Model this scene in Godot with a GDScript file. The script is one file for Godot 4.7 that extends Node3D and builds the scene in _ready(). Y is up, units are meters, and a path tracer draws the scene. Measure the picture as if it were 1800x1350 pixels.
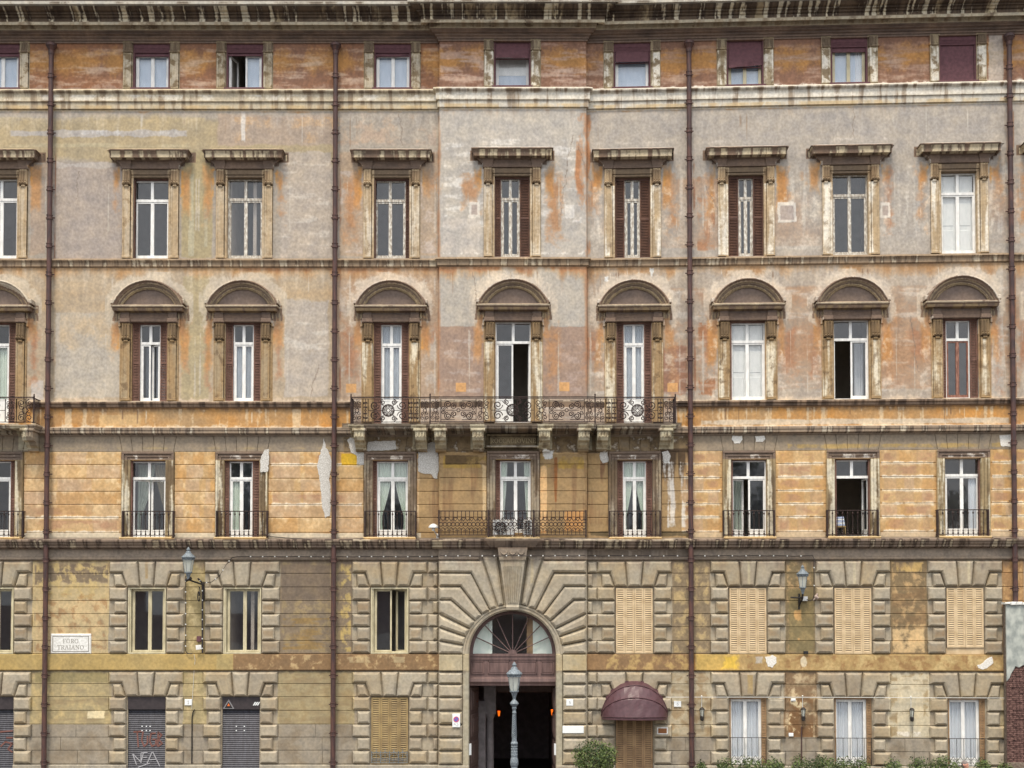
extends Node3D
# A weathered Roman palazzo front. Facade coordinates: s along the wall, y up, d out of the wall (metres).

const FOC := 2250.0          # focal length in pixels of an 1800 x 1350 picture
const AXIS_Y := 1015.0       # picture row of the lens axis
const DIST := 45.0           # camera to wall
const EYE := 6.4             # camera height
const PITCH := 1.655         # degrees up
const BEND := -2.77          # the side beyond the centre bay turns towards the square
const S0 := -21.5            # the wall texture covers S0..S0+SW by 0..SH metres
const SW := 43.0
const SH := 29.5
const TPM := 44.0            # texels per metre
const ZC := 0.18             # the centre bay stands proud by this much

var FR := Transform3D()      # frame of the turned side
var FRI := Transform3D()
var CAM := Transform3D()
var pivot := 0.0
var rng := RandomNumberGenerator.new()
var M := {}                  # materials
var ops := []                # stains and paint of the wall texture, in texels
var noises := []
var TW := 0
var TH := 0
var strips := []
var palazzo: Node3D
var taken := {}

# ---------------------------------------------------------------- camera geometry
func fp(px: float, py: float, d := 0.0, wing := -1) -> Vector2:
	if wing < 0:
		wing = 1 if px > 1031.0 else 0
	var o := CAM.origin
	var v := CAM.basis * Vector3((px - 900.0) / FOC, (AXIS_Y - py) / FOC, -1.0)
	if wing == 1:
		o = FRI * o
		v = FRI.basis * v
	var t := (d - o.z) / v.z
	return Vector2(o.x + v.x * t, o.y + v.y * t)

func Y(py: float, d := 0.0) -> float:
	return fp(700.0, py, d, 0).y

func X(px: float, py: float, d := 0.0) -> float:
	return fp(px, py, d).x

func W(s: float, d: float) -> Vector2:      # plan position in the world
	if s <= pivot:
		return Vector2(s, d)
	var p := FR * Vector3(s, 0, d)
	return Vector2(p.x, p.z)

func wing_of(s: float) -> int:
	return 1 if s > pivot else 0

# ---------------------------------------------------------------- mesh builder
class MB:
	var v := PackedVector3Array()
	var n := PackedVector3Array()
	var uv := PackedVector2Array()
	var xf := Transform3D()
	var k := 0

	func _p(p: Vector3, nn: Vector3, t: Vector2) -> void:
		v.append(p)
		n.append(nn)
		uv.append(t)

	func _uv(p: Vector3) -> Vector2:
		return Vector2((p.x + 21.5) / 43.0, 1.0 - p.y / 29.5)

	func tri(a: Vector3, b: Vector3, c: Vector3) -> void:      # counter-clockwise from outside
		a = xf * a
		b = xf * b
		c = xf * c
		var nn := (b - a).cross(c - a).normalized()
		_p(a, nn, _uv(a))
		_p(c, nn, _uv(c))
		_p(b, nn, _uv(b))

	func tri_n(a: Vector3, b: Vector3, c: Vector3, na: Vector3, nb: Vector3, nc: Vector3) -> void:
		a = xf * a
		b = xf * b
		c = xf * c
		_p(a, (xf.basis * na).normalized(), _uv(a))
		_p(c, (xf.basis * nc).normalized(), _uv(c))
		_p(b, (xf.basis * nb).normalized(), _uv(b))

	func quad(a: Vector3, b: Vector3, c: Vector3, d: Vector3) -> void:
		tri(a, b, c)
		tri(a, c, d)

	func quad_n(a: Vector3, b: Vector3, c: Vector3, d: Vector3, na: Vector3, nb: Vector3, nc: Vector3, nd: Vector3) -> void:
		tri_n(a, b, c, na, nb, nc)
		tri_n(a, c, d, na, nc, nd)

	func quad_uv(p: Array, s: Array) -> void:                 # a quad with texture places of its own
		var nn: Vector3 = ((p[1] as Vector3) - p[0]).cross((p[2] as Vector3) - p[0]).normalized()
		for i in [0, 2, 1, 0, 3, 2]:
			_p(xf * (p[i] as Vector3), nn, s[i])

	func box(x0: float, x1: float, y0: float, y1: float, z0: float, z1: float) -> void:
		var a := Vector3(x0, y0, z1)
		var b := Vector3(x1, y0, z1)
		var c := Vector3(x1, y1, z1)
		var d := Vector3(x0, y1, z1)
		var e := Vector3(x0, y0, z0)
		var f := Vector3(x1, y0, z0)
		var g := Vector3(x1, y1, z0)
		var h := Vector3(x0, y1, z0)
		quad(a, b, c, d)
		quad(f, e, h, g)
		quad(e, a, d, h)
		quad(b, f, g, c)
		quad(d, c, g, h)
		quad(e, f, b, a)

	func bbox(x0: float, x1: float, y0: float, y1: float, z0: float, z1: float, b := 0.01) -> void:   # chamfered front edges
		var o := [Vector2(x0, y0), Vector2(x1, y0), Vector2(x1, y1), Vector2(x0, y1)]
		var i := [Vector2(x0 + b, y0 + b), Vector2(x1 - b, y0 + b), Vector2(x1 - b, y1 - b), Vector2(x0 + b, y1 - b)]
		for q in 4:
			var r := (q + 1) % 4
			quad(Vector3(o[q].x, o[q].y, z0), Vector3(o[r].x, o[r].y, z0), Vector3(o[r].x, o[r].y, z1 - b), Vector3(o[q].x, o[q].y, z1 - b))
			quad(Vector3(o[q].x, o[q].y, z1 - b), Vector3(o[r].x, o[r].y, z1 - b), Vector3(i[r].x, i[r].y, z1), Vector3(i[q].x, i[q].y, z1))
		quad(Vector3(i[0].x, i[0].y, z1), Vector3(i[1].x, i[1].y, z1), Vector3(i[2].x, i[2].y, z1), Vector3(i[3].x, i[3].y, z1))

	func bar(a: Vector3, b: Vector3, r: float, sides := 4, r2 := -1.0) -> void:
		tube([a, b], r, sides, r2)

	func tube(pts: Array, r: float, sides := 6, r2 := -1.0, cap := true) -> void:
		var m := pts.size()
		if r2 < 0.0:
			r2 = r
		var rings := []
		var norms := []
		var side := Vector3.ZERO
		for i in m:
			var dir: Vector3
			if i == 0:
				dir = pts[1] - pts[0]
			elif i == m - 1:
				dir = pts[m - 1] - pts[m - 2]
			else:
				dir = (pts[i + 1] as Vector3) - pts[i - 1]
			dir = dir.normalized()
			if side == Vector3.ZERO:
				side = dir.cross(Vector3(0.31, 0.2, 0.93)).normalized()
			else:
				side = (side - dir * side.dot(dir)).normalized()
			var up := side.cross(dir)
			var rr := lerpf(r, r2, float(i) / (m - 1))
			var ring := []
			var nr := []
			for j in sides:
				var a := TAU * (j + 0.5) / sides
				var o := side * cos(a) + up * sin(a)
				ring.append((pts[i] as Vector3) + o * rr)
				nr.append(o)
			rings.append(ring)
			norms.append(nr)
		for i in m - 1:
			for j in sides:
				var q := (j + 1) % sides
				quad_n(rings[i][q], rings[i][j], rings[i + 1][j], rings[i + 1][q], norms[i][q], norms[i][j], norms[i + 1][j], norms[i + 1][q])
		if cap:
			for j in sides - 2:
				tri(rings[0][0], rings[0][j + 1], rings[0][j + 2])
				tri(rings[m - 1][0], rings[m - 1][j + 2], rings[m - 1][j + 1])

	func lathe(base: Vector3, prof: Array, sides := 16, sq := 0.0) -> void:    # prof: Vector2(radius, height), bottom to top
		for i in prof.size() - 1:
			var p: Vector2 = prof[i]
			var q: Vector2 = prof[i + 1]
			var sl := Vector2(q.y - p.y, p.x - q.x).normalized()
			for j in sides:
				var a := TAU * j / sides + sq
				var b := TAU * (j + 1) / sides + sq
				var ca := Vector3(cos(a), 0, -sin(a))
				var cb := Vector3(cos(b), 0, -sin(b))
				var na := ca * sl.x + Vector3.UP * sl.y
				var nb := cb * sl.x + Vector3.UP * sl.y
				if sides <= 8:
					na = (na + nb).normalized()
					nb = na
				quad_n(base + ca * p.x + Vector3.UP * p.y, base + cb * p.x + Vector3.UP * p.y, base + cb * q.x + Vector3.UP * q.y, base + ca * q.x + Vector3.UP * q.y, na, nb, nb, na)

	func inset(poly: Array, b: float) -> Array:      # counter-clockwise polygon moved inwards by b
		var m := poly.size()
		var out := []
		for i in m:
			var p: Vector2 = poly[i]
			var e1: Vector2 = (p - (poly[(i + m - 1) % m] as Vector2)).normalized()
			var e2: Vector2 = ((poly[(i + 1) % m] as Vector2) - p).normalized()
			var n1 := Vector2(-e1.y, e1.x)
			var n2 := Vector2(-e2.y, e2.x)
			var q := n1 + n2
			out.append(p + q * (b / maxf(0.35, 1.0 + n1.dot(n2))))
		return out

	func face(poly: Array, z: float) -> void:
		var idx := Geometry2D.triangulate_polygon(PackedVector2Array(poly))
		for i in range(0, idx.size(), 3):
			var a: Vector2 = poly[idx[i]]
			var b: Vector2 = poly[idx[i + 1]]
			var c: Vector2 = poly[idx[i + 2]]
			if (b - a).cross(c - a) < 0.0:
				var t := b
				b = c
				c = t
			tri(Vector3(a.x, a.y, z), Vector3(b.x, b.y, z), Vector3(c.x, c.y, z))

	func cushion(poly: Array, z0: float, h: float, b: float) -> void:   # a rusticated stone: soft slopes up to a flat face
		if Geometry2D.is_polygon_clockwise(PackedVector2Array(poly)):
			poly = poly.duplicate()
			poly.reverse()
		var rings := [[poly, z0], [inset(poly, b * 0.12), z0 + h * 0.38], [inset(poly, b * 0.42), z0 + h * 0.76], [inset(poly, b), z0 + h]]
		for r in 3:
			var A: Array = rings[r][0]
			var B: Array = rings[r + 1][0]
			for i in A.size():
				var j := (i + 1) % A.size()
				quad(Vector3(A[i].x, A[i].y, rings[r][1]), Vector3(A[j].x, A[j].y, rings[r][1]), Vector3(B[j].x, B[j].y, rings[r + 1][1]), Vector3(B[i].x, B[i].y, rings[r + 1][1]))
		face(rings[3][0], rings[3][1])

	func slab(poly: Array, z0: float, z1: float, b := 0.006) -> void:     # a polygon with thickness and a small chamfer
		if Geometry2D.is_polygon_clockwise(PackedVector2Array(poly)):
			poly = poly.duplicate()
			poly.reverse()
		var B := inset(poly, b)
		for i in poly.size():
			var j := (i + 1) % poly.size()
			quad(Vector3(poly[i].x, poly[i].y, z0), Vector3(poly[j].x, poly[j].y, z0), Vector3(poly[j].x, poly[j].y, z1 - b), Vector3(poly[i].x, poly[i].y, z1 - b))
			quad(Vector3(poly[i].x, poly[i].y, z1 - b), Vector3(poly[j].x, poly[j].y, z1 - b), Vector3(B[j].x, B[j].y, z1), Vector3(B[i].x, B[i].y, z1))
		face(B, z1)

	# a profile (out, y), listed from bottom to top, drawn along a plan path of (x, z); us: the wall place s of each path point
	func sweep(path: Array, prof: Array, us: Array, caps := false) -> void:
		var m := path.size()
		var off := []
		for i in m:
			var n1 := Vector2.ZERO
			var n2 := Vector2.ZERO
			if i > 0:
				var e: Vector2 = ((path[i] as Vector2) - path[i - 1]).normalized()
				n1 = Vector2(-e.y, e.x)
			if i < m - 1:
				var e: Vector2 = ((path[i + 1] as Vector2) - path[i]).normalized()
				n2 = Vector2(-e.y, e.x)
			if i == 0:
				n1 = n2
			if i == m - 1:
				n2 = n1
			off.append((n1 + n2) / maxf(0.2, 1.0 + n1.dot(n2)))
		for i in m - 1:
			for j in prof.size() - 1:
				var P := []
				var T := []
				for c in [[i, j], [i + 1, j], [i + 1, j + 1], [i, j + 1]]:
					var a: Vector2 = path[c[0]]
					var o: Vector2 = off[c[0]] * prof[c[1]].x
					var q := Vector3(a.x + o.x, prof[c[1]].y, a.y + o.y)
					P.append(q)
					T.append(Vector2((us[c[0]] + o.x + 21.5) / 43.0, 1.0 - q.y / 29.5))
				if (P[0] as Vector3).distance_squared_to(P[2]) > 1e-8:
					var nn := (P[1] - P[0] as Vector3).cross(P[3] - P[0] as Vector3)
					if nn.length_squared() < 1e-14:
						nn = (P[1] - P[0] as Vector3).cross(P[2] - P[0] as Vector3)
					nn = nn.normalized()
					for c in [0, 2, 1, 0, 3, 2]:
						_p(xf * (P[c] as Vector3), nn, T[c])
		if caps:
			for e in [0, m - 1]:
				var poly := []
				for pr in prof:
					poly.append(pr)
				var idx := Geometry2D.triangulate_polygon(PackedVector2Array(poly))
				for q in idx:
					var a: Vector2 = path[e]
					var o: Vector2 = off[e] * (poly[q] as Vector2).x
					var w := Vector3(a.x + o.x, poly[q].y, a.y + o.y)
					var nn := Vector3(-1 if e == 0 else 1, 0, 0)
					_p(xf * w, nn, Vector2((us[e] + 21.5) / 43.0, 1.0 - w.y / 29.5))

	# a profile (radius, d) drawn round an arc from angle a0 to a1
	func arc(cx: float, cy: float, a0: float, a1: float, steps: int, prof: Array) -> void:
		for i in steps:
			var a := lerpf(a0, a1, float(i) / steps)
			var b := lerpf(a0, a1, float(i + 1) / steps)
			for j in prof.size() - 1:
				var p: Vector2 = prof[j]
				var q: Vector2 = prof[j + 1]
				var A := Vector3(cx + cos(a) * p.x, cy + sin(a) * p.x, p.y)
				var B := Vector3(cx + cos(b) * p.x, cy + sin(b) * p.x, p.y)
				var C := Vector3(cx + cos(b) * q.x, cy + sin(b) * q.x, q.y)
				var D := Vector3(cx + cos(a) * q.x, cy + sin(a) * q.x, q.y)
				var sl := Vector2(q.y - p.y, -(q.x - p.x)).normalized()
				var na := Vector3(cos(a) * sl.x, sin(a) * sl.x, sl.y)
				var nb := Vector3(cos(b) * sl.x, sin(b) * sl.x, sl.y)
				quad_n(A, B, C, D, na, nb, nb, na)

	func done() -> ArrayMesh:
		var a := []
		a.resize(Mesh.ARRAY_MAX)
		a[Mesh.ARRAY_VERTEX] = v
		a[Mesh.ARRAY_NORMAL] = n
		a[Mesh.ARRAY_TEX_UV] = uv
		var m := ArrayMesh.new()
		m.add_surface_from_arrays(Mesh.PRIMITIVE_TRIANGLES, a)
		return m

# ---------------------------------------------------------------- nodes
func put(called: String, b: MB, m: Material, parent: Node3D) -> MeshInstance3D:
	var o := MeshInstance3D.new()
	o.name = called
	o.mesh = b.done()
	o.material_override = m
	o.cast_shadow = GeometryInstance3D.SHADOW_CASTING_SETTING_ON
	parent.add_child(o, true)
	return o

func numbered(called: String) -> String:
	if not taken.has(called):
		taken[called] = 0
		return called
	taken[called] += 1
	return "%s_%03d" % [called, taken[called]]

func tag(o: Node3D, label: String, category: String, group := "", kind := "") -> void:
	if label != "":
		o.set_meta("label", label)
	if category != "":
		o.set_meta("category", category)
	if group != "":
		o.set_meta("group", group)
	if kind != "":
		o.set_meta("kind", kind)

func thing(called: String, label: String, category: String, at := Transform3D(), group := "") -> Node3D:
	var o := Node3D.new()
	o.name = numbered(called)
	add_child(o)
	o.transform = at
	tag(o, label, category, group)
	return o

func part(called: String, wing: int, parent: Node3D = null) -> Node3D:
	var o := Node3D.new()
	o.name = called
	(palazzo if parent == null else parent).add_child(o, true)
	if wing == 1:
		o.transform = FR
	return o

func wput(called: String, b: MB, m: Material, wing: int, parent: Node3D = null) -> MeshInstance3D:
	var o := put(called, b, m, palazzo if parent == null else parent)
	if wing == 1:
		o.transform = FR
	return o

func at_wall(s: float, y: float, d := 0.0) -> Transform3D:
	var t := Transform3D(Basis(), Vector3(s, y, d))
	return FR * t if s > pivot else t

# ---------------------------------------------------------------- materials
func c8(r: float, g: float, b: float) -> Color:
	return Color(r / 255.0, g / 255.0, b / 255.0)

func noise_image(w: int, h: int, freq: float, seed_: int, oct := 4, warp := 0.0) -> Image:
	var f := FastNoiseLite.new()
	f.seed = seed_
	f.noise_type = FastNoiseLite.TYPE_SIMPLEX_SMOOTH
	if warp > 0.0:
		f.domain_warp_enabled = true
		f.domain_warp_amplitude = warp
		f.domain_warp_frequency = freq * 1.3
		f.domain_warp_fractal_octaves = 3
	f.frequency = freq
	f.fractal_octaves = oct
	f.fractal_gain = 0.58
	return f.get_image(w, h)

func ntex(a: Color, b: Color, freq: float, seed_: int, contrast := 1.5, size := 192, sx := 1) -> ImageTexture:
	var f := FastNoiseLite.new()
	f.seed = seed_
	f.noise_type = FastNoiseLite.TYPE_SIMPLEX_SMOOTH
	f.frequency = freq
	f.fractal_octaves = 5
	var src := f.get_seamless_image(size, size)
	src.convert(Image.FORMAT_L8)
	var d := src.get_data()
	var out := PackedByteArray()
	out.resize(size * size * 3)
	for i in d.size():
		var t := clampf((d[i] / 255.0 - 0.5) * contrast + 0.5, 0.0, 1.0)
		out[i * 3] = int(lerpf(a.r, b.r, t) * 255.0)
		out[i * 3 + 1] = int(lerpf(a.g, b.g, t) * 255.0)
		out[i * 3 + 2] = int(lerpf(a.b, b.b, t) * 255.0)
	return ImageTexture.create_from_image(Image.create_from_data(size, size, false, Image.FORMAT_RGB8, out))

func mat(called: String, a: Color, b: Color, rough := 0.8, tile := Vector3(1, 1, 1), freq := 0.03, contrast := 1.5, metal := 0.0) -> StandardMaterial3D:
	var m := StandardMaterial3D.new()
	m.resource_name = called
	m.albedo_texture = ntex(a, b, freq, hash(called) % 1000, contrast)
	m.uv1_triplanar = true
	m.uv1_world_triplanar = true
	m.uv1_scale = tile
	m.roughness = rough
	m.metallic = metal
	m.cull_mode = BaseMaterial3D.CULL_DISABLED
	M[called] = m
	return m

func plain(called: String, a: Color, rough := 0.8, metal := 0.0) -> StandardMaterial3D:
	var m := StandardMaterial3D.new()
	m.resource_name = called
	m.albedo_color = a
	m.roughness = rough
	m.metallic = metal
	m.cull_mode = BaseMaterial3D.CULL_DISABLED
	M[called] = m
	return m

func make_materials() -> void:
	var f := StandardMaterial3D.new()       # the wall: paint and plaster are added at the end (paint_wall)
	f.resource_name = "weathered_wall"
	f.roughness = 0.92
	f.metallic_specular = 0.3
	f.texture_repeat = false
	f.cull_mode = BaseMaterial3D.CULL_DISABLED
	M.wall = f
	mat("white_paint", c8(214, 214, 210), c8(240, 240, 236), 0.45, Vector3(0.9, 0.35, 0.9), 0.03, 1.6)
	mat("cream_paint", c8(180, 170, 138), c8(205, 196, 165), 0.5, Vector3(0.9, 0.35, 0.9), 0.03, 1.6)
	mat("peeling_paint", c8(152, 142, 128), c8(222, 220, 210), 0.6, Vector3(1.6, 0.6, 1.6), 0.04, 1.6)
	mat("red_wood", c8(112, 72, 57), c8(152, 108, 90), 0.6, Vector3(1.6, 0.5, 1.6), 0.035, 2.0)
	mat("brown_shutter", c8(92, 64, 52), c8(124, 90, 76), 0.7, Vector3(0.8, 0.3, 0.8), 0.02, 1.6)
	mat("dark_shutter", c8(72, 46, 36), c8(104, 70, 52), 0.7, Vector3(0.8, 0.3, 0.8), 0.02, 1.6)
	mat("beige_shutter", c8(184, 160, 124), c8(210, 188, 152), 0.7, Vector3(0.5, 0.5, 0.5), 0.02, 1.6)
	mat("yellow_shutter", c8(128, 108, 74), c8(158, 136, 92), 0.7, Vector3(0.5, 0.5, 0.5), 0.02, 1.8)
	mat("tan_shutter", c8(134, 106, 76), c8(162, 132, 96), 0.7, Vector3(0.5, 0.5, 0.5), 0.02, 1.8)
	mat("portal_wood", c8(92, 72, 69), c8(116, 92, 87), 0.55, Vector3(1.5, 0.25, 1.5), 0.02, 1.6)
	mat("iron", c8(38, 28, 26), c8(64, 44, 38), 0.75, Vector3(1.2, 1.2, 1.2), 0.04, 1.8, 0.2)
	mat("black_iron", c8(34, 32, 32), c8(56, 52, 50), 0.6, Vector3(1, 1, 1), 0.04, 1.5, 0.3)
	mat("lamp_metal", c8(78, 86, 92), c8(142, 152, 158), 0.6, Vector3(2.5, 2.5, 2.5), 0.05, 2.2, 0.15)
	mat("drainpipe_paint", c8(58, 42, 42), c8(88, 58, 50), 0.6, Vector3(1.2, 0.25, 1.2), 0.03, 2.2)
	mat("maroon_cloth", c8(88, 58, 63), c8(106, 70, 75), 0.85, Vector3(1, 1, 1), 0.03, 1.4)
	mat("awning_cloth", c8(72, 47, 52), c8(90, 60, 65), 0.45, Vector3(1, 1, 1), 0.03, 1.3)
	mat("dark_metal_shutter", c8(54, 55, 62), c8(76, 78, 87), 0.5, Vector3(1.2, 0.5, 1.2), 0.03, 1.5, 0.3)
	mat("black_box", c8(44, 38, 40), c8(58, 50, 52), 0.6, Vector3(1, 1, 1), 0.03, 1.3)
	mat("white_curtain", c8(220, 228, 234), c8(238, 242, 246), 0.9, Vector3(1, 0.3, 1), 0.03, 1.2)
	mat("green_curtain", c8(206, 220, 206), c8(224, 234, 220), 0.9, Vector3(1, 0.3, 1), 0.03, 1.2)
	mat("beige_curtain", c8(196, 184, 150), c8(214, 204, 176), 0.9, Vector3(1, 0.3, 1), 0.03, 1.2)
	mat("white_board", c8(222, 226, 222), c8(238, 240, 236), 0.6, Vector3(1, 0.4, 1), 0.03, 1.3)
	for q in ["white_curtain", "green_curtain", "beige_curtain"]:
		M[q].backlight = Color(0.35, 0.35, 0.35)
		M[q].backlight_enabled = true
	mat("grey_curtain", c8(172, 182, 190), c8(196, 204, 210), 0.9, Vector3(1, 0.3, 1), 0.03, 1.2)
	mat("inner_blind", c8(184, 202, 220), c8(202, 216, 230), 0.9, Vector3(1, 0.3, 1), 0.03, 1.2)  # stands in for sky reflected in the attic panes
	mat("green_board", c8(218, 234, 222), c8(234, 242, 232), 0.7, Vector3(1, 0.4, 1), 0.03, 1.2)
	mat("pale_mortar", c8(176, 172, 164), c8(212, 210, 204), 0.95, Vector3(1.6, 1.6, 1.6), 0.05, 1.8)
	mat("white_mortar", c8(206, 202, 192), c8(230, 228, 222), 0.95, Vector3(1.6, 1.6, 1.6), 0.05, 1.6)
	mat("marble", c8(206, 206, 200), c8(232, 232, 228), 0.5, Vector3(1.5, 1.5, 1.5), 0.03, 1.8)
	mat("old_plate", c8(120, 74, 36), c8(156, 100, 52), 0.6, Vector3(4, 4, 4), 0.05, 1.8)
	mat("room", c8(176, 168, 156), c8(196, 188, 176), 0.9, Vector3(0.4, 0.4, 0.4), 0.02, 1.2)
	mat("passage_wall", c8(116, 111, 114), c8(138, 133, 135), 0.85, Vector3(0.7, 0.7, 0.7), 0.02, 1.5)
	mat("dark_wood", c8(66, 52, 48), c8(88, 70, 64), 0.6, Vector3(1, 0.3, 1), 0.03, 1.4)
	mat("pavement_stone", c8(92, 88, 84), c8(124, 118, 110), 0.85, Vector3(0.5, 0.5, 0.5), 0.03, 1.6)
	mat("road_cobble", c8(58, 56, 56), c8(82, 78, 76), 0.8, Vector3(0.5, 0.5, 0.5), 0.06, 1.8)
	mat("stucco_grey", c8(136, 142, 138), c8(178, 182, 174), 0.9, Vector3(0.7, 0.5, 0.7), 0.02, 1.8)
	mat("brick_red", c8(74, 50, 46), c8(122, 92, 84), 0.9, Vector3(1.1, 1.1, 1.1), 0.03, 2.2)
	mat("mortar", c8(92, 80, 70), c8(128, 114, 100), 0.95, Vector3(1, 1, 1), 0.04, 1.6)
	mat("leaf_light", c8(70, 92, 42), c8(112, 124, 64), 0.6, Vector3(1.4, 1.4, 1.4), 0.03, 1.8)
	mat("leaf_dark", c8(38, 56, 26), c8(66, 80, 40), 0.6, Vector3(1.4, 1.4, 1.4), 0.03, 1.8)
	for q in ["leaf_light", "leaf_dark"]:
		M[q].backlight = Color(0.2, 0.28, 0.1)
		M[q].backlight_enabled = true
	mat("bark", c8(70, 54, 40), c8(104, 84, 64), 0.95, Vector3(1, 0.4, 1), 0.04, 1.6)
	mat("terracotta", c8(136, 84, 60), c8(166, 108, 80), 0.85, Vector3(1, 1, 1), 0.03, 1.4)
	mat("white_plastic", c8(206, 206, 202), c8(228, 228, 224), 0.5, Vector3(1, 1, 1), 0.03, 1.3)
	plain("cable", c8(46, 38, 36), 0.7)
	plain("white_clip", c8(206, 206, 200), 0.6)
	plain("black", c8(22, 22, 24), 0.6)
	plain("bronze", c8(168, 152, 118), 0.6, 0.2)
	plain("lettering", c8(142, 138, 130), 0.8)
	plain("sign_white", c8(228, 232, 232), 0.5)
	plain("sign_blue", c8(70, 110, 190), 0.5)
	plain("sign_red", c8(196, 70, 100), 0.5)
	plain("orange_mark", c8(222, 110, 40), 0.6)
	plain("grey_mark", c8(128, 126, 128), 0.6)
	plain("rust_spray", c8(116, 78, 70), 0.8)
	plain("white_spray", c8(168, 168, 172), 0.8)
	plain("blue_towel", c8(60, 80, 140), 0.9)
	plain("pale_towel", c8(170, 185, 215), 0.9)
	plain("skin", c8(190, 140, 118), 0.6)
	plain("grey_hair", c8(120, 112, 108), 0.9)
	plain("navy_coat", c8(56, 60, 76), 0.9)
	plain("grey_trousers", c8(84, 82, 82), 0.9)
	plain("pigeon_grey", c8(168, 150, 140), 0.8)
	var g := StandardMaterial3D.new()
	g.resource_name = "window_glass"
	g.transparency = BaseMaterial3D.TRANSPARENCY_ALPHA
	g.albedo_color = Color(0.32, 0.35, 0.4, 0.06)
	g.roughness = 0.02
	g.metallic_specular = 0.5
	g.cull_mode = BaseMaterial3D.CULL_DISABLED
	M.glass = g
	var lg := StandardMaterial3D.new()
	lg.resource_name = "lantern_glass"
	lg.transparency = BaseMaterial3D.TRANSPARENCY_ALPHA
	lg.albedo_color = Color(0.86, 0.88, 0.84, 0.55)
	lg.roughness = 0.15
	lg.cull_mode = BaseMaterial3D.CULL_DISABLED
	M.lantern_glass = lg
	var e := StandardMaterial3D.new()
	e.resource_name = "lamp_glow"
	e.albedo_color = Color(0.9, 0.5, 0.2)
	e.emission_enabled = true
	e.emission = Color(1.0, 0.45, 0.08)
	e.emission_energy_multiplier = 0.5
	M.glow = e

# ---------------------------------------------------------------- the building's shell
# window centres in picture columns, row by row (rows of the picture are those of the straight side)
const ATTIC := [2.0, 266.0, 430.0, 690.0, 900.5, 1111.0, 1310.0, 1493.0, 1684.0, 1866.0]
const THIRD := [-1.0, 265.0, 430.0, 688.5, 900.5, 1112.0, 1311.5, 1495.0, 1686.0, 1868.0]
const SECOND := [-4.0, 262.5, 427.0, 687.5, 902.0, 1114.5, 1314.5, 1497.0, 1689.0, 1872.0]
const FIRST := [-5.0, 260.0, 425.0, 686.0, 902.0, 1116.0, 1316.5, 1499.0, 1693.0, 1876.0]
const MEZZ := [-9.0, 258.5, 426.0, 685.0, -999.0, 1115.0, 1314.5, 1499.0, 1696.0]
const GROUND := [-10.0, 257.0, 423.0, 685.0, -999.0, 1115.0, 1315.0, 1500.0, 1699.5]
const COURSES1 := [764.0, 794.0, 817.0, 841.0, 864.0, 887.0, 910.0, 936.0]
const ROWS_M := [987.0, 1008.0, 1032.0, 1056.0, 1079.0, 1102.0, 1126.0, 1149.0]
const ROWS_G := [1181.0, 1202.0, 1225.0, 1249.0, 1273.0, 1296.0, 1319.0, 1343.0]
var SL := 0.0
var SR := 0.0
var holes := []              # [side 0/1/2, x0, x1, y0, y1]

func side_of(px: float) -> int:
	return 0 if px < 772.0 else (1 if px < 1031.0 else 2)

func zbase(side: int) -> float:
	return ZC if side == 1 else 0.0

func open_rect(px: float, hw: float, top: float, bottom: float) -> Array:
	var mid := (top + bottom) * 0.5
	var side := side_of(px)
	return [side, X(px - hw, mid, zbase(side)), X(px + hw, mid, zbase(side)), Y(bottom), Y(top)]

func wall_grid(b: MB, x0: float, x1: float, y0: float, y1: float, hs: Array, z: float, back: float) -> void:
	var xs := [x0, x1]
	var ys := [y0, y1]
	var mine := []
	for h in hs:
		var hx0 := maxf(h[1], x0)
		var hx1 := minf(h[2], x1)
		var hy0 := maxf(h[3], y0)
		var hy1 := minf(h[4], y1)
		if hx1 - hx0 < 0.01 or hy1 - hy0 < 0.01:
			continue
		mine.append([hx0, hx1, hy0, hy1])
		xs.append_array([hx0, hx1])
		ys.append_array([hy0, hy1])
		var lo: float = hy0
		b.quad(Vector3(hx0, lo, z), Vector3(hx0, lo, back), Vector3(hx0, hy1, back), Vector3(hx0, hy1, z))
		b.quad(Vector3(hx1, lo, back), Vector3(hx1, lo, z), Vector3(hx1, hy1, z), Vector3(hx1, hy1, back))
		if h[4] <= y1:
			b.quad(Vector3(hx0, hy1, back), Vector3(hx1, hy1, back), Vector3(hx1, hy1, z), Vector3(hx0, hy1, z))
		if h[3] >= y0:
			b.quad(Vector3(hx0, lo, z), Vector3(hx1, lo, z), Vector3(hx1, lo, back), Vector3(hx0, lo, back))
	xs.sort()
	ys.sort()
	for i in xs.size() - 1:
		if xs[i + 1] - xs[i] < 1e-5:
			continue
		for j in ys.size() - 1:
			if ys[j + 1] - ys[j] < 1e-5:
				continue
			var cx: float = (xs[i] + xs[i + 1]) * 0.5
			var cy: float = (ys[j] + ys[j + 1]) * 0.5
			var free := true
			for h in mine:
				if cx > h[0] and cx < h[1] and cy > h[2] and cy < h[3]:
					free = false
			if free:
				b.quad(Vector3(xs[i], ys[j], z), Vector3(xs[i + 1], ys[j], z), Vector3(xs[i + 1], ys[j + 1], z), Vector3(xs[i], ys[j + 1], z))

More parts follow.
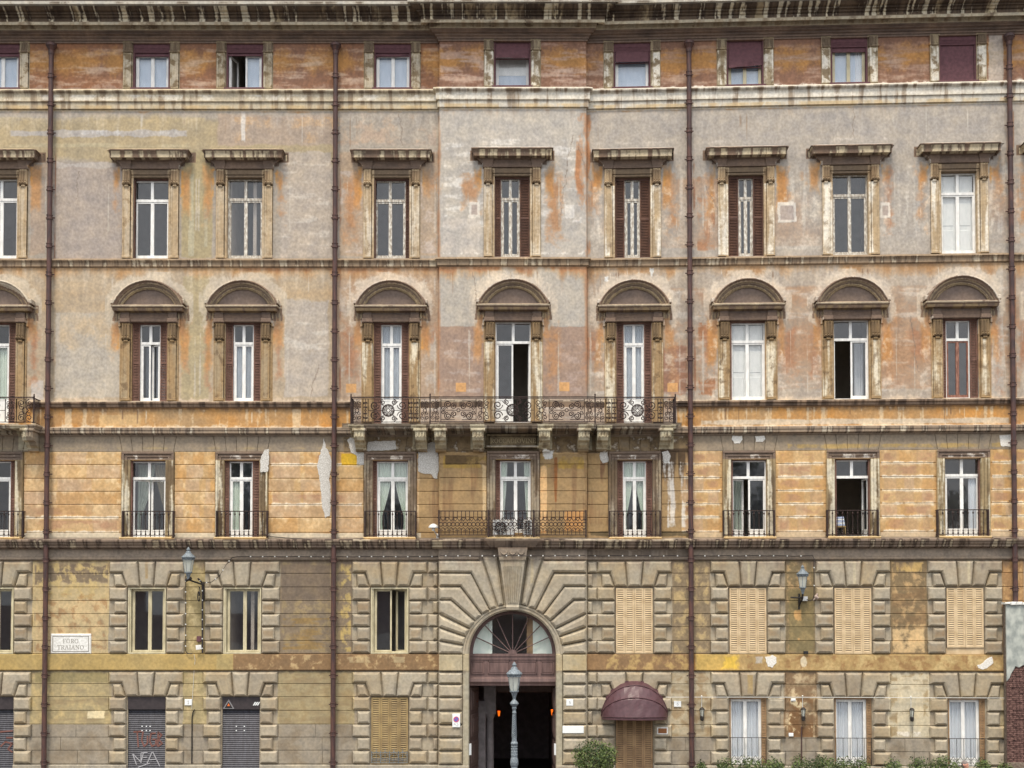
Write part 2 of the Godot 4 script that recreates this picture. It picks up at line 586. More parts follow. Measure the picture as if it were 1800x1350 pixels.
func build_shell() -> void:
	for c in ATTIC:
		holes.append(open_rect(c, 32.5, 77, 156))
	for c in THIRD:
		holes.append(open_rect(c, 31, 313, 454))
	for i in SECOND.size():
		holes.append(open_rect(SECOND[i], 31, 567, 744 if i in [0, 3, 4, 5] else 705))
	for c in FIRST:
		holes.append(open_rect(c, 31, 808, 945))
	for c in MEZZ:
		if c > -900.0:
			holes.append(open_rect(c, 33, 1033, 1149))
	for i in GROUND.size():
		if GROUND[i] > -900.0:
			holes.append(open_rect(GROUND[i], 33, 1225, 1402 if i in [0, 1, 2, 5] else 1344))
	var top := Y(60)
	var mid := Y(764)
	for side in 3:
		var x0: float = [-21.4, SL, SR][side]
		var x1: float = [SL, SR, 21.4][side]
		var mine := []
		for h in holes:
			if h[0] == side:
				mine.append(h)
		var z := zbase(side)
		var b := MB.new()
		wall_grid(b, x0, x1, mid, top, mine, z, -0.36)
		if side == 1:
			b.quad(Vector3(x0, mid, -0.05), Vector3(x0, mid, z), Vector3(x0, top, z), Vector3(x0, top, -0.05))
			b.quad(Vector3(x1, mid, z), Vector3(x1, mid, -0.05), Vector3(x1, top, -0.05), Vector3(x1, top, z))
		wput("wall", b, M.wall, 1 if side == 2 else 0)
		b = MB.new()
		if side == 1:
			mine.append([1, X(824.5, 1150, ZC), X(977.5, 1150, ZC), -0.3, Y(1074)])
			# arch head of the gateway
			var cx := X(901, 1150, ZC)
			var cy := Y(1150)
			var r := X(977.5, 1150, ZC) - cx
			var hy := Y(1074)
			for i in 32:
				var a := PI * i / 32.0
				var a2 := PI * (i + 1) / 32.0
				var p := Vector2(cx + cos(a) * r, minf(cy + sin(a) * r, hy))
				var q := Vector2(cx + cos(a2) * r, minf(cy + sin(a2) * r, hy))
				b.quad(Vector3(q.x, q.y, z - 0.03), Vector3(p.x, p.y, z - 0.03), Vector3(p.x, hy, z - 0.03), Vector3(q.x, hy, z - 0.03))
				b.quad(Vector3(p.x, p.y, z - 0.03), Vector3(q.x, q.y, z - 0.03), Vector3(q.x, q.y, -0.6), Vector3(p.x, p.y, -0.6))
			b.quad(Vector3(x0, -0.2, -0.05), Vector3(x0, -0.2, z - 0.03), Vector3(x0, mid, z - 0.03), Vector3(x0, mid, -0.05))
			b.quad(Vector3(x1, -0.2, z - 0.03), Vector3(x1, -0.2, -0.05), Vector3(x1, mid, -0.05), Vector3(x1, mid, z - 0.03))
		wall_grid(b, x0, x1, -0.2, mid, mine, z - 0.03, -0.36 if side != 1 else -0.6)
		wput("wall", b, M.wall, 1 if side == 2 else 0)
	# rooms behind the front: floors, ceilings, back and side walls that close the house
	var zb := -4.6
	for py in [60.0, 157.0, 462.0, 757.0, 962.0, 1164.0, 1402.0]:
		var b := MB.new()
		var y := Y(py)
		b.box(-21.3, SR, y - 0.12, y + 0.12, zb, -0.37)
		b.box(SR, 21.6, y - 0.12, y + 0.12, zb, -0.25)
		put("floor_slab", b, M.room, palazzo)
	var b := MB.new()
	var yp := Y(1172)
	b.box(-21.4, 21.9, yp, Y(60), zb - 0.3, zb)
	b.box(-21.4, -1.95, -0.2, yp, zb - 0.3, zb)
	b.box(1.95, 21.9, -0.2, yp, zb - 0.3, zb)
	put("back_wall", b, M.room, palazzo)
	for s in [-21.35, -9.2, X(588, 700), X(1214, 700, 0.0), 9.6, 13.7, 21.3, -5.2 - 4.9]:  # unseen partitions, added to limit light inside the rooms
		b = MB.new()
		b.box(s - 0.06, s + 0.06, -0.2, Y(60), zb, -0.42)
		put("added_partition_wall", b, M.room, palazzo)
	b = MB.new()
	b.box(-21.6, 22.0, Y(60) + 0.13, Y(60) + 0.4, zb - 0.5, 0.02)
	put("roof", b, M.terracotta, palazzo)

func long_path(z_side := 0.0, z_mid := ZC, a := -21.4, e := 21.4) -> Array:
	# plan path of the front with the step of the centre bay and the bend; [points, s of each]
	var ss := [a, SL, SL, SR, SR, e]
	var zs := [z_side, z_side, z_mid, z_mid, z_side, z_side]
	var pts := []
	var us := []
	for i in 6:
		if i == 4:
			var f := FR * Vector3(SR, 0, zs[i])
			pts.append(Vector2(f.x, f.z))
		elif i == 5:
			var f := FR * Vector3(ss[i], 0, zs[i])
			pts.append(Vector2(f.x, f.z))
		else:
			pts.append(Vector2(ss[i], zs[i]))
		us.append(ss[i])
	return [pts, us]

func string_course(called: String, prof_px: Array, z_side := 0.0, z_mid := ZC) -> void:
	# prof_px: [out, picture row], top to bottom as seen
	var prof := []
	for i in range(prof_px.size() - 1, -1, -1):
		prof.append(Vector2(prof_px[i][0], Y(prof_px[i][1], prof_px[i][0])))
	var lp := long_path(z_side, z_mid)
	var b := MB.new()
	b.sweep(lp[0], prof, lp[1])
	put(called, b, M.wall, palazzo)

func piece_course(called: String, prof_px: Array, px0: float, px1: float) -> void:
	var side := side_of((px0 + px1) * 0.5)
	var z := zbase(side)
	var row: float = prof_px[0][1]
	var x0 := X(px0, row, z)
	var x1 := X(px1, row, z)
	if px0 < -100.0:
		x0 = -21.4
	if px1 > 1900.0:
		x1 = 21.4
	if px0 == 772.0:
		x0 = SL
	if px1 == 772.0:
		x1 = SL
	if px0 == 1031.0:
		x0 = SR
	if px1 == 1031.0:
		x1 = SR
	var prof := []
	for i in range(prof_px.size() - 1, -1, -1):
		prof.append(Vector2(prof_px[i][0], Y(prof_px[i][1], prof_px[i][0])))
	var b := MB.new()
	b.sweep([Vector2(x0, z), Vector2(x1, z)], prof, [x0, x1], true)
	wput(called, b, M.wall, 1 if side == 2 else 0)

func build_courses() -> void:
	# crowning cornice, its bed mouldings and the gutter edge above it
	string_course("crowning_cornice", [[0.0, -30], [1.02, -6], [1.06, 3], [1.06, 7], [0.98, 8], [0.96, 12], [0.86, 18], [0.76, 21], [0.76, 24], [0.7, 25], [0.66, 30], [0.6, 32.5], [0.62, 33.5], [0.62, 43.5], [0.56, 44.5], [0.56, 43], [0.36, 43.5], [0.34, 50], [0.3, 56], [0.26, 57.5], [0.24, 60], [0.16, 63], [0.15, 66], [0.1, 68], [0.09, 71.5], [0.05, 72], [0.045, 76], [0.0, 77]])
	string_course("attic_string_course", [[0.0, 156], [0.2, 157], [0.22, 158.5], [0.21, 160.5], [0.17, 162], [0.13, 165], [0.12, 166], [0.12, 178], [0.07, 179], [0.06, 181.5], [0.07, 182.5], [0.07, 191], [0.02, 192], [0.0, 193]])
	string_course("third_floor_string_course", [[0.0, 454.5], [0.14, 455], [0.15, 457.5], [0.1, 459.5], [0.09, 461], [0.075, 462], [0.075, 468], [0.03, 470], [0.0, 471]])
	# interrupted by the balcony doors of the second floor
	var cpro := [[0.0, 705], [0.15, 705.8], [0.16, 709], [0.11, 711], [0.1, 715], [0.04, 716], [0.035, 718], [0.0, 718.4]]
	for q in [[52.0, 616.0], [1188.0, 2000.0]]:
		piece_course("second_floor_string_course", cpro, q[0], q[1])
	string_course("balcony_string_course", [[0.0, 750], [0.16, 751], [0.2, 752.5], [0.2, 756], [0.18, 757], [0.18, 761.5], [0.12, 762.5], [0.05, 763.5], [0.04, 766], [0.0, 766.5]])
	string_course("main_cornice", [[0.0, 946.5], [0.36, 948], [0.38, 949.5], [0.38, 952], [0.33, 953], [0.3, 957], [0.24, 959], [0.24, 962], [0.2, 963], [0.06, 963.4], [0.05, 966], [0.02, 966.5]], 0.0, ZC)
	var fr := [[0.0, 965], [0.02, 965.5], [0.02, 979], [0.07, 980], [0.07, 983], [0.03, 985], [0.0, 985.5]]
	piece_course("frieze", fr, -300.0, 772.0)
	piece_course("frieze", fr, 772.0, 842.0)
	piece_course("frieze", fr, 957.0, 1031.0)
	piece_course("frieze", fr, 1031.0, 2000.0)
	var band := [[-0.03, 1149.5], [0.05, 1150], [0.06, 1151], [0.06, 1177], [0.03, 1178.4], [-0.03, 1178.6]]
	piece_course("painted_band", band, -300.0, 772.0)
	piece_course("painted_band", band, 1031.0, 1769.0)
	# plinth
	for q in [[-300.0, -43.0], [24.0, 223.0], [291.0, 389.0], [457.0, 772.0], [772.0, 824.0], [978.0, 1031.0], [1031.0, 1081.0], [1149.0, 2000.0]]:
		piece_course("plinth", [[-0.03, 1344], [0.08, 1344.6], [0.1, 1346], [0.1, 1402]], q[0], q[1])

func course_slab(px0: float, px1: float, top: float, bottom: float, dz := 0.0, bev := 0.008, parent: Node3D = null) -> void:
	if px1 - px0 < 3.0:
		return
	var side := side_of((px0 + px1) * 0.5)
	var z := zbase(side)
	var mid := (top + bottom) * 0.5
	var g := 0.011
	var b := MB.new()
	b.bbox(X(px0, mid, z) + g * 0.5, X(px1, mid, z) - g * 0.5, Y(bottom) + g, Y(top) - g, z - 0.03, z + dz, bev)
	wput("stone_course", b, M.wall, 1 if side == 2 else 0, parent)

func stone(called: String, poly_px: Array, dz: float, h: float, bev: float, parent: Node3D, wing: int, z: float) -> void:
	var poly := []
	for p in poly_px:
		poly.append(Vector2(X(p.x, p.y, z) + rng.randf_range(-0.008, 0.008), Y(p.y) + rng.randf_range(-0.007, 0.007)))
	var b := MB.new()
	b.cushion(poly, z + dz, h + rng.randf_range(-0.03, 0.01), bev * rng.randf_range(0.72, 1.05))
	put(called, b, M.wall, parent)
	# every stone has its own tone
	var mn := Vector2(1e9, 1e9)
	var mx := Vector2(-1e9, -1e9)
	for p in poly_px:
		mn = mn.min(p)
		mx = mx.max(p)
	var t := rng.randf()
	var col := c8(182, 170, 146) if t < 0.45 else (c8(152, 137, 114) if t < 0.75 else c8(170, 150, 114))
	stain(mn.x, mn.y, mx.x, mx.y, col, 0.55, 1, -0.3 + rng.randf() * 0.3, 1.2, 1.5, 1.5)
	if mn.y > 1050.0 and mx.y < 1152.0 and wing == 0 and not (mn.x > 760.0 and mx.x < 1045.0):
		stain(mn.x, mn.y, mx.x, mx.y, c8(138, 110, 76), rng.randf_range(0.15, 0.6), 5, 0.0, 1.8, 5, 9)

func surround(cx: float, rows: Array) -> void:
	# the rusticated stones round a window or door of the lower floors
	var side := side_of(cx)
	var p := part("window_surround", 1 if side == 2 else 0)
	var t0: float = rows[0]
	var t1: float = rows[1]
	var t2: float = rows[2]
	for m in [-1.0, 1.0]:
		stone("stone", [Vector2(cx + m * 66, t0), Vector2(cx + m * 16, t0), Vector2(cx + m * 12.2, t2 - 0.6), Vector2(cx + m * 35, t2 - 0.6), Vector2(cx + m * 42.5, t1 - 1), Vector2(cx + m * 66, t1 - 1)], -0.03, 0.16, 0.095, p, 0, zbase(side))
		stone("stone", [Vector2(cx + m * 58.5, t1 + 0.5), Vector2(cx + m * 43.3, t1 + 0.5), Vector2(cx + m * 35.8, t2 - 0.6), Vector2(cx + m * 56.5, t2 - 0.6)], -0.03, 0.16, 0.095, p, 0, zbase(side))
		for r in range(2, rows.size() - 1):
			var o := 66.0 if r % 2 == 0 else 57.5
			stone("stone", [Vector2(cx + m * 34, rows[r] + 0.4), Vector2(cx + m * o, rows[r] + 0.4), Vector2(cx + m * o, rows[r + 1] - 0.5), Vector2(cx + m * 34, rows[r + 1] - 0.5)], -0.03, 0.16, 0.095, p, 0, zbase(side))
	stone("keystone", [Vector2(cx - 15.3, t0), Vector2(cx + 15.3, t0), Vector2(cx + 11.5, t2 - 0.6), Vector2(cx - 11.5, t2 - 0.6)], -0.03, 0.165, 0.095, p, 0, zbase(side))

func build_lower_stones() -> void:
	for set_ in [[MEZZ, ROWS_M], [GROUND, ROWS_G]]:
		var cs: Array = set_[0]
		var rows: Array = set_[1]
		for c in cs:
			if c > -900.0:
				surround(c, rows)
		for r in rows.size() - 1:
			var o := 66.0 if r % 2 == 0 else (57.0 if r > 1 else 58.0)
			var segs := [[cs[0] + o, cs[1] - o], [cs[1] + o, cs[2] - o], [cs[2] + o, cs[3] - o], [cs[3] + o, 771.0], [1032.0, cs[5] - o], [cs[5] + o, cs[6] - o], [cs[6] + o, cs[7] - o], [cs[7] + o, cs[8] - o], [cs[8] + o, 1800.0 if rows == ROWS_M else 1772.0], [-140.0, cs[0] - o]]
			for sg in segs:
				var a: float = sg[0]
				var e: float = sg[1]
				if rows == ROWS_G and r > 3 and e - a > 46.0:
					var cut := lerpf(a, e, 0.38 + 0.25 * rng.randf())
					course_slab(a, cut, rows[r], rows[r + 1])
					course_slab(cut, e, rows[r], rows[r + 1])
				else:
					course_slab(a, e, rows[r], rows[r + 1])
		# half stones against the centre bay
		for m in [0, 1]:
			var p := part("pier_edge", m)
			for r in rows.size() - 1:
				var w := 18.0 if r % 2 == 0 else 10.0
				var a := 770.5 - w if m == 0 else 1032.0
				stone("stone", [Vector2(a, rows[r] + 0.4), Vector2(a + w, rows[r] + 0.4), Vector2(a + w, rows[r + 1] - 0.5), Vector2(a, rows[r + 1] - 0.5)], -0.03, 0.16, 0.095, p, 0, 0.0)

func build_first_floor_courses() -> void:
	for r in range(1, COURSES1.size() - 1):
		var segs := []
		for i in FIRST.size() - 1:
			var a: float = FIRST[i] + 46.5
			var e: float = FIRST[i + 1] - 46.5
			if a < 772.0 and e > 772.0:
				segs.append_array([[a, 771.5], [772.5, e]])
			elif a < 1031.0 and e > 1031.0:
				segs.append_array([[a, 1030.0], [1032.0, e]])
			else:
				segs.append([a, e])
		segs.append([-140.0, FIRST[0] - 46.5])
		for sg in segs:
			course_slab(sg[0], sg[1], COURSES1[r], COURSES1[r + 1], 0.0, 0.012)
	# top row: flat arches over the windows of the side parts
	var t: float = 766.5
	var e: float = 794.0
	for i in FIRST.size():
		var cx: float = FIRST[i]
		var side := side_of(cx)
		if side == 1:
			continue
		var ts := [-50.0, -30.0, -10.0, 10.0, 30.0, 50.0]
		var bs := [-45.0, -27.0, -9.0, 9.0, 27.0, 45.0]
		for k in 5:
			var poly := []
			for q in [[cx + bs[k] + 0.4, e], [cx + bs[k + 1] - 0.4, e], [cx + ts[k + 1] - 0.4, t], [cx + ts[k] + 0.4, t]]:
				poly.append(Vector2(X(q[0], q[1]), Y(q[1])))
			var b := MB.new()
			b.slab(poly, -0.03, 0.0, 0.008)
			wput("flat_arch_stone", b, M.wall, 1 if side == 2 else 0)
		if i + 1 < FIRST.size() and side_of(FIRST[i + 1]) == side:
			var nx: float = FIRST[i + 1]
			var poly := []
			for q in [[cx + 45.6, e], [nx - 45.6, e], [nx - 50.6, t], [cx + 50.6, t]]:
				poly.append(Vector2(X(q[0], q[1]), Y(q[1])))
			var b := MB.new()
			b.slab(poly, -0.03, 0.0, 0.008)
			wput("stone_course", b, M.wall, 1 if side == 2 else 0)
	course_slab(FIRST[3] + 46.0, 771.0, t, e)
	course_slab(1032.0, FIRST[5] - 46.0, t, e)
	course_slab(773.0, 857.0, 790.0, 794.0)
	# base strip under the windows
	for q in [[-140.0, -52.0], [41.0, 213.0], [306.0, 378.0], [472.0, 640.0], [732.0, 771.0], [773.0, 1030.0], [1032.0, 1069.0], [1163.0, 1269.0], [1364.0, 1451.0], [1547.0, 1645.0], [1741.0, 1828.0]]:
		course_slab(q[0], q[1], 936.5, 948.0, 0.02, 0.006)

func build_portal_stones() -> void:
	var z := ZC
	var p := part("portal_surround", 0)
	var cx := 901.0
	var cy := 1150.0
	var ang := [90.0, 79.7, 69.5, 59.3, 48.6, 37.6, 27.2, 17.8]
	var rowy := [1149.5, 1126.0, 1102.5, 1078.7, 1055.0, 1031.4, 1008.0, 985.5]
	var ri := 87.0
	for m in [-1.0, 1.0]:
		var edge := 130.0
		for k in 7:
			var lo := deg_to_rad(ang[k])
			var hi := deg_to_rad(ang[k + 1])
			var poly := []
			var gap := 0.45
			# lower joint, from the arch outwards
			poly.append(Vector2(cx + m * sin(lo) * ri, cy - cos(lo) * ri - gap))
			var el: float = tan(lo) * (cy - rowy[k]) if k > 0 else 200.0
			if el > edge - 14.0:
				el = 200.0
			if el < edge and k > 0:
				poly.append(Vector2(cx + m * el, rowy[k] - gap))
			var eh: float = tan(hi) * (cy - rowy[k + 1])
			if eh > edge - 14.0:
				eh = 200.0
			poly.append(Vector2(cx + m * edge, rowy[k] - gap))
			poly.append(Vector2(cx + m * edge, rowy[k + 1] + gap))
			if eh < edge:
				poly.append(Vector2(cx + m * eh, rowy[k + 1] + gap))
			poly.append(Vector2(cx + m * sin(hi) * ri, cy - cos(hi) * ri + gap))
			stone("voussoir", poly, -0.03, 0.19, 0.11, p, 0, z)
		# the stone beside the key
		var a := deg_to_rad(17.0)
		stone("voussoir", [Vector2(cx + m * sin(a) * ri, cy - cos(a) * ri), Vector2(cx + m * 53.5, 979.0), Vector2(cx + m * 26.5, 979.0), Vector2(cx + m * 14.5, cy - 86.5)], -0.03, 0.18, 0.11, p, 0, z)
		# straight stones of the piers
		for r in ROWS_G.size() - 1:
			stone("stone", [Vector2(cx + m * 88, ROWS_G[r] + 0.4), Vector2(cx + m * 130, ROWS_G[r] + 0.4), Vector2(cx + m * 130, ROWS_G[r + 1] - 0.5), Vector2(cx + m * 88, ROWS_G[r + 1] - 0.5)], -0.03, 0.18, 0.1, p, 0, z)
		var b := MB.new()
		var xa := X(cx + m * 88, 1164, z)
		var xb := X(cx + m * 130, 1164, z)
		b.bbox(minf(xa, xb), maxf(xa, xb), Y(1178.5), Y(1150.5), z - 0.03, z + 0.1, 0.02)
		put("impost", b, M.wall, p)
		b = MB.new()
		xa = X(cx + m * 77, 1250, z)
		xb = X(cx + m * 87.4, 1250, z)
		b.bbox(minf(xa, xb), maxf(xa, xb), -0.1, Y(1150), z - 0.03, z + 0.05, 0.015)
		put("jamb", b, M.wall, p)
	var b := MB.new()
	var C := Vector2(X(cx, cy, z), Y(cy))
	var k := 1.0 / 50.0
	b.arc(C.x, C.y, 0.0, PI, 48, [Vector2(87.4 * k, z - 0.03), Vector2(87.2 * k, z + 0.05), Vector2(84.0 * k, z + 0.06), Vector2(83.0 * k, z + 0.03), Vector2(79.0 * k, z + 0.03), Vector2(77.4 * k, z + 0.0), Vector2(77.0 * k, z - 0.05)])
	put("archivolt", b, M.wall, p)
	# the long keystone with its three flutes, carrying the balcony
	b = MB.new()
	var ky := [1072.0, 1067.0, 1064.0, 988.0, 985.0, 964.0]
	var kw := [11.5, 11.5, 11.0, 21.5, 23.0, 26.0]
	var kz := [0.30, 0.32, 0.28, 0.40, 0.44, 0.50]
	for i in 5:
		for q in 1:
			var a0 := Vector3(X(cx - kw[i], ky[i], z), Y(ky[i]), z + kz[i])
			var a1 := Vector3(X(cx + kw[i], ky[i], z), Y(ky[i]), z + kz[i])
			var b1 := Vector3(X(cx + kw[i + 1], ky[i + 1], z), Y(ky[i + 1]), z + kz[i + 1])
			var b0 := Vector3(X(cx - kw[i + 1], ky[i + 1], z), Y(ky[i + 1]), z + kz[i + 1])
			b.quad(a0, a1, b1, b0)
			b.quad(Vector3(a0.x, a0.y, z - 0.03), a0, b0, Vector3(b0.x, b0.y, z - 0.03))
			b.quad(a1, Vector3(a1.x, a1.y, z - 0.03), Vector3(b1.x, b1.y, z - 0.03), b1)
	b.quad(Vector3(X(cx - 11.5, 1072, z), Y(1072), z - 0.03), Vector3(X(cx + 11.5, 1072, z), Y(1072), z - 0.03), Vector3(X(cx + 11.5, 1072, z), Y(1072), z + 0.3), Vector3(X(cx - 11.5, 1072, z), Y(1072), z + 0.3))
	var key := put("keystone", b, M.wall, p)
	b = MB.new()
	for i in [-1.0, 0.0, 1.0]:      # raised fillets between the flutes
		for e in [-0.5, 0.5]:
			var t0 := Vector3(X(cx + i * 11.5 + e * 6.2, 996, z), Y(996), z + 0.395)
			var t1 := Vector3(X(cx + i * 6.0 + e * 3.4, 1060, z), Y(1060), z + 0.295)
			b.bar(t0, t1, 0.028, 4)
		for s in 6:
			var a0 := PI + PI * s / 6.0
			var a1 := PI + PI * (s + 1) / 6.0
			var o := Vector2(X(cx + i * 15.0, 970, z), Y(971.0))
			b.bar(Vector3(o.x + cos(a0) * 0.1, o.y + sin(a0) * 0.1, z + 0.49), Vector3(o.x + cos(a1) * 0.1, o.y + sin(a1) * 0.1, z + 0.49), 0.022, 4)
	put("carved_flutes", b, M.wall, key)
	# the balcony shelf on the key
	b = MB.new()
	var pr := [Vector2(0.0, Y(963.5)), Vector2(0.05, Y(960)), Vector2(0.1, Y(957)), Vector2(0.16, Y(953)), Vector2(0.18, Y(950)), Vector2(0.18, Y(947.5)), Vector2(0.0, Y(946.5))]
	b.sweep([Vector2(X(862, 950, z), z), Vector2(X(862, 950, z), z + 0.42), Vector2(X(940, 950, z), z + 0.42), Vector2(X(940, 950, z), z)], pr, [X(862, 950), X(862, 950), X(940, 950), X(940, 950)])
	put("balcony_shelf", b, M.wall, p)

func ragged(pts: Array, step: float, amp: float) -> Array:
	# the outline (picture places on the wall) with a broken edge
	var out := []
	for i in pts.size():
		var a := Vector2(pts[i][0], pts[i][1])
		var e := Vector2(pts[(i + 1) % pts.size()][0], pts[(i + 1) % pts.size()][1])
		var n := maxi(1, int(a.distance_to(e) / step))
		for k in n:
			out.append(a.lerp(e, float(k) / n) + Vector2(rng.randf_range(-amp, amp), rng.randf_range(-amp, amp)))
	return out

func mortar_patch(pts: Array, z: float, m: Material) -> void:
	var poly := []
	var wing := 1 if pts[0][0] > 1031.0 else 0
	for p in ragged(pts, 4.0, 0.9):
		poly.append(Vector2(X(p.x, p.y, z), Y(p.y)))
	if Geometry2D.triangulate_polygon(PackedVector2Array(poly)).is_empty():
		return
	var b := MB.new()
	b.slab(poly, z - 0.02, z + 0.014, 0.006)
	wput("mortar_patch", b, m, wing)

func build_patches() -> void:
	mortar_patch([[735, 787], [758, 777], [764, 778], [770, 793], [771, 823], [769, 842], [761, 840], [758.5, 833.5], [745, 833.5], [735, 829], [734.5, 796]], 0.0, M.pale_mortar)
	mortar_patch([[616.5, 796], [610.5, 773], [615.5, 768.5], [622, 771], [625, 783.5], [644.5, 787], [646.5, 777.5], [656, 775.5], [695, 774.5], [696.5, 790], [679, 792], [643.5, 793], [640, 817], [628, 816], [627, 800]], 0.0, M.pale_mortar)
	mortar_patch([[569, 769], [573, 787], [582, 803], [583, 820], [579, 843], [582, 870], [580, 906], [572, 911], [566, 890], [563, 850], [558, 820], [563, 797], [567, 783]], 0.0, M.pale_mortar)
	mortar_patch([[460, 803], [466, 792], [472, 790], [473, 803], [471, 829], [458, 832], [457, 815]], 0.1, M.pale_mortar)
	mortar_patch([[1287, 768], [1304, 768], [1306, 775], [1300, 781], [1291, 781], [1286, 774]], 0.0, M.white_mortar)
	mortar_patch([[1327, 769], [1343, 768], [1345, 774], [1340, 779], [1329, 779]], 0.0, M.white_mortar)
	mortar_patch([[1757, 770], [1777, 769], [1777, 790], [1759, 789]], 0.0, M.white_mortar)
	mortar_patch([[1345, 1155], [1357, 1151], [1364, 1155], [1365, 1165], [1358, 1173], [1350, 1171], [1347, 1163]], 0.06, M.white_mortar)
	mortar_patch([[1717, 1168], [1728, 1164], [1736, 1155], [1744, 1154], [1746, 1163], [1738, 1171], [1727, 1176], [1719, 1172]], 0.06, M.white_mortar)
	mortar_patch([[1055, 792], [1066, 789], [1069, 800], [1070, 811], [1060, 814], [1054, 806]], 0.0, M.pale_mortar)
	mortar_patch([[1164, 796], [1174, 793], [1179, 803], [1177, 813], [1167, 812]], 0.0, M.pale_mortar)

# ---------------------------------------------------------------- windows
func frame_of(b: MB, x0: float, x1: float, y0: float, y1: float, w: float, z0: float, z1: float, sill := true) -> void:
	b.box(x0, x0 + w, y0, y1, z0, z1)
	b.box(x1 - w, x1, y0, y1, z0, z1)
	b.box(x0 + w, x1 - w, y1 - w, y1, z0, z1)
	if sill:
		b.box(x0 + w, x1 - w, y0, y0 + w, z0, z1)

func pane(x0: float, x1: float, y0: float, y1: float, z: float, parent: Node3D, xf := Transform3D()) -> void:
	var b := MB.new()
	# old glass is never quite flat: each pane leans a little
	var t := rng.randf_range(-0.004, 0.004)
	var u := rng.randf_range(-0.004, 0.004)
	b.xf = xf
	for k in [0.0, -0.016]:
		b.quad(Vector3(x0, y0, z + k - t - u), Vector3(x1, y0, z + k + t - u), Vector3(x1, y1, z + k + t + u), Vector3(x0, y1, z + k - t + u))
	put("pane", b, M.glass, parent)

func casement(x0: float, x1: float, y0: float, y1: float, z: float, m: Material, kick: float, open: float, hinge_at_start: bool, parent: Node3D) -> void:
	var b := MB.new()
	var xf := Transform3D()
	if absf(open) > 0.1:
		var h := Vector3(x0 if hinge_at_start else x1, 0, z)
		xf = Transform3D(Basis(), h) * Transform3D(Basis(Vector3.UP, deg_to_rad(open if hinge_at_start else -open)), Vector3.ZERO) * Transform3D(Basis(), -h)
	b.xf = xf
	var w := 0.055
	frame_of(b, x0, x1, y0, y1, w, z - 0.025, z + 0.03)
	if kick > 0.01:
		b.box(x0 + w, x1 - w, y0 + w, y0 + kick, z - 0.015, z + 0.012)
		b.box(x0 + w, x1 - w, y0 + kick, y0 + kick + 0.05, z - 0.02, z + 0.025)
	b.box(x0 + w, x0 + w + 0.012, y0 + w + kick, y1 - w, z - 0.01, z + 0.012)
	var leaf := put("casement", b, m, parent)
	pane(x0 + w, x1 - w, y0 + w + kick, y1 - w, z, leaf, xf)

func louvre(b: MB, x0: float, x1: float, y0: float, y1: float, z: float, pitch := 0.055, st := 0.035, rail := true) -> void:
	frame_of(b, x0, x1, y0, y1, st, z - 0.02, z + 0.02)
	var mid := (y0 + y1) * 0.5
	if y1 - y0 > 1.6 and rail:
		b.box(x0 + st, x1 - st, mid - 0.04, mid + 0.04, z - 0.018, z + 0.018)
	var n := int((y1 - y0 - 2 * st) / pitch)
	for i in n:
		var y := y0 + st + (i + 0.5) * (y1 - y0 - 2 * st) / n
		b.quad(Vector3(x0 + st, y - pitch * 0.36, z + 0.016), Vector3(x1 - st, y - pitch * 0.36, z + 0.016), Vector3(x1 - st, y + pitch * 0.3, z - 0.014), Vector3(x0 + st, y + pitch * 0.3, z - 0.014))
		b.quad(Vector3(x0 + st, y - pitch * 0.36 - 0.009, z + 0.014), Vector3(x1 - st, y - pitch * 0.36 - 0.009, z + 0.014), Vector3(x1 - st, y - pitch * 0.36, z + 0.016), Vector3(x0 + st, y - pitch * 0.36, z + 0.016))

func shutter(x0: float, x1: float, y0: float, y1: float, z: float, m: Material, parent: Node3D, pitch := 0.055, st := 0.035, rail := true) -> void:
	var b := MB.new()
	louvre(b, x0, x1, y0, y1, z, pitch, minf(st, (x1 - x0) * 0.18), rail)
	put("shutter", b, m, parent)

func reveal_shutter(x: float, right: bool, y0: float, y1: float, depth: float, m: Material, parent: Node3D) -> void:
	# a leaf folded back against the side of the opening
	var b := MB.new()
	b.xf = Transform3D(Basis(Vector3.UP, PI / 2 if not right else -PI / 2), Vector3(x + (0.035 if not right else -0.035), 0, -0.03 if not right else -0.03 - depth))
	louvre(b, 0.0, depth, y0, y1, 0.0)
	put("shutter", b, m, parent)

func curtain(x0: float, x1: float, y0: float, y1: float, z: float, folds: float, m: Material, parent: Node3D, tie := 0.0, thin := 0.25) -> void:
	# tie: 0 hangs straight, -1 gathered towards x0 below, +1 gathered towards x1
	var b := MB.new()
	var nx := int(folds * 6.0)
	var ny := 10 if tie != 0.0 else 4
	var ph := rng.randf() * TAU
	var P := []
	for j in ny + 1:
		var v := float(j) / ny
		var row := []
		var wdt := 1.0
		if tie != 0.0:
			var q := v / 0.72
			wdt = lerpf(1.0, thin, clampf(q * q * 0.6 + q * 0.4, 0.0, 1.0)) if v < 0.72 else lerpf(thin, thin * 1.35, (v - 0.72) / 0.28)
		for i in nx + 1:
			var u := float(i) / nx
			var x := lerpf(x0, x1, u)
			if tie < 0.0:
				x = x0 + (x - x0) * wdt
			elif tie > 0.0:
				x = x1 - (x1 - x) * wdt
			var zz := z + sin(u * folds * TAU + ph + sin(v * 3.0) * 0.4) * 0.02 + sin(u * folds * 2.7 * TAU + ph) * 0.008
			row.append(Vector3(x, lerpf(y1, y0, v), zz))
		P.append(row)
	for j in ny:
		for i in nx:
			b.quad(P[j + 1][i], P[j + 1][i + 1], P[j][i + 1], P[j][i])
	put("curtain", b, m, parent)

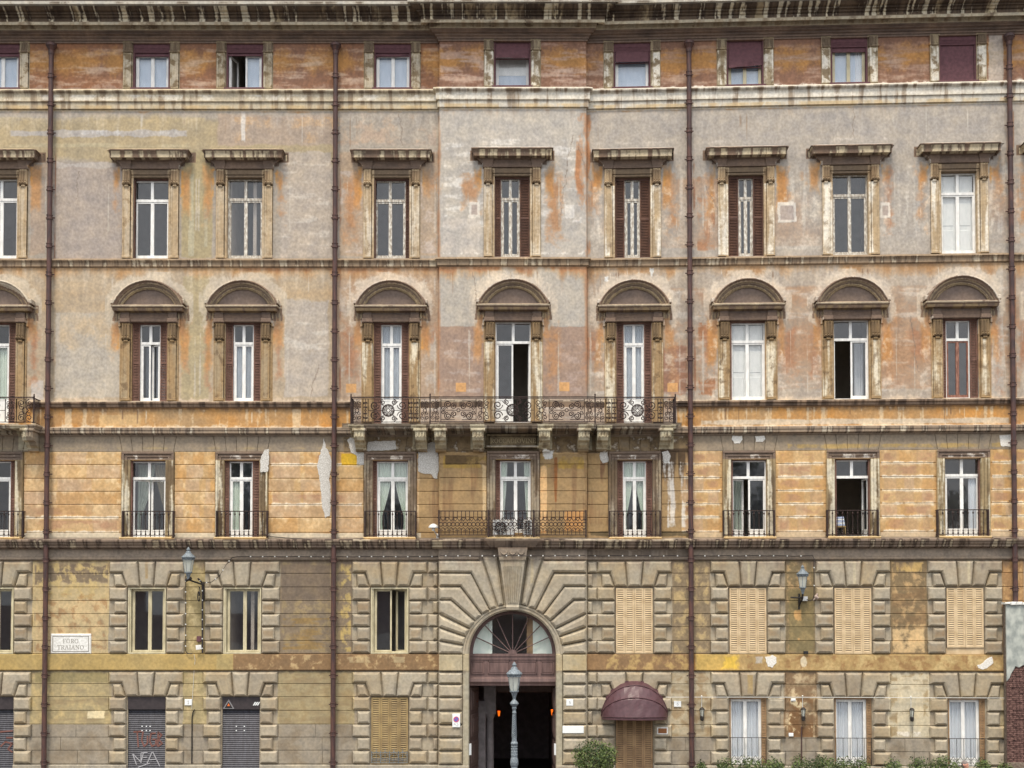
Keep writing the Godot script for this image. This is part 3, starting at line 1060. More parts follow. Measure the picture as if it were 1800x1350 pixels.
func window_unit(side: int, x0: float, x1: float, y0: float, y1: float, o: Dictionary) -> Node3D:
	var w := part("window", 1 if side == 2 else 0)
	var z: float = o.get("z", -0.2)
	var m: Material = o.get("m", M.white_paint)
	var fw := 0.04
	# shutters that take up part of the opening
	var a := x0
	var e := x1
	var sm: Material = o.get("sm", M.brown_shutter)
	if o.has("sl"):
		a = x0 + o.sl / 50.0
		shutter(x0 + 0.01, a, y0 + 0.01, y1 - 0.06, z + 0.1, sm, w)
	if o.has("sr"):
		e = x1 - o.sr / 50.0
		shutter(e, x1 - 0.01, y0 + 0.01, y1 - 0.06, z + 0.1, sm, w)
	if o.has("rl"):
		reveal_shutter(x0, false, y0 + 0.01, y1 - 0.05, 0.16, sm, w)
	if o.has("rr"):
		reveal_shutter(x1, true, y0 + 0.01, y1 - 0.05, 0.16, sm, w)
	if o.has("sl") or o.has("sr") or o.has("rl"):
		var hb := MB.new()      # the wooden head that the shutters hang from
		hb.box(x0, x1, y1 - 0.055, y1, z + 0.03, z + 0.14)
		put("shutter_head", hb, sm, w)
		y1 -= 0.055
	var b := MB.new()
	frame_of(b, a, e, y0, y1, fw, z - 0.04, z + 0.045)
	var cx := (a + e) * 0.5
	var tr: float = o.get("tr", 0.0)
	var ty := y1 - (y1 - y0) * tr
	if tr > 0.0:
		b.box(a + fw, e - fw, ty - 0.045, ty + 0.045, z - 0.04, z + 0.05)
		b.box(cx - 0.05, cx + 0.05, ty + 0.045, y1 - fw, z - 0.035, z + 0.045)
	else:
		ty = y1
	var frame := put("frame", b, m, w)
	if tr > 0.0:
		pane(a + fw, cx - 0.05, ty + 0.045, y1 - fw, z, frame)
		pane(cx + 0.05, e - fw, ty + 0.045, y1 - fw, z, frame)
	var lo := y0 + fw
	var hi := (ty - 0.045) if tr > 0.0 else (y1 - fw)
	var kick: float = o.get("kick", 0.1)
	var cm: Material = o.get("cm", m)
	if not o.has("gone"):
		casement(a + fw, cx, lo, hi, z, cm, kick, o.get("ol", 0.0), true, w)
		casement(cx, e - fw, lo, hi, z, cm, kick, o.get("or", 0.0), false, w)
	else:
		casement(e - fw - 0.5, e - fw, lo, hi, z, cm, kick, o.gone, false, w)
	# curtains
	var cz := z - 0.075
	if o.has("ol") or o.has("or"):
		cz = z - 0.62
	match o.get("cur", ""):
		"full":
			curtain(a + 0.02, e - 0.02, y0, y1, cz, 9.0, o.get("ccm", M.white_curtain), w)
		"halves":
			curtain(a + 0.02, cx - 0.03, y0, ty, cz, 5.0, o.get("ccm", M.white_curtain), w)
			curtain(cx + 0.03, e - 0.02, y0, ty, cz - 0.02, 5.0, o.get("ccm", M.white_curtain), w)
		"tied":
			curtain(a + 0.02, cx + 0.02, y0, y1 - 0.03, cz, 5.0, o.get("ccm", M.green_curtain), w, -1.0, o.get("thin", 0.25))
			curtain(cx - 0.02, e - 0.02, y0, y1 - 0.03, cz - 0.03, 5.0, o.get("ccm2", o.get("ccm", M.green_curtain)), w, 1.0, o.get("thin", 0.25))
		"sides":
			curtain(a + 0.02, lerpf(a, e, 0.24), y0, y1 - 0.03, cz, 3.0, o.get("ccm", M.green_curtain), w, -1.0, 0.45)
			curtain(lerpf(a, e, 0.78), e - 0.02, y0, y1 - 0.03, cz - 0.03, 3.0, o.get("ccm", M.green_curtain), w, 1.0, 0.6)
		"start":
			curtain(a + 0.02, lerpf(a, e, 0.42), y0, ty, cz, 4.0, o.get("ccm", M.green_curtain), w)
		"end":
			curtain(lerpf(a, e, 0.72), e - 0.02, y0, ty, cz, 4.0, o.get("ccm", M.white_curtain), w)
		"boards":      # inside shutters painted white
			var bb := MB.new()
			for q in [[a + fw, cx - 0.01], [cx + 0.01, e - fw]]:
				bb.bbox(q[0] + 0.01, q[1] - 0.01, y0 + 0.02, y1 - 0.05, z - 0.12, z - 0.09, 0.01)
				var hh: float = (y1 - y0) / 3.0
				for k in 3:
					bb.bbox(q[0] + 0.09, q[1] - 0.09, y0 + 0.1 + k * hh, y0 + (k + 1) * hh - 0.06, z - 0.09, z - 0.075, 0.012)
			put("inner_shutter", bb, M.white_board, w)
	return w

func framed(b: MB, x0: float, x1: float, y0: float, y1: float, w: float, z0: float, z1: float, bev := 0.012) -> void:
	# three sided architrave, chamfered
	b.bbox(x0, x0 + w, y0, y1 - w, z0, z1, bev)
	b.bbox(x1 - w, x1, y0, y1 - w, z0, z1, bev)
	b.bbox(x0, x1, y1 - w, y1, z0, z1, bev)

func pilaster(s: Node3D, xa: float, xb: float, y0: float, y1: float, ycap: float, ytop: float, z: float, d := 0.09) -> void:
	# shaft from y0 to y1, capital block from ycap to ytop with flutes
	var b := MB.new()
	b.bbox(xa, xb, y0, y1, z, z + d - 0.02, 0.008)
	var w := (xb - xa)
	b.bbox(xa, xa + w * 0.2, y0, y1, z, z + d, 0.008)
	b.bbox(xb - w * 0.2, xb, y0, y1, z, z + d, 0.008)
	b.bbox(xa - 0.01, xb + 0.01, y0, y0 + 0.1, z, z + d + 0.012, 0.01)
	put("pilaster", b, M.wall, s)
	b = MB.new()
	b.bbox(xa, xb, ycap, ytop, z, z + d + 0.02, 0.01)
	for i in 3:
		var cx := lerpf(xa, xb, (i + 0.5) / 3.0)
		b.bbox(cx - w * 0.11, cx + w * 0.11, ycap + 0.05, ytop - 0.02, z + d, z + d + 0.05, 0.02)
	b.bbox(xa - 0.015, xb + 0.015, ycap - 0.06, ycap, z, z + d + 0.06, 0.02)
	for i in 3:
		var cx := lerpf(xa, xb, (i + 0.5) / 3.0)
		b.bbox(cx - w * 0.14, cx + w * 0.14, ycap - 0.035, ycap + 0.035, z + d, z + d + 0.085, 0.02)
	b.bbox(xa + w * 0.25, xb - w * 0.25, ycap - 0.15, ycap - 0.06, z, z + d + 0.03, 0.02)
	put("capital", b, M.wall, s)

func upper_surround(i: int, cx: float, floor_: int, bottom: float) -> void:
	var side := side_of(cx)
	var z := zbase(side)
	var s := part("window_surround", 1 if side == 2 else 0)
	var row := 400.0 if floor_ == 3 else 630.0
	var c := X(cx, row, z)
	var k := 0.02
	var b: MB
	var ybot := Y(bottom)
	if floor_ == 3:
		b = MB.new()
		var pr := []
		for q in [[0.0, 283.5], [0.03, 282.5], [0.05, 280], [0.1, 277.5], [0.12, 277], [0.28, 276.6], [0.285, 270], [0.3, 268.5], [0.34, 264.5], [0.36, 264], [0.36, 262.5], [0.0, 261]]:
			pr.append(Vector2(q[0], Y(q[1], q[0] + 0.1)))
		var h := 54.0 * k
		b.sweep([Vector2(c - h, z), Vector2(c - h, z + 0.1), Vector2(c + h, z + 0.1), Vector2(c + h, z)], pr, [c - h, c - h, c + h, c + h])
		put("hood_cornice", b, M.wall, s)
		b = MB.new()
		b.bbox(c - 36 * k, c + 36 * k, Y(297), Y(283), z, z + 0.1, 0.008)
		b.bbox(c - 36 * k, c + 36 * k, Y(298.5), Y(297), z, z + 0.12, 0.008)
		b.bbox(c - 35.5 * k, c + 35.5 * k, Y(308), Y(299), z, z + 0.06, 0.008)
		put("frieze", b, M.wall, s)
		for m in [-1.0, 1.0]:
			b = MB.new()
			# the frieze block over each pilaster flares towards the cornice
			var x0: float = c + m * 35.0 * k
			var x1: float = c + m * 50.5 * k
			var pts := [Vector3(minf(x0, x1), Y(297), 0), Vector3(maxf(x0, x1), Y(297), 0), Vector3(maxf(x0, x1) + 0.05, Y(282), 0), Vector3(minf(x0, x1) - 0.05, Y(282), 0)]
			b.quad(pts[0] + Vector3(0, 0, z + 0.13), pts[1] + Vector3(0, 0, z + 0.13), pts[2] + Vector3(0, 0, z + 0.18), pts[3] + Vector3(0, 0, z + 0.18))
			b.quad(pts[0] + Vector3(0, 0, z), pts[0] + Vector3(0, 0, z + 0.13), pts[3] + Vector3(0, 0, z + 0.18), pts[3] + Vector3(0, 0, z))
			b.quad(pts[1] + Vector3(0, 0, z + 0.13), pts[1] + Vector3(0, 0, z), pts[2] + Vector3(0, 0, z), pts[2] + Vector3(0, 0, z + 0.18))
			b.bbox(minf(x0, x1) - 0.012, maxf(x0, x1) + 0.012, Y(299), Y(297), z, z + 0.15, 0.01)
			# outer wing beside the frieze
			var o0: float = c + m * 50.5 * k
			b.slab([Vector2(o0, Y(298)), Vector2(o0 + m * 0.06, Y(291)), Vector2(o0 + m * 0.17, Y(286)), Vector2(o0 + m * 0.3, Y(279)), Vector2(o0, Y(279))], z, z + 0.15, 0.012)
			put("frieze_block", b, M.wall, s)
		for m in [-1.0, 1.0]:
			var xa := c + minf(m * 36.0, m * 49.5) * k
			pilaster(s, xa, xa + 13.5 * k, ybot, Y(328.5), Y(322.5), Y(299), z)
		b = MB.new()
		framed(b, c - 35.4 * k, c + 35.4 * k, ybot, Y(308.5), 4.2 * k, z - 0.1, z + 0.035, 0.012)
		put("architrave", b, M.wall, s)
	else:
		var cyy := 561.0
		b = MB.new()
		var C := Vector2(c, Y(cyy))
		var pr := []
		for q in [[66.5, 0.0], [66.5, 0.34], [64.5, 0.36], [63.5, 0.35], [62.0, 0.3], [59.5, 0.28], [59.0, 0.24], [56.5, 0.22], [56.0, 0.19], [53.5, 0.17], [52.8, 0.13], [51.6, 0.12], [51.4, 0.04]]:
			pr.append(Vector2(q[0] * k, z + q[1]))
		b.arc(C.x, C.y, deg_to_rad(19.5), deg_to_rad(160.5), 28, pr)
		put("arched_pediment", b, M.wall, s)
		b = MB.new()
		var poly := []
		for q in 19:
			var a := lerpf(deg_to_rad(14.0), deg_to_rad(166.0), q / 18.0)
			poly.append(Vector2(C.x + cos(a) * 54 * k, C.y + sin(a) * 54 * k))
		b.slab(poly, z, z + 0.06, 0.004)
		put("tympanum", b, M.wall, s)
		b = MB.new()
		pr = []
		for q in [[0.0, 549], [0.04, 547.5], [0.08, 546.5], [0.2, 546], [0.22, 543], [0.22, 541], [0.26, 539.5], [0.27, 537.5], [0.27, 536.5], [0.0, 534.5]]:
			pr.append(Vector2(q[0], Y(q[1], q[0] + 0.1)))
		var h := 50.5 * k
		b.sweep([Vector2(c - h, z), Vector2(c - h, z + 0.1), Vector2(c + h, z + 0.1), Vector2(c + h, z)], pr, [c - h, c - h, c + h, c + h])
		for m in [-1.0, 1.0]:      # upturned ends of the raking moulding
			b.bbox(c + m * 62.0 * k - 0.06, c + m * 62.0 * k + 0.06, Y(538), Y(530), z, z + 0.36, 0.02)
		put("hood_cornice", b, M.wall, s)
		b = MB.new()
		b.bbox(c - 36 * k, c + 36 * k, Y(560.5), Y(548), z, z + 0.09, 0.008)
		b.bbox(c - 36 * k, c + 36 * k, Y(567), Y(560.5), z, z + 0.12, 0.015)
		put("frieze", b, M.wall, s)
		for m in [-1.0, 1.0]:
			b = MB.new()
			var x0 := c + minf(m * 34.0, m * 49.5) * k
			b.bbox(x0, x0 + 15.5 * k, Y(560.5), Y(547.5), z, z + 0.15, 0.012)
			b.bbox(x0 - 0.03, x0 + 15.5 * k + 0.03, Y(568.5), Y(560.5), z, z + 0.19, 0.025)
			var o: float = c + m * 49.5 * k
			b.bbox(minf(o, o + m * 0.1), maxf(o, o + m * 0.1), Y(575), Y(549), z, z + 0.07, 0.02)
			put("frieze_block", b, M.wall, s)
		for m in [-1.0, 1.0]:
			var xa := c + minf(m * 33.5, m * 48.0) * k
			pilaster(s, xa, xa + 14.5 * k, ybot, Y(600), Y(594.5), Y(569), z)
			b = MB.new()
			var o: float = c + m * 48.0 * k
			b.bbox(minf(o, o + m * 0.07), maxf(o, o + m * 0.07), ybot, Y(575), z, z + 0.03, 0.006)
			put("pilaster_backing", b, M.wall, s)

func first_surround(cx: float, mid_: bool) -> void:
	var side := side_of(cx)
	var z := zbase(side)
	var s := part("window_surround", 1 if side == 2 else 0)
	var c := X(cx, 870, z)
	var k := 0.02
	var b := MB.new()
	var zz := z - 0.03
	framed(b, c - 46 * k, c + 46 * k, Y(946), Y(794.5), 4.5 * k, zz, z + 0.10, 0.02)
	framed(b, c - 41.5 * k, c + 41.5 * k, Y(946), Y(799), 5.5 * k, zz, z + 0.06, 0.015)
	framed(b, c - 36 * k, c + 36 * k, Y(946), Y(804.5), 5.0 * k, z - 0.12, z + 0.035, 0.012)
	put("architrave", b, M.wall, s)
	b = MB.new()
	b.bbox(c - 46 * k, c + 46 * k, Y(948), Y(944.8), zz, z + 0.3, 0.02)
	put("sill", b, M.wall, s)
	if mid_:
		b = MB.new()
		b.bbox(c - 41 * k, c + 41 * k, Y(785.5), Y(768.5), zz, z + 0.1, 0.02)
		b.bbox(c - 49 * k, c + 49 * k, Y(789.5), Y(785.5), zz, z + 0.2, 0.03)
		b.bbox(c - 46 * k, c + 46 * k, Y(768.5), Y(764.5), zz, z + 0.2, 0.03)
		put("inscribed_frieze", b, M.wall, s)
		var t := text("ROCCAGIOVINE", 0.16, M.bronze, s, 0.02)
		t.position = Vector3(c, Y(777), z + 0.112)

func text(what: String, height: float, m: Material, parent: Node3D, depth := 0.004, font := "Droid Serif") -> MeshInstance3D:
	var t := TextMesh.new()
	var f := SystemFont.new()
	f.font_names = PackedStringArray([font])
	t.font = f
	t.text = what
	t.font_size = 48
	t.pixel_size = height / 36.0
	t.depth = depth
	t.curve_step = 2.0
	var o := MeshInstance3D.new()
	o.name = "lettering"
	o.mesh = t
	o.material_override = m
	parent.add_child(o, true)
	return o

func iron_rail(x0: float, x1: float, y0: float, y1: float, z: float, parent: Node3D, step := 0.16, ret := 0.24) -> void:
	# window guard: two rails, turned balusters, side returns
	var b := MB.new()
	b.box(x0, x1, y1 - 0.03, y1, z - 0.02, z + 0.02)
	b.box(x0, x1, y0 + 0.05, y0 + 0.075, z - 0.015, z + 0.015)
	for x in [x0, x1]:
		b.box(x - 0.015, x + 0.015, y1 - 0.03, y1, z - ret, z)
		b.box(x - 0.012, x + 0.012, y0 + 0.05, y0 + 0.075, z - ret, z)
		b.box(x - 0.025, x + 0.025, y0 - 0.02, y1, z - 0.025, z + 0.025)
		b.box(x - 0.02, x + 0.02, y0 + 0.01, y1, z - ret * 0.5 - 0.02, z - ret * 0.5 + 0.02)
	var n := int((x1 - x0) / step)
	for i in range(1, n):
		var x := lerpf(x0, x1, float(i) / n)
		b.lathe(Vector3(x, y0, z), [Vector2(0.011, 0.0), Vector2(0.011, 0.06), Vector2(0.034, 0.1), Vector2(0.012, 0.15), Vector2(0.03, 0.18), Vector2(0.012, 0.21), Vector2(0.012, y1 - y0 - 0.17), Vector2(0.032, y1 - y0 - 0.12), Vector2(0.012, y1 - y0 - 0.07), Vector2(0.012, y1 - y0)], 6)
	put("railing", b, M.iron, parent)

func scroll(b: MB, c: Vector3, r: float, a0: float, turns: float, dirn: float, t := 0.014) -> void:
	var pts := []
	var n := int(14 * turns) + 4
	for i in n + 1:
		var q := float(i) / n
		var a := a0 + dirn * q * turns * TAU
		var rr := r * lerpf(1.0, 0.22, q)
		pts.append(c + Vector3(cos(a) * rr, sin(a) * rr, 0))
	b.tube(pts, t, 4)

func ring(b: MB, c: Vector3, r: float, t := 0.014) -> void:
	var pts := []
	for i in 17:
		pts.append(c + Vector3(cos(TAU * i / 16) * r, sin(TAU * i / 16) * r, 0))
	b.tube(pts, t, 4, -1.0, false)

func scroll_panel(b: MB, x0: float, x1: float, y0: float, y1: float, z: float, kind: int) -> void:
	var cx := (x0 + x1) * 0.5
	var cy := (y0 + y1) * 0.5
	var w := x1 - x0
	var h := y1 - y0
	b.box(x0 - 0.012, x0 + 0.012, y0, y1, z - 0.012, z + 0.012)
	b.box(x1 - 0.012, x1 + 0.012, y0, y1, z - 0.012, z + 0.012)
	if kind == 0:        # narrow upright ornament
		for m in [-1.0, 1.0]:
			for v in [-1.0, 1.0]:
				scroll(b, Vector3(cx + m * w * 0.22, cy + v * h * 0.33, z), w * 0.2, PI * 0.5 * v + PI * 0.5 * (1 - m), 1.3, m * v)
				scroll(b, Vector3(cx + m * w * 0.2, cy + v * h * 0.14, z), w * 0.16, -PI * 0.5 * v + PI * 0.5 * (1 - m), 1.2, -m * v)
		ring(b, Vector3(cx, cy, z), w * 0.16)
		b.box(cx - 0.01, cx + 0.01, y0, cy - w * 0.16, z - 0.01, z + 0.01)
		b.box(cx - 0.01, cx + 0.01, cy + w * 0.16, y1, z - 0.01, z + 0.01)
	elif kind == 1:      # round medallion with great scrolls
		var R := h * 0.27
		ring(b, Vector3(cx, cy, z), R, 0.014)
		ring(b, Vector3(cx, cy, z), R * 0.86)
		ring(b, Vector3(cx, cy, z), R * 0.3)
		for q in 8:
			var a := TAU * q / 8
			b.bar(Vector3(cx + cos(a) * R * 0.3, cy + sin(a) * R * 0.3, z), Vector3(cx + cos(a) * R * 0.86, cy + sin(a) * R * 0.86, z), 0.011)
			scroll(b, Vector3(cx + cos(a + 0.39) * R * 0.62, cy + sin(a + 0.39) * R * 0.62, z), R * 0.17, a, 1.2, 1.0, 0.012)
		for m in [-1.0, 1.0]:
			for v in [-1.0, 1.0]:
				scroll(b, Vector3(cx + m * w * 0.14, cy + v * h * 0.36, z), h * 0.12, PI * 0.5 * v, 1.6, -m * v, 0.018)
				scroll(b, Vector3(cx + m * w * 0.34, cy + v * h * 0.23, z), h * 0.21, PI * 0.5 * (1 + m), 1.5, m * v, 0.018)
				b.bar(Vector3(cx + m * R * 0.75, cy + v * R * 0.75, z), Vector3(cx + m * w * 0.24, cy + v * h * 0.4, z), 0.013)
			b.bar(Vector3(cx + m * R, cy, z), Vector3(cx + m * w * 0.5, cy, z), 0.011)
	else:                # wide panel of paired scrolls
		ring(b, Vector3(cx, cy, z), h * 0.07, 0.014)
		for m in [-1.0, 1.0]:
			for v in [-1.0, 1.0]:
				scroll(b, Vector3(cx + m * w * 0.3, cy + v * h * 0.26, z), h * 0.17, -PI * 0.5 * v, 1.7, m * v, 0.018)
				scroll(b, Vector3(cx + m * w * 0.13, cy + v * h * 0.18, z), h * 0.14, PI * 0.5 * v, 1.5, -m * v, 0.018)
				b.bar(Vector3(x0 if m < 0 else x1, cy + v * h * 0.42, z), Vector3(cx + m * w * 0.1, cy + v * h * 0.42, z), 0.011)
				scroll(b, Vector3(cx + m * w * 0.43, cy + v * h * 0.1, z), h * 0.1, 0.0, 1.4, m * v)
			b.bar(Vector3(cx + m * h * 0.07, cy, z), Vector3(cx + m * w * 0.36, cy, z), 0.012)

func rail_run(px0: float, px1: float, top: float, bottom: float, d: float, kinds: Array, parent: Node3D, wing := 0) -> void:
	# kinds: [share of width, ornament]
	var x0 := fp(px0, top, d, wing).x
	var x1 := fp(px1, top, d, wing).x
	var y1 := Y(top, d)
	var y0 := Y(bottom, d)
	var b := MB.new()
	b.box(x0, x1, y1 - 0.035, y1, d - 0.025, d + 0.025)
	b.box(x0, x1, y0 + 0.03, y0 + 0.055, d - 0.015, d + 0.015)
	b.box(x0, x1, y1 - 0.085, y1 - 0.065, d - 0.012, d + 0.012)
	for x in [x0, x1]:
		b.box(x - 0.022, x + 0.022, y0 - 0.03, y1 + 0.04, d - 0.022, d + 0.022)
		b.lathe(Vector3(x, y1 + 0.04, d), [Vector2(0.015, 0), Vector2(0.03, 0.03), Vector2(0.0, 0.08)], 8)
	var total := 0.0
	for q in kinds:
		total += q[0]
	var at := x0
	for q in kinds:
		var w: float = (x1 - x0) * q[0] / total
		scroll_panel(b, at, at + w, y0 + 0.055, y1 - 0.085, d, q[1])
		at += w
	put("railing", b, M.iron, parent)

func bracket(px: float, d0: float, out: float, parent: Node3D, wing := 0) -> void:
	# S shaped stone console under a balcony
	var yt := Y(752.5, out)
	var x := fp(px, 765, out, wing).x
	var w := 0.19
	var b := MB.new()
	b.bbox(x - w - 0.06, x + w + 0.06, yt - 0.09, yt, d0 - 0.03, out - 0.02, 0.02)
	var prof := [Vector2(out - 0.08, yt - 0.09), Vector2(out - 0.1, yt - 0.3), Vector2(out - 0.16, yt - 0.4), Vector2(out - 0.4, yt - 0.44), Vector2(out - 0.46, yt - 0.52), Vector2(d0 + 0.2, yt - 0.6), Vector2(d0 + 0.14, yt - 0.72), Vector2(d0 - 0.03, yt - 0.74)]
	for i in prof.size() - 1:
		var p: Vector2 = prof[i]
		var q: Vector2 = prof[i + 1]
		b.quad(Vector3(x - w, q.y, q.x), Vector3(x + w, q.y, q.x), Vector3(x + w, p.y, p.x), Vector3(x - w, p.y, p.x))
		for m in [-1.0, 1.0]:
			var xx: float = x + m * w
			b.quad(Vector3(xx, q.y, d0 - 0.03), Vector3(xx, q.y, q.x), Vector3(xx, p.y, p.x), Vector3(xx, p.y, d0 - 0.03))
	for m in [-0.55, 0.0, 0.55]:
		b.bbox(x + m * w - 0.03, x + m * w + 0.03, yt - 0.29, yt - 0.1, out - 0.12, out - 0.06, 0.012)
	put("bracket", b, M.wall, parent)

func build_balconies() -> void:
	# great balcony of the second floor
	var p := part("balcony", 0)
	var dm := 1.02
	var ds := 0.82
	for q in [[614.0, 758.0, ds], [756.0, 1047.0, dm], [1045.0, 1190.0, ds]]:
		var b := MB.new()
		var x0 := fp(q[0], 748, q[2], 0).x
		var x1 := fp(q[1], 748, q[2], 0).x
		var pr := []
		for e in [[0.0, 752.6], [0.02, 750.0], [0.05, 748.5], [0.06, 745.5], [0.05, 744.5], [-0.9, 744.4]]:
			pr.append(Vector2(e[0], Y(e[1], q[2])))
		b.sweep([Vector2(x0, -0.1), Vector2(x0, q[2] - 0.06), Vector2(x1, q[2] - 0.06), Vector2(x1, -0.1)], pr.slice(0, 5), [x0, x0, x1, x1])
		b.quad(Vector3(x0, Y(752.6, q[2]), -0.1), Vector3(x1, Y(752.6, q[2]), -0.1), Vector3(x1, Y(752.6, q[2]), q[2] - 0.06), Vector3(x0, Y(752.6, q[2]), q[2] - 0.06))
		b.quad(Vector3(x0 - 0.05, Y(744.5, q[2]), q[2]), Vector3(x1 + 0.05, Y(744.5, q[2]), q[2]), Vector3(x1 + 0.05, Y(744.5, q[2]), -0.1), Vector3(x0 - 0.05, Y(744.5, q[2]), -0.1))
		put("slab", b, M.wall, p)
	for px in [631.0, 739.0]:
		bracket(px, 0.0, ds, p)
	for px in [773.0, 840.0, 957.5, 1027.0]:
		bracket(px, ZC, dm, p)
	for px in [1060.0, 1171.0]:
		bracket(px, 0.0, ds, p)
	rail_run(617, 756, 697.5, 744, ds - 0.04, [[0.8, 0], [0.35, 0], [2.7, 1], [0.35, 0], [0.4, 0], [0.7, 0]], p)
	rail_run(756, 1046, 697, 743.5, dm - 0.05, [[0.8, 0], [2.6, 2], [1.1, 0], [3.2, 1], [1.1, 0], [2.6, 2], [0.8, 0]], p)
	rail_run(1046, 1187, 697.5, 744, ds - 0.04, [[0.7, 0], [0.4, 0], [0.35, 0], [2.7, 1], [0.35, 0], [0.8, 0]], p)
	for e in [617.0, 1187.0]:      # ends of the railing, back to the wall
		var b := MB.new()
		var x := fp(e, 700, ds, 0).x
		for yy in [697.5, 741.0]:
			b.box(x - 0.015, x + 0.015, Y(yy, ds) - 0.03, Y(yy, ds), 0.0, ds - 0.04)
		for i in 6:
			b.box(x - 0.01, x + 0.01, Y(744, ds), Y(698, ds), 0.1 + i * 0.12, 0.12 + i * 0.12)
		put("railing_return", b, M.iron, p)
	# the neighbouring balcony at the edge of the picture
	p = part("balcony", 0)
	var xa := -21.0
	var xb := fp(60, 748, 0.8, 0).x
	var b := MB.new()
	var pr := []
	for e in [[0.0, 752.6], [0.02, 750.0], [0.05, 748.5], [0.06, 745.5], [0.05, 744.5]]:
		pr.append(Vector2(e[0], Y(e[1], 0.8)))
	b.sweep([Vector2(xa, -0.1), Vector2(xa, 0.74), Vector2(xb, 0.74), Vector2(xb, -0.1)], pr, [xa, xa, xb, xb])
	b.quad(Vector3(xa, pr[0].y, -0.1), Vector3(xb, pr[0].y, -0.1), Vector3(xb, pr[0].y, 0.74), Vector3(xa, pr[0].y, 0.74))
	b.quad(Vector3(xa, pr[4].y, 0.79), Vector3(xb + 0.05, pr[4].y, 0.79), Vector3(xb + 0.05, pr[4].y, -0.1), Vector3(xa, pr[4].y, -0.1))
	put("slab", b, M.wall, p)
	for px in [-62.0, 46.0]:
		bracket(px, 0.0, 0.8, p)
	rail_run(-130, 60, 697.5, 744, 0.76, [[1.0, 0], [2.6, 1], [0.5, 0], [0.8, 0]], p)
	b = MB.new()
	for yy in [697.5, 741.0]:
		b.box(xb - 0.1, xb - 0.07, Y(yy, 0.8) - 0.03, Y(yy, 0.8), 0.0, 0.76)
	for i in 6:
		b.box(xb - 0.095, xb - 0.075, Y(744, 0.8), Y(698, 0.8), 0.1 + i * 0.11, 0.12 + i * 0.11)
	put("railing_return", b, M.iron, p)
	# iron balcony over the gateway
	p = part("balcony", 0)
	var dz := ZC + 0.36
	var x0 := fp(771.5, 920, dz, 0).x
	var x1 := fp(1030, 920, dz, 0).x
	var y0 := Y(942, dz)
	var y1 := Y(897.5, dz)
	b = MB.new()
	b.box(x0, x1, y1 - 0.03, y1, dz - 0.02, dz + 0.02)
	b.box(x0, x1, y0 + 0.02, y0 + 0.045, dz - 0.015, dz + 0.015)
	for x in [x0, x1, fp(858.5, 920, dz, 0).x, fp(938, 920, dz, 0).x]:
		b.box(x - 0.025, x + 0.025, y0 - 0.05, y1 + 0.02, dz - 0.025, dz + 0.025)
	for x in [x0, x1]:
		b.box(x - 0.012, x + 0.012, y1 - 0.03, y1, ZC, dz)
		b.box(x - 0.012, x + 0.012, y0 + 0.02, y0 + 0.045, ZC, dz)
	var n := 36
	var h := y1 - y0
	for i in n:
		var x := lerpf(x0, x1, (i + 0.5) / n)
		var hw := (x1 - x0) / n * 0.5
		b.box(x - 0.012, x + 0.012, y1 - h * (0.3 if i % 2 == 0 else 0.42), y1 - 0.03, dz - 0.012, dz + 0.012)
		b.box(x - 0.012, x + 0.012, y0 + 0.045, y0 + h * (0.3 if i % 2 == 1 else 0.2), dz - 0.012, dz + 0.012)
		ring(b, Vector3(x, y0 + h * 0.46, dz), hw * 0.95, 0.015)
		if i % 2 == 0:
			b.box(x - hw * 2, x, y1 - h * 0.3, y1 - h * 0.3 + 0.022, dz - 0.012, dz + 0.012)
			b.box(x - hw, x + hw, y0 + h * 0.2, y0 + h * 0.2 + 0.022, dz - 0.012, dz + 0.012)
		b.bar(Vector3(x - hw, y0 + h * 0.58, dz), Vector3(x, y0 + h * 0.7, dz), 0.013)
		b.bar(Vector3(x + hw, y0 + h * 0.58, dz), Vector3(x, y0 + h * 0.7, dz), 0.013)
		b.bar(Vector3(x - hw, y0 + h * 0.34, dz), Vector3(x, y0 + h * 0.24, dz), 0.013)
		b.bar(Vector3(x + hw, y0 + h * 0.34, dz), Vector3(x, y0 + h * 0.24, dz), 0.013)
	put("railing", b, M.iron, p)

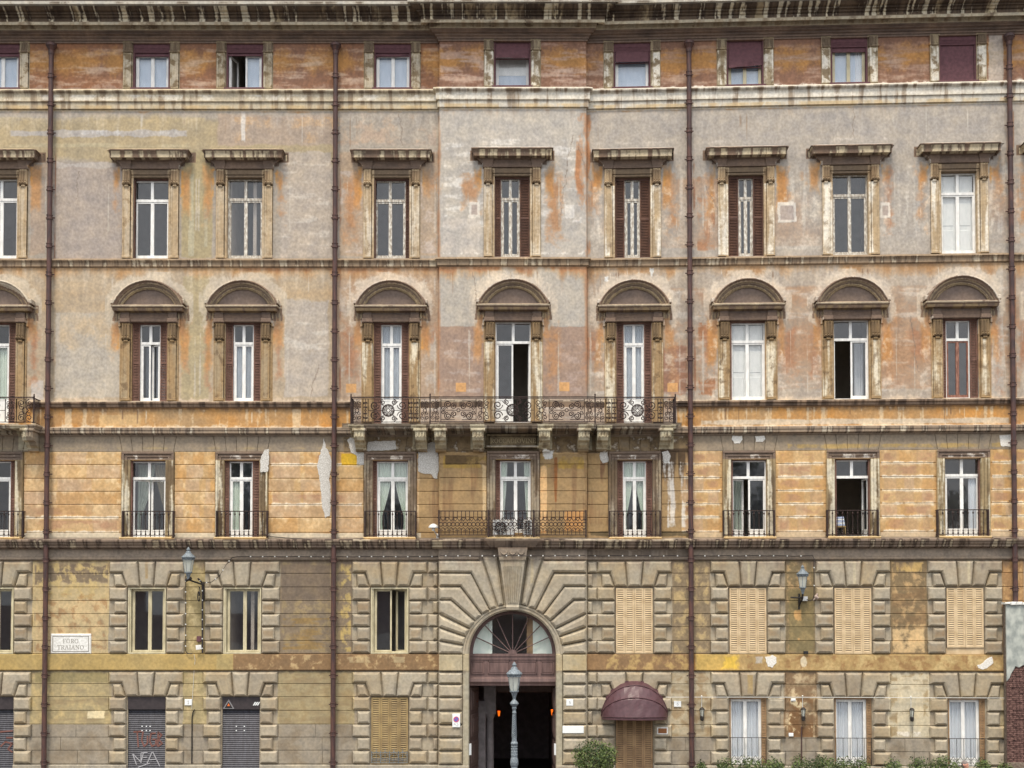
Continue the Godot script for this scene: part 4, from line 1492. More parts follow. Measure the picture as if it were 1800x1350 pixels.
func attic_windows() -> void:
	for i in ATTIC.size():
		var cx: float = ATTIC[i]
		var r := open_rect(cx, 32.5, 77, 156)
		var side: int = r[0]
		var z := zbase(side)
		# pilasters
		var s := part("window_surround", 1 if side == 2 else 0)
		var c := X(cx, 115, z)
		for m in [-1.0, 1.0]:
			var xa: float = c + minf(m * 34.5, m * 49.0) * 0.02
			var b := MB.new()
			b.bbox(xa, xa + 0.29, Y(156.5), Y(93), z, z + 0.05, 0.008)
			b.bbox(xa, xa + 0.06, Y(156.5), Y(93), z, z + 0.07, 0.008)
			b.bbox(xa + 0.23, xa + 0.29, Y(156.5), Y(93), z, z + 0.07, 0.008)
			put("pilaster", b, M.wall, s)
			b = MB.new()
			b.bbox(xa - 0.01, xa + 0.3, Y(91), Y(75.5), z, z + 0.08, 0.01)
			b.bbox(xa - 0.03, xa + 0.32, Y(93.5), Y(90.5), z, z + 0.11, 0.015)
			for q in 3:
				b.bbox(xa + 0.03 + q * 0.09, xa + 0.08 + q * 0.09, Y(90), Y(78), z + 0.07, z + 0.1, 0.012)
			put("capital", b, M.wall, s)
		var w := part("window", 1 if side == 2 else 0)
		var x0: float = r[1]
		var x1: float = r[2]
		var y0: float = r[3]
		var y1: float = r[4]
		var zf := -0.2
		var b := MB.new()      # guides of the blind and the sill
		b.box(x0, x0 + 0.06, y0, y1, zf, z - 0.04)
		b.box(x1 - 0.06, x1, y0, y1, zf, z - 0.04)
		b.box(x0 - 0.06, x1 + 0.06, y0 - 0.04, y0 + 0.012, zf, z + 0.1)
		put("blind_guide", b, M.maroon_cloth, w)
		var drop: float = [20.0, 20.0, 19.0, 20.0, 29.0, 34.0, 46.0, 22.0, 80.0, 30.0][i]
		b = MB.new()
		# valance with its pierced edge
		var yv := Y(92, 0.0)
		if not i in [4, 6]:
			b.box(x0 + 0.02, x1 - 0.02, yv, y1, z - 0.1, z - 0.03)
			for q in 22:
				for k in 3:
					var hx := lerpf(x0 + 0.08, x1 - 0.08, (q + 0.5 * (k % 2)) / 22.0)
					b.box(hx - 0.012, hx + 0.012, yv + 0.05 + k * 0.05, yv + 0.08 + k * 0.05, z - 0.03, z - 0.015)
			put("valance", b, M.maroon_cloth, w)
		b = MB.new()
		var yb := Y(77.0 + drop)
		var seg := 10
		for q in seg:
			for k in 12:
				var u0 := q / float(seg)
				var u1 := (q + 1) / float(seg)
				var v0 := k / 12.0
				var v1 := (k + 1) / 12.0
				var P := []
				for e in [[u0, v1], [u1, v1], [u1, v0], [u0, v0]]:
					var slant := 0.0
					if i == 3 or i == 6:
						slant = (e[0] - 0.5) * 0.1
					var wave := 0.0
					if i in [4, 6]:
						wave = 0.03 * sin(e[0] * 5.0 + e[1] * 7.0) + 0.015 * sin(e[0] * 13.0 - e[1] * 9.0)
					P.append(Vector3(lerpf(x0 + 0.07, x1 - 0.07, e[0]), lerpf(y1, yb, e[1]) + slant * e[1], z - 0.08 + wave * e[1] + (0.1 * e[1] if drop > 25.0 and drop < 60.0 else 0.0)))
				b.quad(P[0], P[1], P[2], P[3])
		b.box(x0 + 0.07, x1 - 0.07, yb - 0.02, yb + 0.015, z - 0.1, z - 0.06)
		put("blind", b, M.maroon_cloth, w)
		# white casements
		b = MB.new()
		var a := x0 + 0.07
		var e := x1 - 0.07
		frame_of(b, a, e, y0 + 0.012, y1, 0.05, zf - 0.04, zf + 0.04)
		put("frame", b, M.white_paint if i < 6 else M.cream_paint, w)
		var m := (a + e) * 0.5
		var hi := Y(95.0)
		var fm: Material = M.white_paint if i < 6 else M.cream_paint
		if i in [4, 5]:
			casement(a + 0.04, e - 0.04, y0 + 0.05, hi, zf, fm, 0.02, 0.0, true, w)
		else:
			casement(a + 0.04, m, y0 + 0.05, hi, zf, fm, 0.02, 72.0 if i == 2 else 0.0, true, w)
			casement(m, e - 0.04, y0 + 0.05, hi, zf, fm, 0.02, 0.0, false, w)
		# bluish sheets added behind the panes to imitate brighter reflected sky
		if i != 2:
			b = MB.new()
			b.box(a, e, y0, y1, zf - 0.09, zf - 0.07)
			put("inner_blind", b, M.inner_blind, w)
		else:
			b = MB.new()
			b.box(m, e, y0, y1, zf - 0.09, zf - 0.07)
			put("inner_blind", b, M.inner_blind, w)
		if i == 4:
			b = MB.new()
			b.box(a + 0.05, e - 0.05, Y(128), y1, zf - 0.06, zf - 0.05)
			put("roller_blind", b, M.white_board, w)
		if i == 7:
			curtain(lerpf(a, e, 0.72), e - 0.03, y0, hi, zf - 0.05, 3.0, M.white_curtain, w)

func upper_windows() -> void:
	var wp: Material = M.white_paint
	var pp: Material = M.peeling_paint
	var ds: Material = M.dark_shutter
	var third := [
		{"tr": 0.25}, {"tr": 0.25, "rl": 1, "sm": ds}, {"tr": 0.25, "m": pp}, {"tr": 0.25, "m": pp, "sr": 7.0, "rl": 1, "sm": ds},
		{"tr": 0.25, "m": pp, "sl": 11.0, "sr": 18.0, "sm": ds}, {"tr": 0.25, "m": pp, "sl": 17.0, "sr": 18.0, "sm": ds}, {"tr": 0.25, "m": pp, "sl": 18.0, "sr": 18.0, "sm": ds},
		{"tr": 0.25, "m": pp}, {"tr": 0.25, "cur": "boards"}, {"tr": 0.25, "sl": 17.0, "sr": 17.0, "sm": ds}]
	for i in THIRD.size():
		var r := open_rect(THIRD[i], 31, 313, 454)
		var o: Dictionary = third[i]
		o.z = -0.22 + zbase(r[0])
		o.kick = 0.06
		window_unit(r[0], r[1], r[2], r[3], r[4], o)
		upper_surround(i, THIRD[i], 3, 454.5)
	var second := [
		{"tr": 0.2, "sr": 13.0, "cur": "halves", "ccm": M.green_curtain, "kick": 0.8}, {"tr": 0.24, "sl": 13.0, "sr": 13.0, "cur": "halves", "ccm": M.grey_curtain, "or": 22.0}, {"tr": 0.24, "sl": 13.0, "sr": 13.0, "cur": "halves", "ccm": M.grey_curtain},
		{"tr": 0.2, "sl": 13.0, "sr": 13.0, "cur": "full", "ccm": M.grey_curtain, "kick": 0.78}, {"tr": 0.2, "or": 88.0, "kick": 0.78}, {"tr": 0.2, "sl": 13.0, "sr": 13.0, "cur": "full", "ccm": M.grey_curtain, "kick": 0.78},
		{"tr": 0.24, "rl": 1, "cur": "boards"}, {"tr": 0.24, "ol": 88.0, "cur": "end", "m": wp}, {"tr": 0.24, "sl": 6.0, "sr": 13.0, "cm": M.red_wood}, {"tr": 0.24, "sl": 13.0, "sr": 13.0}]
	for i in SECOND.size():
		var low := 744.0 if i in [0, 3, 4, 5] else 705.0
		var r := open_rect(SECOND[i], 31, 567, low)
		var o: Dictionary = second[i]
		o.z = -0.2 + zbase(r[0])
		if not o.has("kick"):
			o.kick = 0.05
		window_unit(r[0], r[1], r[2], r[3], r[4], o)
		upper_surround(i, SECOND[i], 2, low)
	var first := [
		{"sr": 9.0}, {"rl": 1, "ol": 18.0, "or": 18.0, "cur": "tied", "ccm": M.green_curtain, "ccm2": M.beige_curtain, "thin": 0.2}, {"sl": 8.0, "sr": 13.0, "cur": "start"},
		{"sl": 7.0, "cur": "tied"}, {"sl": 8.0, "cur": "sides"}, {"sl": 10.0, "sr": 11.0, "cur": "tied"},
		{"rl": 1, "ol": 40.0, "cur": "start", "ccm": M.green_curtain}, {"rl": 1, "rr": 1, "gone": 80.0}, {"rr": 1, "cur": "end"}, {"sl": 8.0}]
	for i in FIRST.size():
		var r := open_rect(FIRST[i], 31, 808, 945)
		var o: Dictionary = first[i]
		o.tr = 0.22
		o.z = -0.2 + zbase(r[0])
		o.kick = 0.2
		window_unit(r[0], r[1], r[2], r[3], r[4], o)
		first_surround(FIRST[i], i == 4)
		if i != 4:
			var side: int = r[0]
			var g := part("window_guard", 1 if side == 2 else 0)
			iron_rail(fp(FIRST[i] - 44.5, 920, 0.26).x, fp(FIRST[i] + 44.5, 920, 0.26).x, Y(944, 0.26), Y(898, 0.26), 0.26, g)

func lower_windows() -> void:
	for i in MEZZ.size():
		if MEZZ[i] < -900.0:
			continue
		var r := open_rect(MEZZ[i], 33, 1033, 1149)
		var wing := 1 if r[0] == 2 else 0
		if i < 4:
			var w := part("window", wing)
			var b := MB.new()
			frame_of(b, r[1], r[2], r[3], r[4], 0.045, -0.2, 0.03)      # timber lining of the opening
			put("lining", b, M.cream_paint, w)
			b = MB.new()
			b.xf = Transform3D(Basis(Vector3.UP, PI / 2), Vector3(r[1] + 0.07, 0, 0.0))
			louvre(b, 0.0, 0.16, r[3] + 0.05, r[4] - 0.05, 0.0)
			put("shutter", b, M.cream_paint, w)
			var x0: float = r[1] + 0.1
			var x1: float = r[2] - 0.06
			var cx := (x0 + x1) * 0.5
			b = MB.new()
			frame_of(b, x0, x1, r[3] + 0.045, r[4] - 0.045, 0.035, -0.2, -0.13)
			put("frame", b, M.cream_paint, w)
			casement(x0 + 0.03, cx + 0.04, r[3] + 0.07, r[4] - 0.07, -0.15, M.cream_paint, 0.0, 0.0, true, w)
			casement(cx + 0.04, x1 - 0.03, r[3] + 0.07, r[4] - 0.07, -0.16, M.cream_paint, 0.0, 42.0 if i == 3 else 0.0, false, w)
		else:
			leaves(r, 0.02, M.beige_shutter, wing, 4, r[3] + (0.22 if i == 8 else 0.0))
			if i == 8:
				var b := MB.new()
				b.box(r[1], r[2], r[3], r[3] + 0.21, -0.1, 0.0)
				wput("window_panel", b, M.beige_shutter, wing)
	for i in GROUND.size():
		if GROUND[i] < -900.0:
			continue
		var low := 1402.0 if i in [0, 1, 2, 5] else 1344.0
		var r := open_rect(GROUND[i], 33, 1225, low)
		var wing := 1 if r[0] == 2 else 0
		if i < 3:
			roller(i, r)
		elif i == 3:
			leaves(r, 0.0, M.yellow_shutter, wing, 4, r[3])
			var g := part("window_guard", wing)
			var b := MB.new()
			var y0: float = r[3] + 0.06
			b.box(r[1] + 0.02, r[2] - 0.02, y0, y0 + 0.02, 0.06, 0.08)
			b.box(r[1] + 0.02, r[2] - 0.02, y0 + 0.36, y0 + 0.375, 0.06, 0.08)
			for q in 5:
				var x := lerpf(r[1] + 0.04, r[2] - 0.04, q / 4.0)
				b.box(x - 0.012, x + 0.012, y0, y0 + 0.42, 0.055, 0.08)
				if q < 4:
					var c: float = x + (r[2] - r[1] - 0.08) / 8.0
					for m in [-1.0, 1.0]:
						scroll(b, Vector3(c + m * 0.065, y0 + 0.12, 0.07), 0.065, PI * 0.5, 1.4, -m, 0.009)
						b.bar(Vector3(c, y0 + 0.42, 0.07), Vector3(c + m * 0.13, y0 + 0.26, 0.07), 0.009)
					b.box(c - 0.008, c + 0.008, y0, y0 + 0.5, 0.06, 0.078)
			put("railing", b, M.lamp_metal, g)
		elif i == 5:
			leaves(r, -0.04, M.tan_shutter, wing, 4, r[3])
		else:
			var o := {"z": -0.16, "sr": [9.0, 9.0, 9.5][i - 6], "rl": 1, "sm": M.tan_shutter, "cur": "halves", "ccm": M.white_curtain, "kick": 0.2}
			window_unit(r[0], r[1], r[2], r[3], r[4], o)
			var g := part("window_guard", wing)
			var b := MB.new()
			var y0: float = r[3] + 0.03
			var zz := 0.04
			b.box(r[1], r[2], y0 + 0.93, y0 + 0.95, zz - 0.01, zz + 0.01)
			b.box(r[1], r[2], y0, y0 + 0.02, zz - 0.01, zz + 0.01)
			for q in 6:
				var x := lerpf(r[1] + 0.04, r[2] - 0.04, q / 5.0)
				b.box(x - 0.008, x + 0.008, y0, y0 + 0.95, zz - 0.008, zz + 0.008)
				if q < 5:
					var c: float = x + (r[2] - r[1] - 0.08) / 10.0
					for m in [-1.0, 1.0]:
						scroll(b, Vector3(c + m * 0.055, y0 + 0.1, zz), 0.05, PI * 0.5, 1.3, -m, 0.008)
						b.bar(Vector3(c, y0 + 0.32, zz), Vector3(c + m * 0.11, y0 + 0.16, zz), 0.008)
			put("railing", b, M.black_iron, g)

func leaves(r: Array, z: float, m: Material, wing: int, n: int, y0: float) -> void:
	var w := part("window", wing)
	for k in n:
		var a := lerpf(r[1] + 0.01, r[2] - 0.01, float(k) / n)
		var e := lerpf(r[1] + 0.01, r[2] - 0.01, float(k + 1) / n)
		shutter(a + 0.004, e - 0.004, y0 + 0.01, r[4] - 0.02, z + (0.01 if k % 2 == 0 else 0.0), m, w, 0.075, 0.055, false)
	var b := MB.new()
	b.box(r[1], r[2], y0, r[4], z - 0.09, z - 0.07)
	put("backing_board", b, M.dark_wood, w)

func roller(i: int, r: Array) -> void:
	var w := part("shop_door", 0)
	var b := MB.new()
	b.box(r[1], r[2], Y(1247), r[4], -0.12, 0.0)
	put("shutter_box", b, M.black_box, w)
	b = MB.new()
	var n := 44
	var yt := Y(1247)
	for k in n:
		var ya := lerpf(r[3], yt, float(k) / n)
		var yb := lerpf(r[3], yt, float(k + 1) / n)
		var ym := (ya + yb) * 0.5
		b.quad(Vector3(r[1], ya, -0.1), Vector3(r[2], ya, -0.1), Vector3(r[2], ym, -0.075), Vector3(r[1], ym, -0.075))
		b.quad(Vector3(r[1], ym, -0.075), Vector3(r[2], ym, -0.075), Vector3(r[2], yb, -0.1), Vector3(r[1], yb, -0.1))
	var door := put("roller_shutter", b, M.dark_metal_shutter, w)
	var c: float = (r[1] + r[2]) * 0.5
	if i == 2:
		# triangular sign on the shutter box
		b = MB.new()
		var x := fp(402, 1240, 0, 0).x
		b.slab([Vector2(x - 0.2, Y(1246)), Vector2(x + 0.2, Y(1246)), Vector2(x, Y(1229))], 0.002, 0.014, 0.004)
		put("triangle_sign", b, M.grey_mark, w)
		b = MB.new()
		b.slab([Vector2(x - 0.14, Y(1244.6)), Vector2(x + 0.14, Y(1244.6)), Vector2(x, Y(1233))], 0.014, 0.02, 0.002)
		put("triangle_sign", b, M.black, w)
		b = MB.new()
		b.slab([Vector2(x - 0.05, Y(1241)), Vector2(x + 0.05, Y(1241)), Vector2(x, Y(1236))], 0.02, 0.026, 0.002)
		put("triangle_sign", b, M.orange_mark, w)
		b = MB.new()
		for q in [[-0.02, 0.0], [0.05, 0.03], [0.12, 0.06]]:
			b.slab([Vector2(r[2] - 0.22 + q[0], Y(1240)), Vector2(r[2] - 0.17 + q[0], Y(1240)), Vector2(r[2] - 0.1 + q[0], Y(1234)), Vector2(r[2] - 0.15 + q[0], Y(1234))], 0.002, 0.008, 0.001)
		put("sticker", b, M.sign_white, w)
	# small white marks and spray paint
	b = MB.new()
	if i > 0:
		var yy := Y(1277)
		for q in [[-0.17, 0.0], [-0.02, 0.0], [0.11, 0.0], [-0.17, -0.15], [-0.02, -0.15], [0.11, -0.15]]:
			if i == 2 and q[0] == -0.02:
				continue
			b.box(c + q[0] - 0.02, c + q[0] + 0.02, yy + q[1] - 0.02, yy + q[1] + 0.02, -0.074, -0.071)
		put("sticker", b, M.sign_white, door)
	if i == 2:
		return
	var strokes := []
	var oy := Y(1302)
	if i == 1:
		strokes = [[[-0.46, 0.3], [-0.18, 0.32]], [[-0.34, 0.3], [-0.3, -0.22]], [[-0.14, 0.3], [-0.18, 0.0], [-0.1, -0.2], [0.02, -0.1], [0.02, 0.16]], [[0.3, 0.26], [0.14, 0.24], [0.1, -0.02], [0.18, -0.2], [0.32, -0.14], [0.32, 0.04], [0.2, 0.04]], [[0.4, 0.3], [0.38, -0.2]], [[0.4, 0.28], [0.52, 0.2], [0.4, 0.05], [0.54, -0.1], [0.4, -0.2]]]
	else:
		strokes = [[[0.1, 0.3], [0.6, 0.34]], [[0.4, 0.1], [0.6, 0.1]], [[0.2, -0.2], [0.35, -0.05], [0.6, -0.1], [0.45, -0.3], [0.6, -0.4]]]
	b = MB.new()
	for st in strokes:
		for q in st.size() - 1:
			spray(b, c, oy, st[q], st[q + 1], 0.028)
	put("graffiti", b, M.rust_spray, door)
	if i == 1:
		b = MB.new()
		oy = Y(1334)
		for st in [[[-0.5, 0.18], [-0.36, -0.2]], [[-0.5, 0.18], [-0.2, -0.12], [-0.2, 0.2]], [[-0.2, 0.2], [0.02, 0.22]], [[-0.12, 0.04], [0.0, 0.05]], [[-0.12, 0.2], [-0.2, -0.14]], [[0.0, -0.2], [0.2, 0.26], [0.46, -0.26]], [[0.06, -0.04], [0.34, -0.02]], [[-0.3, -0.3], [0.1, -0.16]]]:
			for q in st.size() - 1:
				spray(b, c, oy, st[q], st[q + 1], 0.015)
		put("graffiti", b, M.white_spray, door)

func spray(b: MB, c: float, oy: float, p: Array, q: Array, w: float) -> void:
	var a := Vector2(c + p[0], oy + p[1])
	var e := Vector2(c + q[0], oy + q[1])
	var n := (e - a).normalized()
	var s := Vector2(-n.y, n.x) * w
	a -= n * w * 0.5
	e += n * w * 0.5
	var z := -0.0725
	b.quad(Vector3(a.x - s.x, a.y - s.y, z), Vector3(e.x - s.x, e.y - s.y, z), Vector3(e.x + s.x, e.y + s.y, z), Vector3(a.x + s.x, a.y + s.y, z))

func build_gateway() -> void:
	# timber fanlight, panelled transom and the open passage
	var z := -0.28
	var g := part("gateway", 0)
	var C := Vector2(X(901, 1150, 0.0), Y(1150))
	var R := 1.56
	var b := MB.new()
	b.arc(C.x, C.y, 0.0, PI, 40, [Vector2(R, z - 0.1), Vector2(R, z + 0.06), Vector2(R - 0.07, z + 0.07), Vector2(R - 0.09, z + 0.03), Vector2(R - 0.15, z + 0.03), Vector2(R - 0.16, z - 0.05)])
	b.box(C.x - R, C.x + R, C.y - 0.08, C.y + 0.01, z - 0.08, z + 0.06)
	for k in range(1, 8):
		var a := PI * k / 8.0
		a = [0.0, 0.43, 0.8, 1.15, PI / 2, PI - 1.15, PI - 0.8, PI - 0.43][k]
		b.bar(Vector3(C.x + cos(a) * 0.1, C.y + sin(a) * 0.1, z), Vector3(C.x + cos(a) * (R - 0.12), C.y + sin(a) * (R - 0.12), z), 0.022)
	b.arc(C.x, C.y, 0.0, PI, 14, [Vector2(0.15, z - 0.05), Vector2(0.15, z + 0.06), Vector2(0.0, z + 0.07)])
	var fan := put("fanlight", b, M.portal_wood, g)
	b = MB.new()
	for k in 24:
		var a := PI * k / 24.0
		var e := PI * (k + 1) / 24.0
		b.tri(Vector3(C.x, C.y, z), Vector3(C.x + cos(a) * (R - 0.13), C.y + sin(a) * (R - 0.13), z), Vector3(C.x + cos(e) * (R - 0.13), C.y + sin(e) * (R - 0.13), z))
	put("pane", b, M.glass, fan)
	# pale boards and a dark gap behind the fanlight
	b = MB.new()
	b.box(C.x - 1.5, C.x - 0.72, C.y, C.y + 1.4, z - 0.14, z - 0.12)
	b.box(C.x + 0.72, C.x + 1.5, C.y, C.y + 1.4, z - 0.14, z - 0.12)
	b.box(C.x - 0.84, C.x - 0.72, C.y, C.y + 1.4, z - 0.12, z - 0.1)
	put("screen", b, M.green_board, g)
	b = MB.new()
	b.box(C.x + 0.5, C.x + 0.72, C.y, C.y + 1.4, z - 0.14, z - 0.12)
	put("screen", b, M.tan_shutter, g)
	# transom
	b = MB.new()
	var y1 := C.y - 0.08
	var y0 := Y(1205, z)
	b.box(C.x - R, C.x + R, Y(1190, z), y1, z - 0.06, z)
	b.box(C.x - R, C.x + R, y1 - 0.12, y1, z, z + 0.03)
	b.sweep([Vector2(C.x - R, z), Vector2(C.x + R, z)], [Vector2(0.0, y0), Vector2(0.03, y0), Vector2(0.04, y0 + 0.06), Vector2(0.1, y0 + 0.14), Vector2(0.08, y0 + 0.24), Vector2(0.0, y0 + 0.3)], [0.0, 0.0])
	b.box(C.x - R, C.x + R, y0, y0 + 0.3, z - 0.1, z)
	for q in [[-1.46, -1.0], [-0.86, -0.1], [0.1, 0.86], [1.0, 1.46]]:
		var yy0 := Y(1185, z)
		var yy1 := Y(1161.5, z)
		b.box(C.x + q[0], C.x + q[1], yy0, yy0 + 0.03, z, z + 0.03)
		b.box(C.x + q[0], C.x + q[1], yy1 - 0.03, yy1, z, z + 0.03)
		b.box(C.x + q[0], C.x + q[0] + 0.03, yy0, yy1, z, z + 0.03)
		b.box(C.x + q[1] - 0.03, C.x + q[1], yy0, yy1, z, z + 0.03)
		b.bbox(C.x + q[0] + 0.05, C.x + q[1] - 0.05, yy0 + 0.05, yy1 - 0.05, z, z + 0.012, 0.01)
	put("transom", b, M.portal_wood, g)
	# door leaf, folded inwards on its hinge
	for m in [-1.0, 1.0]:
		b = MB.new()
		b.xf = Transform3D(Basis(Vector3.UP, deg_to_rad(80.0 if m < 0 else -89.0)), Vector3(C.x + m * (R - 0.06), 0, z - 0.1))
		if m > 0:
			b.xf = b.xf * Transform3D(Basis().scaled(Vector3(-1, 1, 1)), Vector3.ZERO)
		b.box(0.0, 1.45, 0.02, y0 - 0.02, -0.06, 0.0)
		for k in 4:
			b.bbox(0.12, 1.33, 0.15 + k * 0.95, 0.95 + k * 0.95, 0.0, 0.04, 0.03)
			b.bbox(0.3, 1.15, 0.3 + k * 0.95, 0.8 + k * 0.95, 0.04, 0.06, 0.02)
		put("door_leaf", b, M.dark_wood, g)
	# the passage: walls, vault, floor, an inner pier with half columns
	var zb := -12.0
	var p := part("passage", 0)
	b = MB.new()
	b.box(C.x - 1.9, C.x - 1.62, -0.1, Y(1170), zb, -0.62)
	put("wall", b, M.passage_wall, p)
	b = MB.new()
	b.box(C.x + 1.62, C.x + 1.9, -0.1, Y(1170), zb, -0.62)
	put("wall", b, M.passage_wall, p)
	b = MB.new()
	b.box(C.x - 1.9, C.x + 1.9, Y(1190, -0.5), Y(1172), zb, -0.4)
	put("ceiling", b, M.passage_wall, p)
	b = MB.new()
	b.box(C.x - 1.9, C.x + 1.9, -0.1, Y(1190), zb - 0.2, zb)
	put("end_wall", b, M.passage_wall, p)
	b = MB.new()
	b.box(C.x - 1.9, C.x + 1.9, -0.12, 0.01, zb, -0.3)
	put("floor", b, M.road_cobble, p)
	b = MB.new()
	b.box(C.x - 0.55, C.x + 1.65, 3.3, Y(1185), -6.4, -6.0)
	put("cross_beam", b, M.dark_wood, p)
	# inner arch
	var zp := -2.6
	b = MB.new()
	var xl := C.x - 1.62
	b.bbox(xl, xl + 0.32, 0.0, 3.9, zp - 0.6, zp + 0.1, 0.03)
	b.bbox(xl + 0.32, xl + 0.62, 0.0, 3.2, zp - 0.9, zp - 0.05, 0.03)
	b.lathe(Vector3(xl + 0.78, 0.0, zp - 0.3), [Vector2(0.2, 0.0), Vector2(0.2, 0.15), Vector2(0.15, 0.2), Vector2(0.13, 2.5), Vector2(0.17, 2.6), Vector2(0.2, 2.7)], 14)
	b.box(xl + 0.56, xl + 1.0, 2.7, 4.1, zp - 0.6, zp - 0.1)
	b.box(xl + 0.3, C.x + 1.6, 3.75, 4.1, zp - 0.5, zp - 0.1)
	put("inner_pier", b, M.passage_wall, p)
	b = MB.new()
	b.box(xl + 1.0, C.x + 1.6, 3.5, 3.75, zp - 1.2, zp - 0.6)
	put("beam", b, M.dark_wood, p)

func sconce(px: float, py: float, d: float, s: float, label: String) -> void:
	var q := fp(px, py, d, 0)
	var t := thing("passage_sconce", label, "wall lamp", Transform3D(Basis(), Vector3(q.x, q.y, d)), "lit lamps in the gateway passage")
	var b := MB.new()
	b.lathe(Vector3.ZERO, [Vector2(0.02, -0.16 * s), Vector2(0.05 * s, -0.1 * s), Vector2(0.075 * s, 0.12 * s)], 12)
	put("shade", b, M.glow, t)
	b = MB.new()
	b.bar(Vector3(0, -0.15 * s, 0), Vector3(0, -0.22 * s, -0.1), 0.015, 6)
	put("bracket", b, M.black, t)
	var l := OmniLight3D.new()
	l.name = "sconce_light"
	l.light_color = Color(1.0, 0.5, 0.14)
	l.light_energy = 0.05
	l.light_size = 0.08
	l.omni_range = 8.0
	l.omni_attenuation = 2.0
	l.shadow_enabled = true
	l.position = Vector3(0, 0.16 * s, 0.02)
	t.add_child(l)

# ---------------------------------------------------------------- things on and before the wall
func drainpipe(px: float, row: float, low: float, label: String) -> void:
	var d := 0.2
	var s := X(px, row, d)
	var t := thing("drainpipe", label, "drainpipe", at_wall(s, 0, d), "cast iron drainpipes on the facade")
	var y1 := Y(86)
	var y0 := maxf(0.0, Y(low))
	var b := MB.new()
	b.lathe(Vector3.ZERO, [Vector2(0.088, y0), Vector2(0.085, y1)], 14)
	put("pipe", b, M.drainpipe_paint, t)
	b = MB.new()
	b.lathe(Vector3(0, y1 - 0.15, 0), [Vector2(0.1, -0.14), Vector2(0.11, -0.02), Vector2(0.1, 0.0), Vector2(0.16, 0.12), Vector2(0.19, 0.15), Vector2(0.19, 0.24), Vector2(0.17, 0.26), Vector2(0.0, 0.26)], 16)
	put("hopper", b, M.drainpipe_paint, t)
	var y := y1 - 1.05
	var k := 0
	while y > y0 + 0.2:
		b = MB.new()
		b.lathe(Vector3(0, y, 0), [Vector2(0.086, -0.09), Vector2(0.112, -0.085), Vector2(0.112, -0.06), Vector2(0.098, -0.05), Vector2(0.098, 0.04), Vector2(0.112, 0.05), Vector2(0.112, 0.075), Vector2(0.086, 0.08)], 14)
		b.box(-0.02, 0.02, -0.02, 0.02, -0.2, -0.08) if false else b.box(-0.16, 0.16, y - 0.02, y + 0.02, -0.1, -0.08)
		put("collar", b, M.drainpipe_paint, t)
		y -= 1.01
		k += 1

func lantern(t: Node3D, o: Vector3, k: float, metal: Material) -> void:
	# six sided lantern; o: bottom of the glass, k: size
	var b := MB.new()
	b.lathe(o, [Vector2(0.23 * k, 0.62 * k), Vector2(0.3 * k, 0.63 * k), Vector2(0.3 * k, 0.66 * k), Vector2(0.2 * k, 0.76 * k), Vector2(0.13 * k, 0.82 * k), Vector2(0.11 * k, 0.88 * k), Vector2(0.06 * k, 0.92 * k)], 24)
	b.lathe(o, [Vector2(0.06 * k, 0.92 * k), Vector2(0.085 * k, 0.96 * k), Vector2(0.085 * k, 1.0 * k), Vector2(0.05 * k, 1.03 * k), Vector2(0.05 * k, 1.05 * k), Vector2(0.0, 1.1 * k)], 16)
	put("cap", b, metal, t)
	b = MB.new()
	b.lathe(o, [Vector2(0.24 * k, 0.53 * k), Vector2(0.27 * k, 0.55 * k), Vector2(0.265 * k, 0.62 * k)], 6, 0.3)
	for i in 12:
		var a := TAU * i / 12.0
		b.box(o.x + cos(a) * 0.255 * k - 0.012 * k, o.x + cos(a) * 0.255 * k + 0.012 * k, o.y + 0.53 * k, o.y + 0.61 * k, o.z + sin(a) * 0.255 * k - 0.012 * k, o.z + sin(a) * 0.255 * k + 0.012 * k)
	for i in 6:
		var a := TAU * i / 6.0 + 0.3
		b.bar(o + Vector3(cos(a) * 0.15 * k, 0.0, -sin(a) * 0.15 * k), o + Vector3(cos(a) * 0.235 * k, 0.54 * k, -sin(a) * 0.235 * k), 0.012 * k)
	b.lathe(o, [Vector2(0.05 * k, -0.3 * k), Vector2(0.07 * k, -0.2 * k), Vector2(0.12 * k, -0.05 * k), Vector2(0.17 * k, -0.02 * k), Vector2(0.17 * k, 0.02 * k), Vector2(0.15 * k, 0.02 * k)], 16)
	put("frame", b, metal, t)
	b = MB.new()
	b.lathe(o, [Vector2(0.148 * k, 0.02 * k), Vector2(0.232 * k, 0.54 * k)], 6, 0.3)
	put("glass", b, M.lantern_glass, t)
	b = MB.new()
	b.lathe(o, [Vector2(0.02 * k, 0.0), Vector2(0.06 * k, 0.1 * k), Vector2(0.06 * k, 0.3 * k), Vector2(0.0, 0.36 * k)], 10)
	put("bulb", b, M.white_plastic, t)

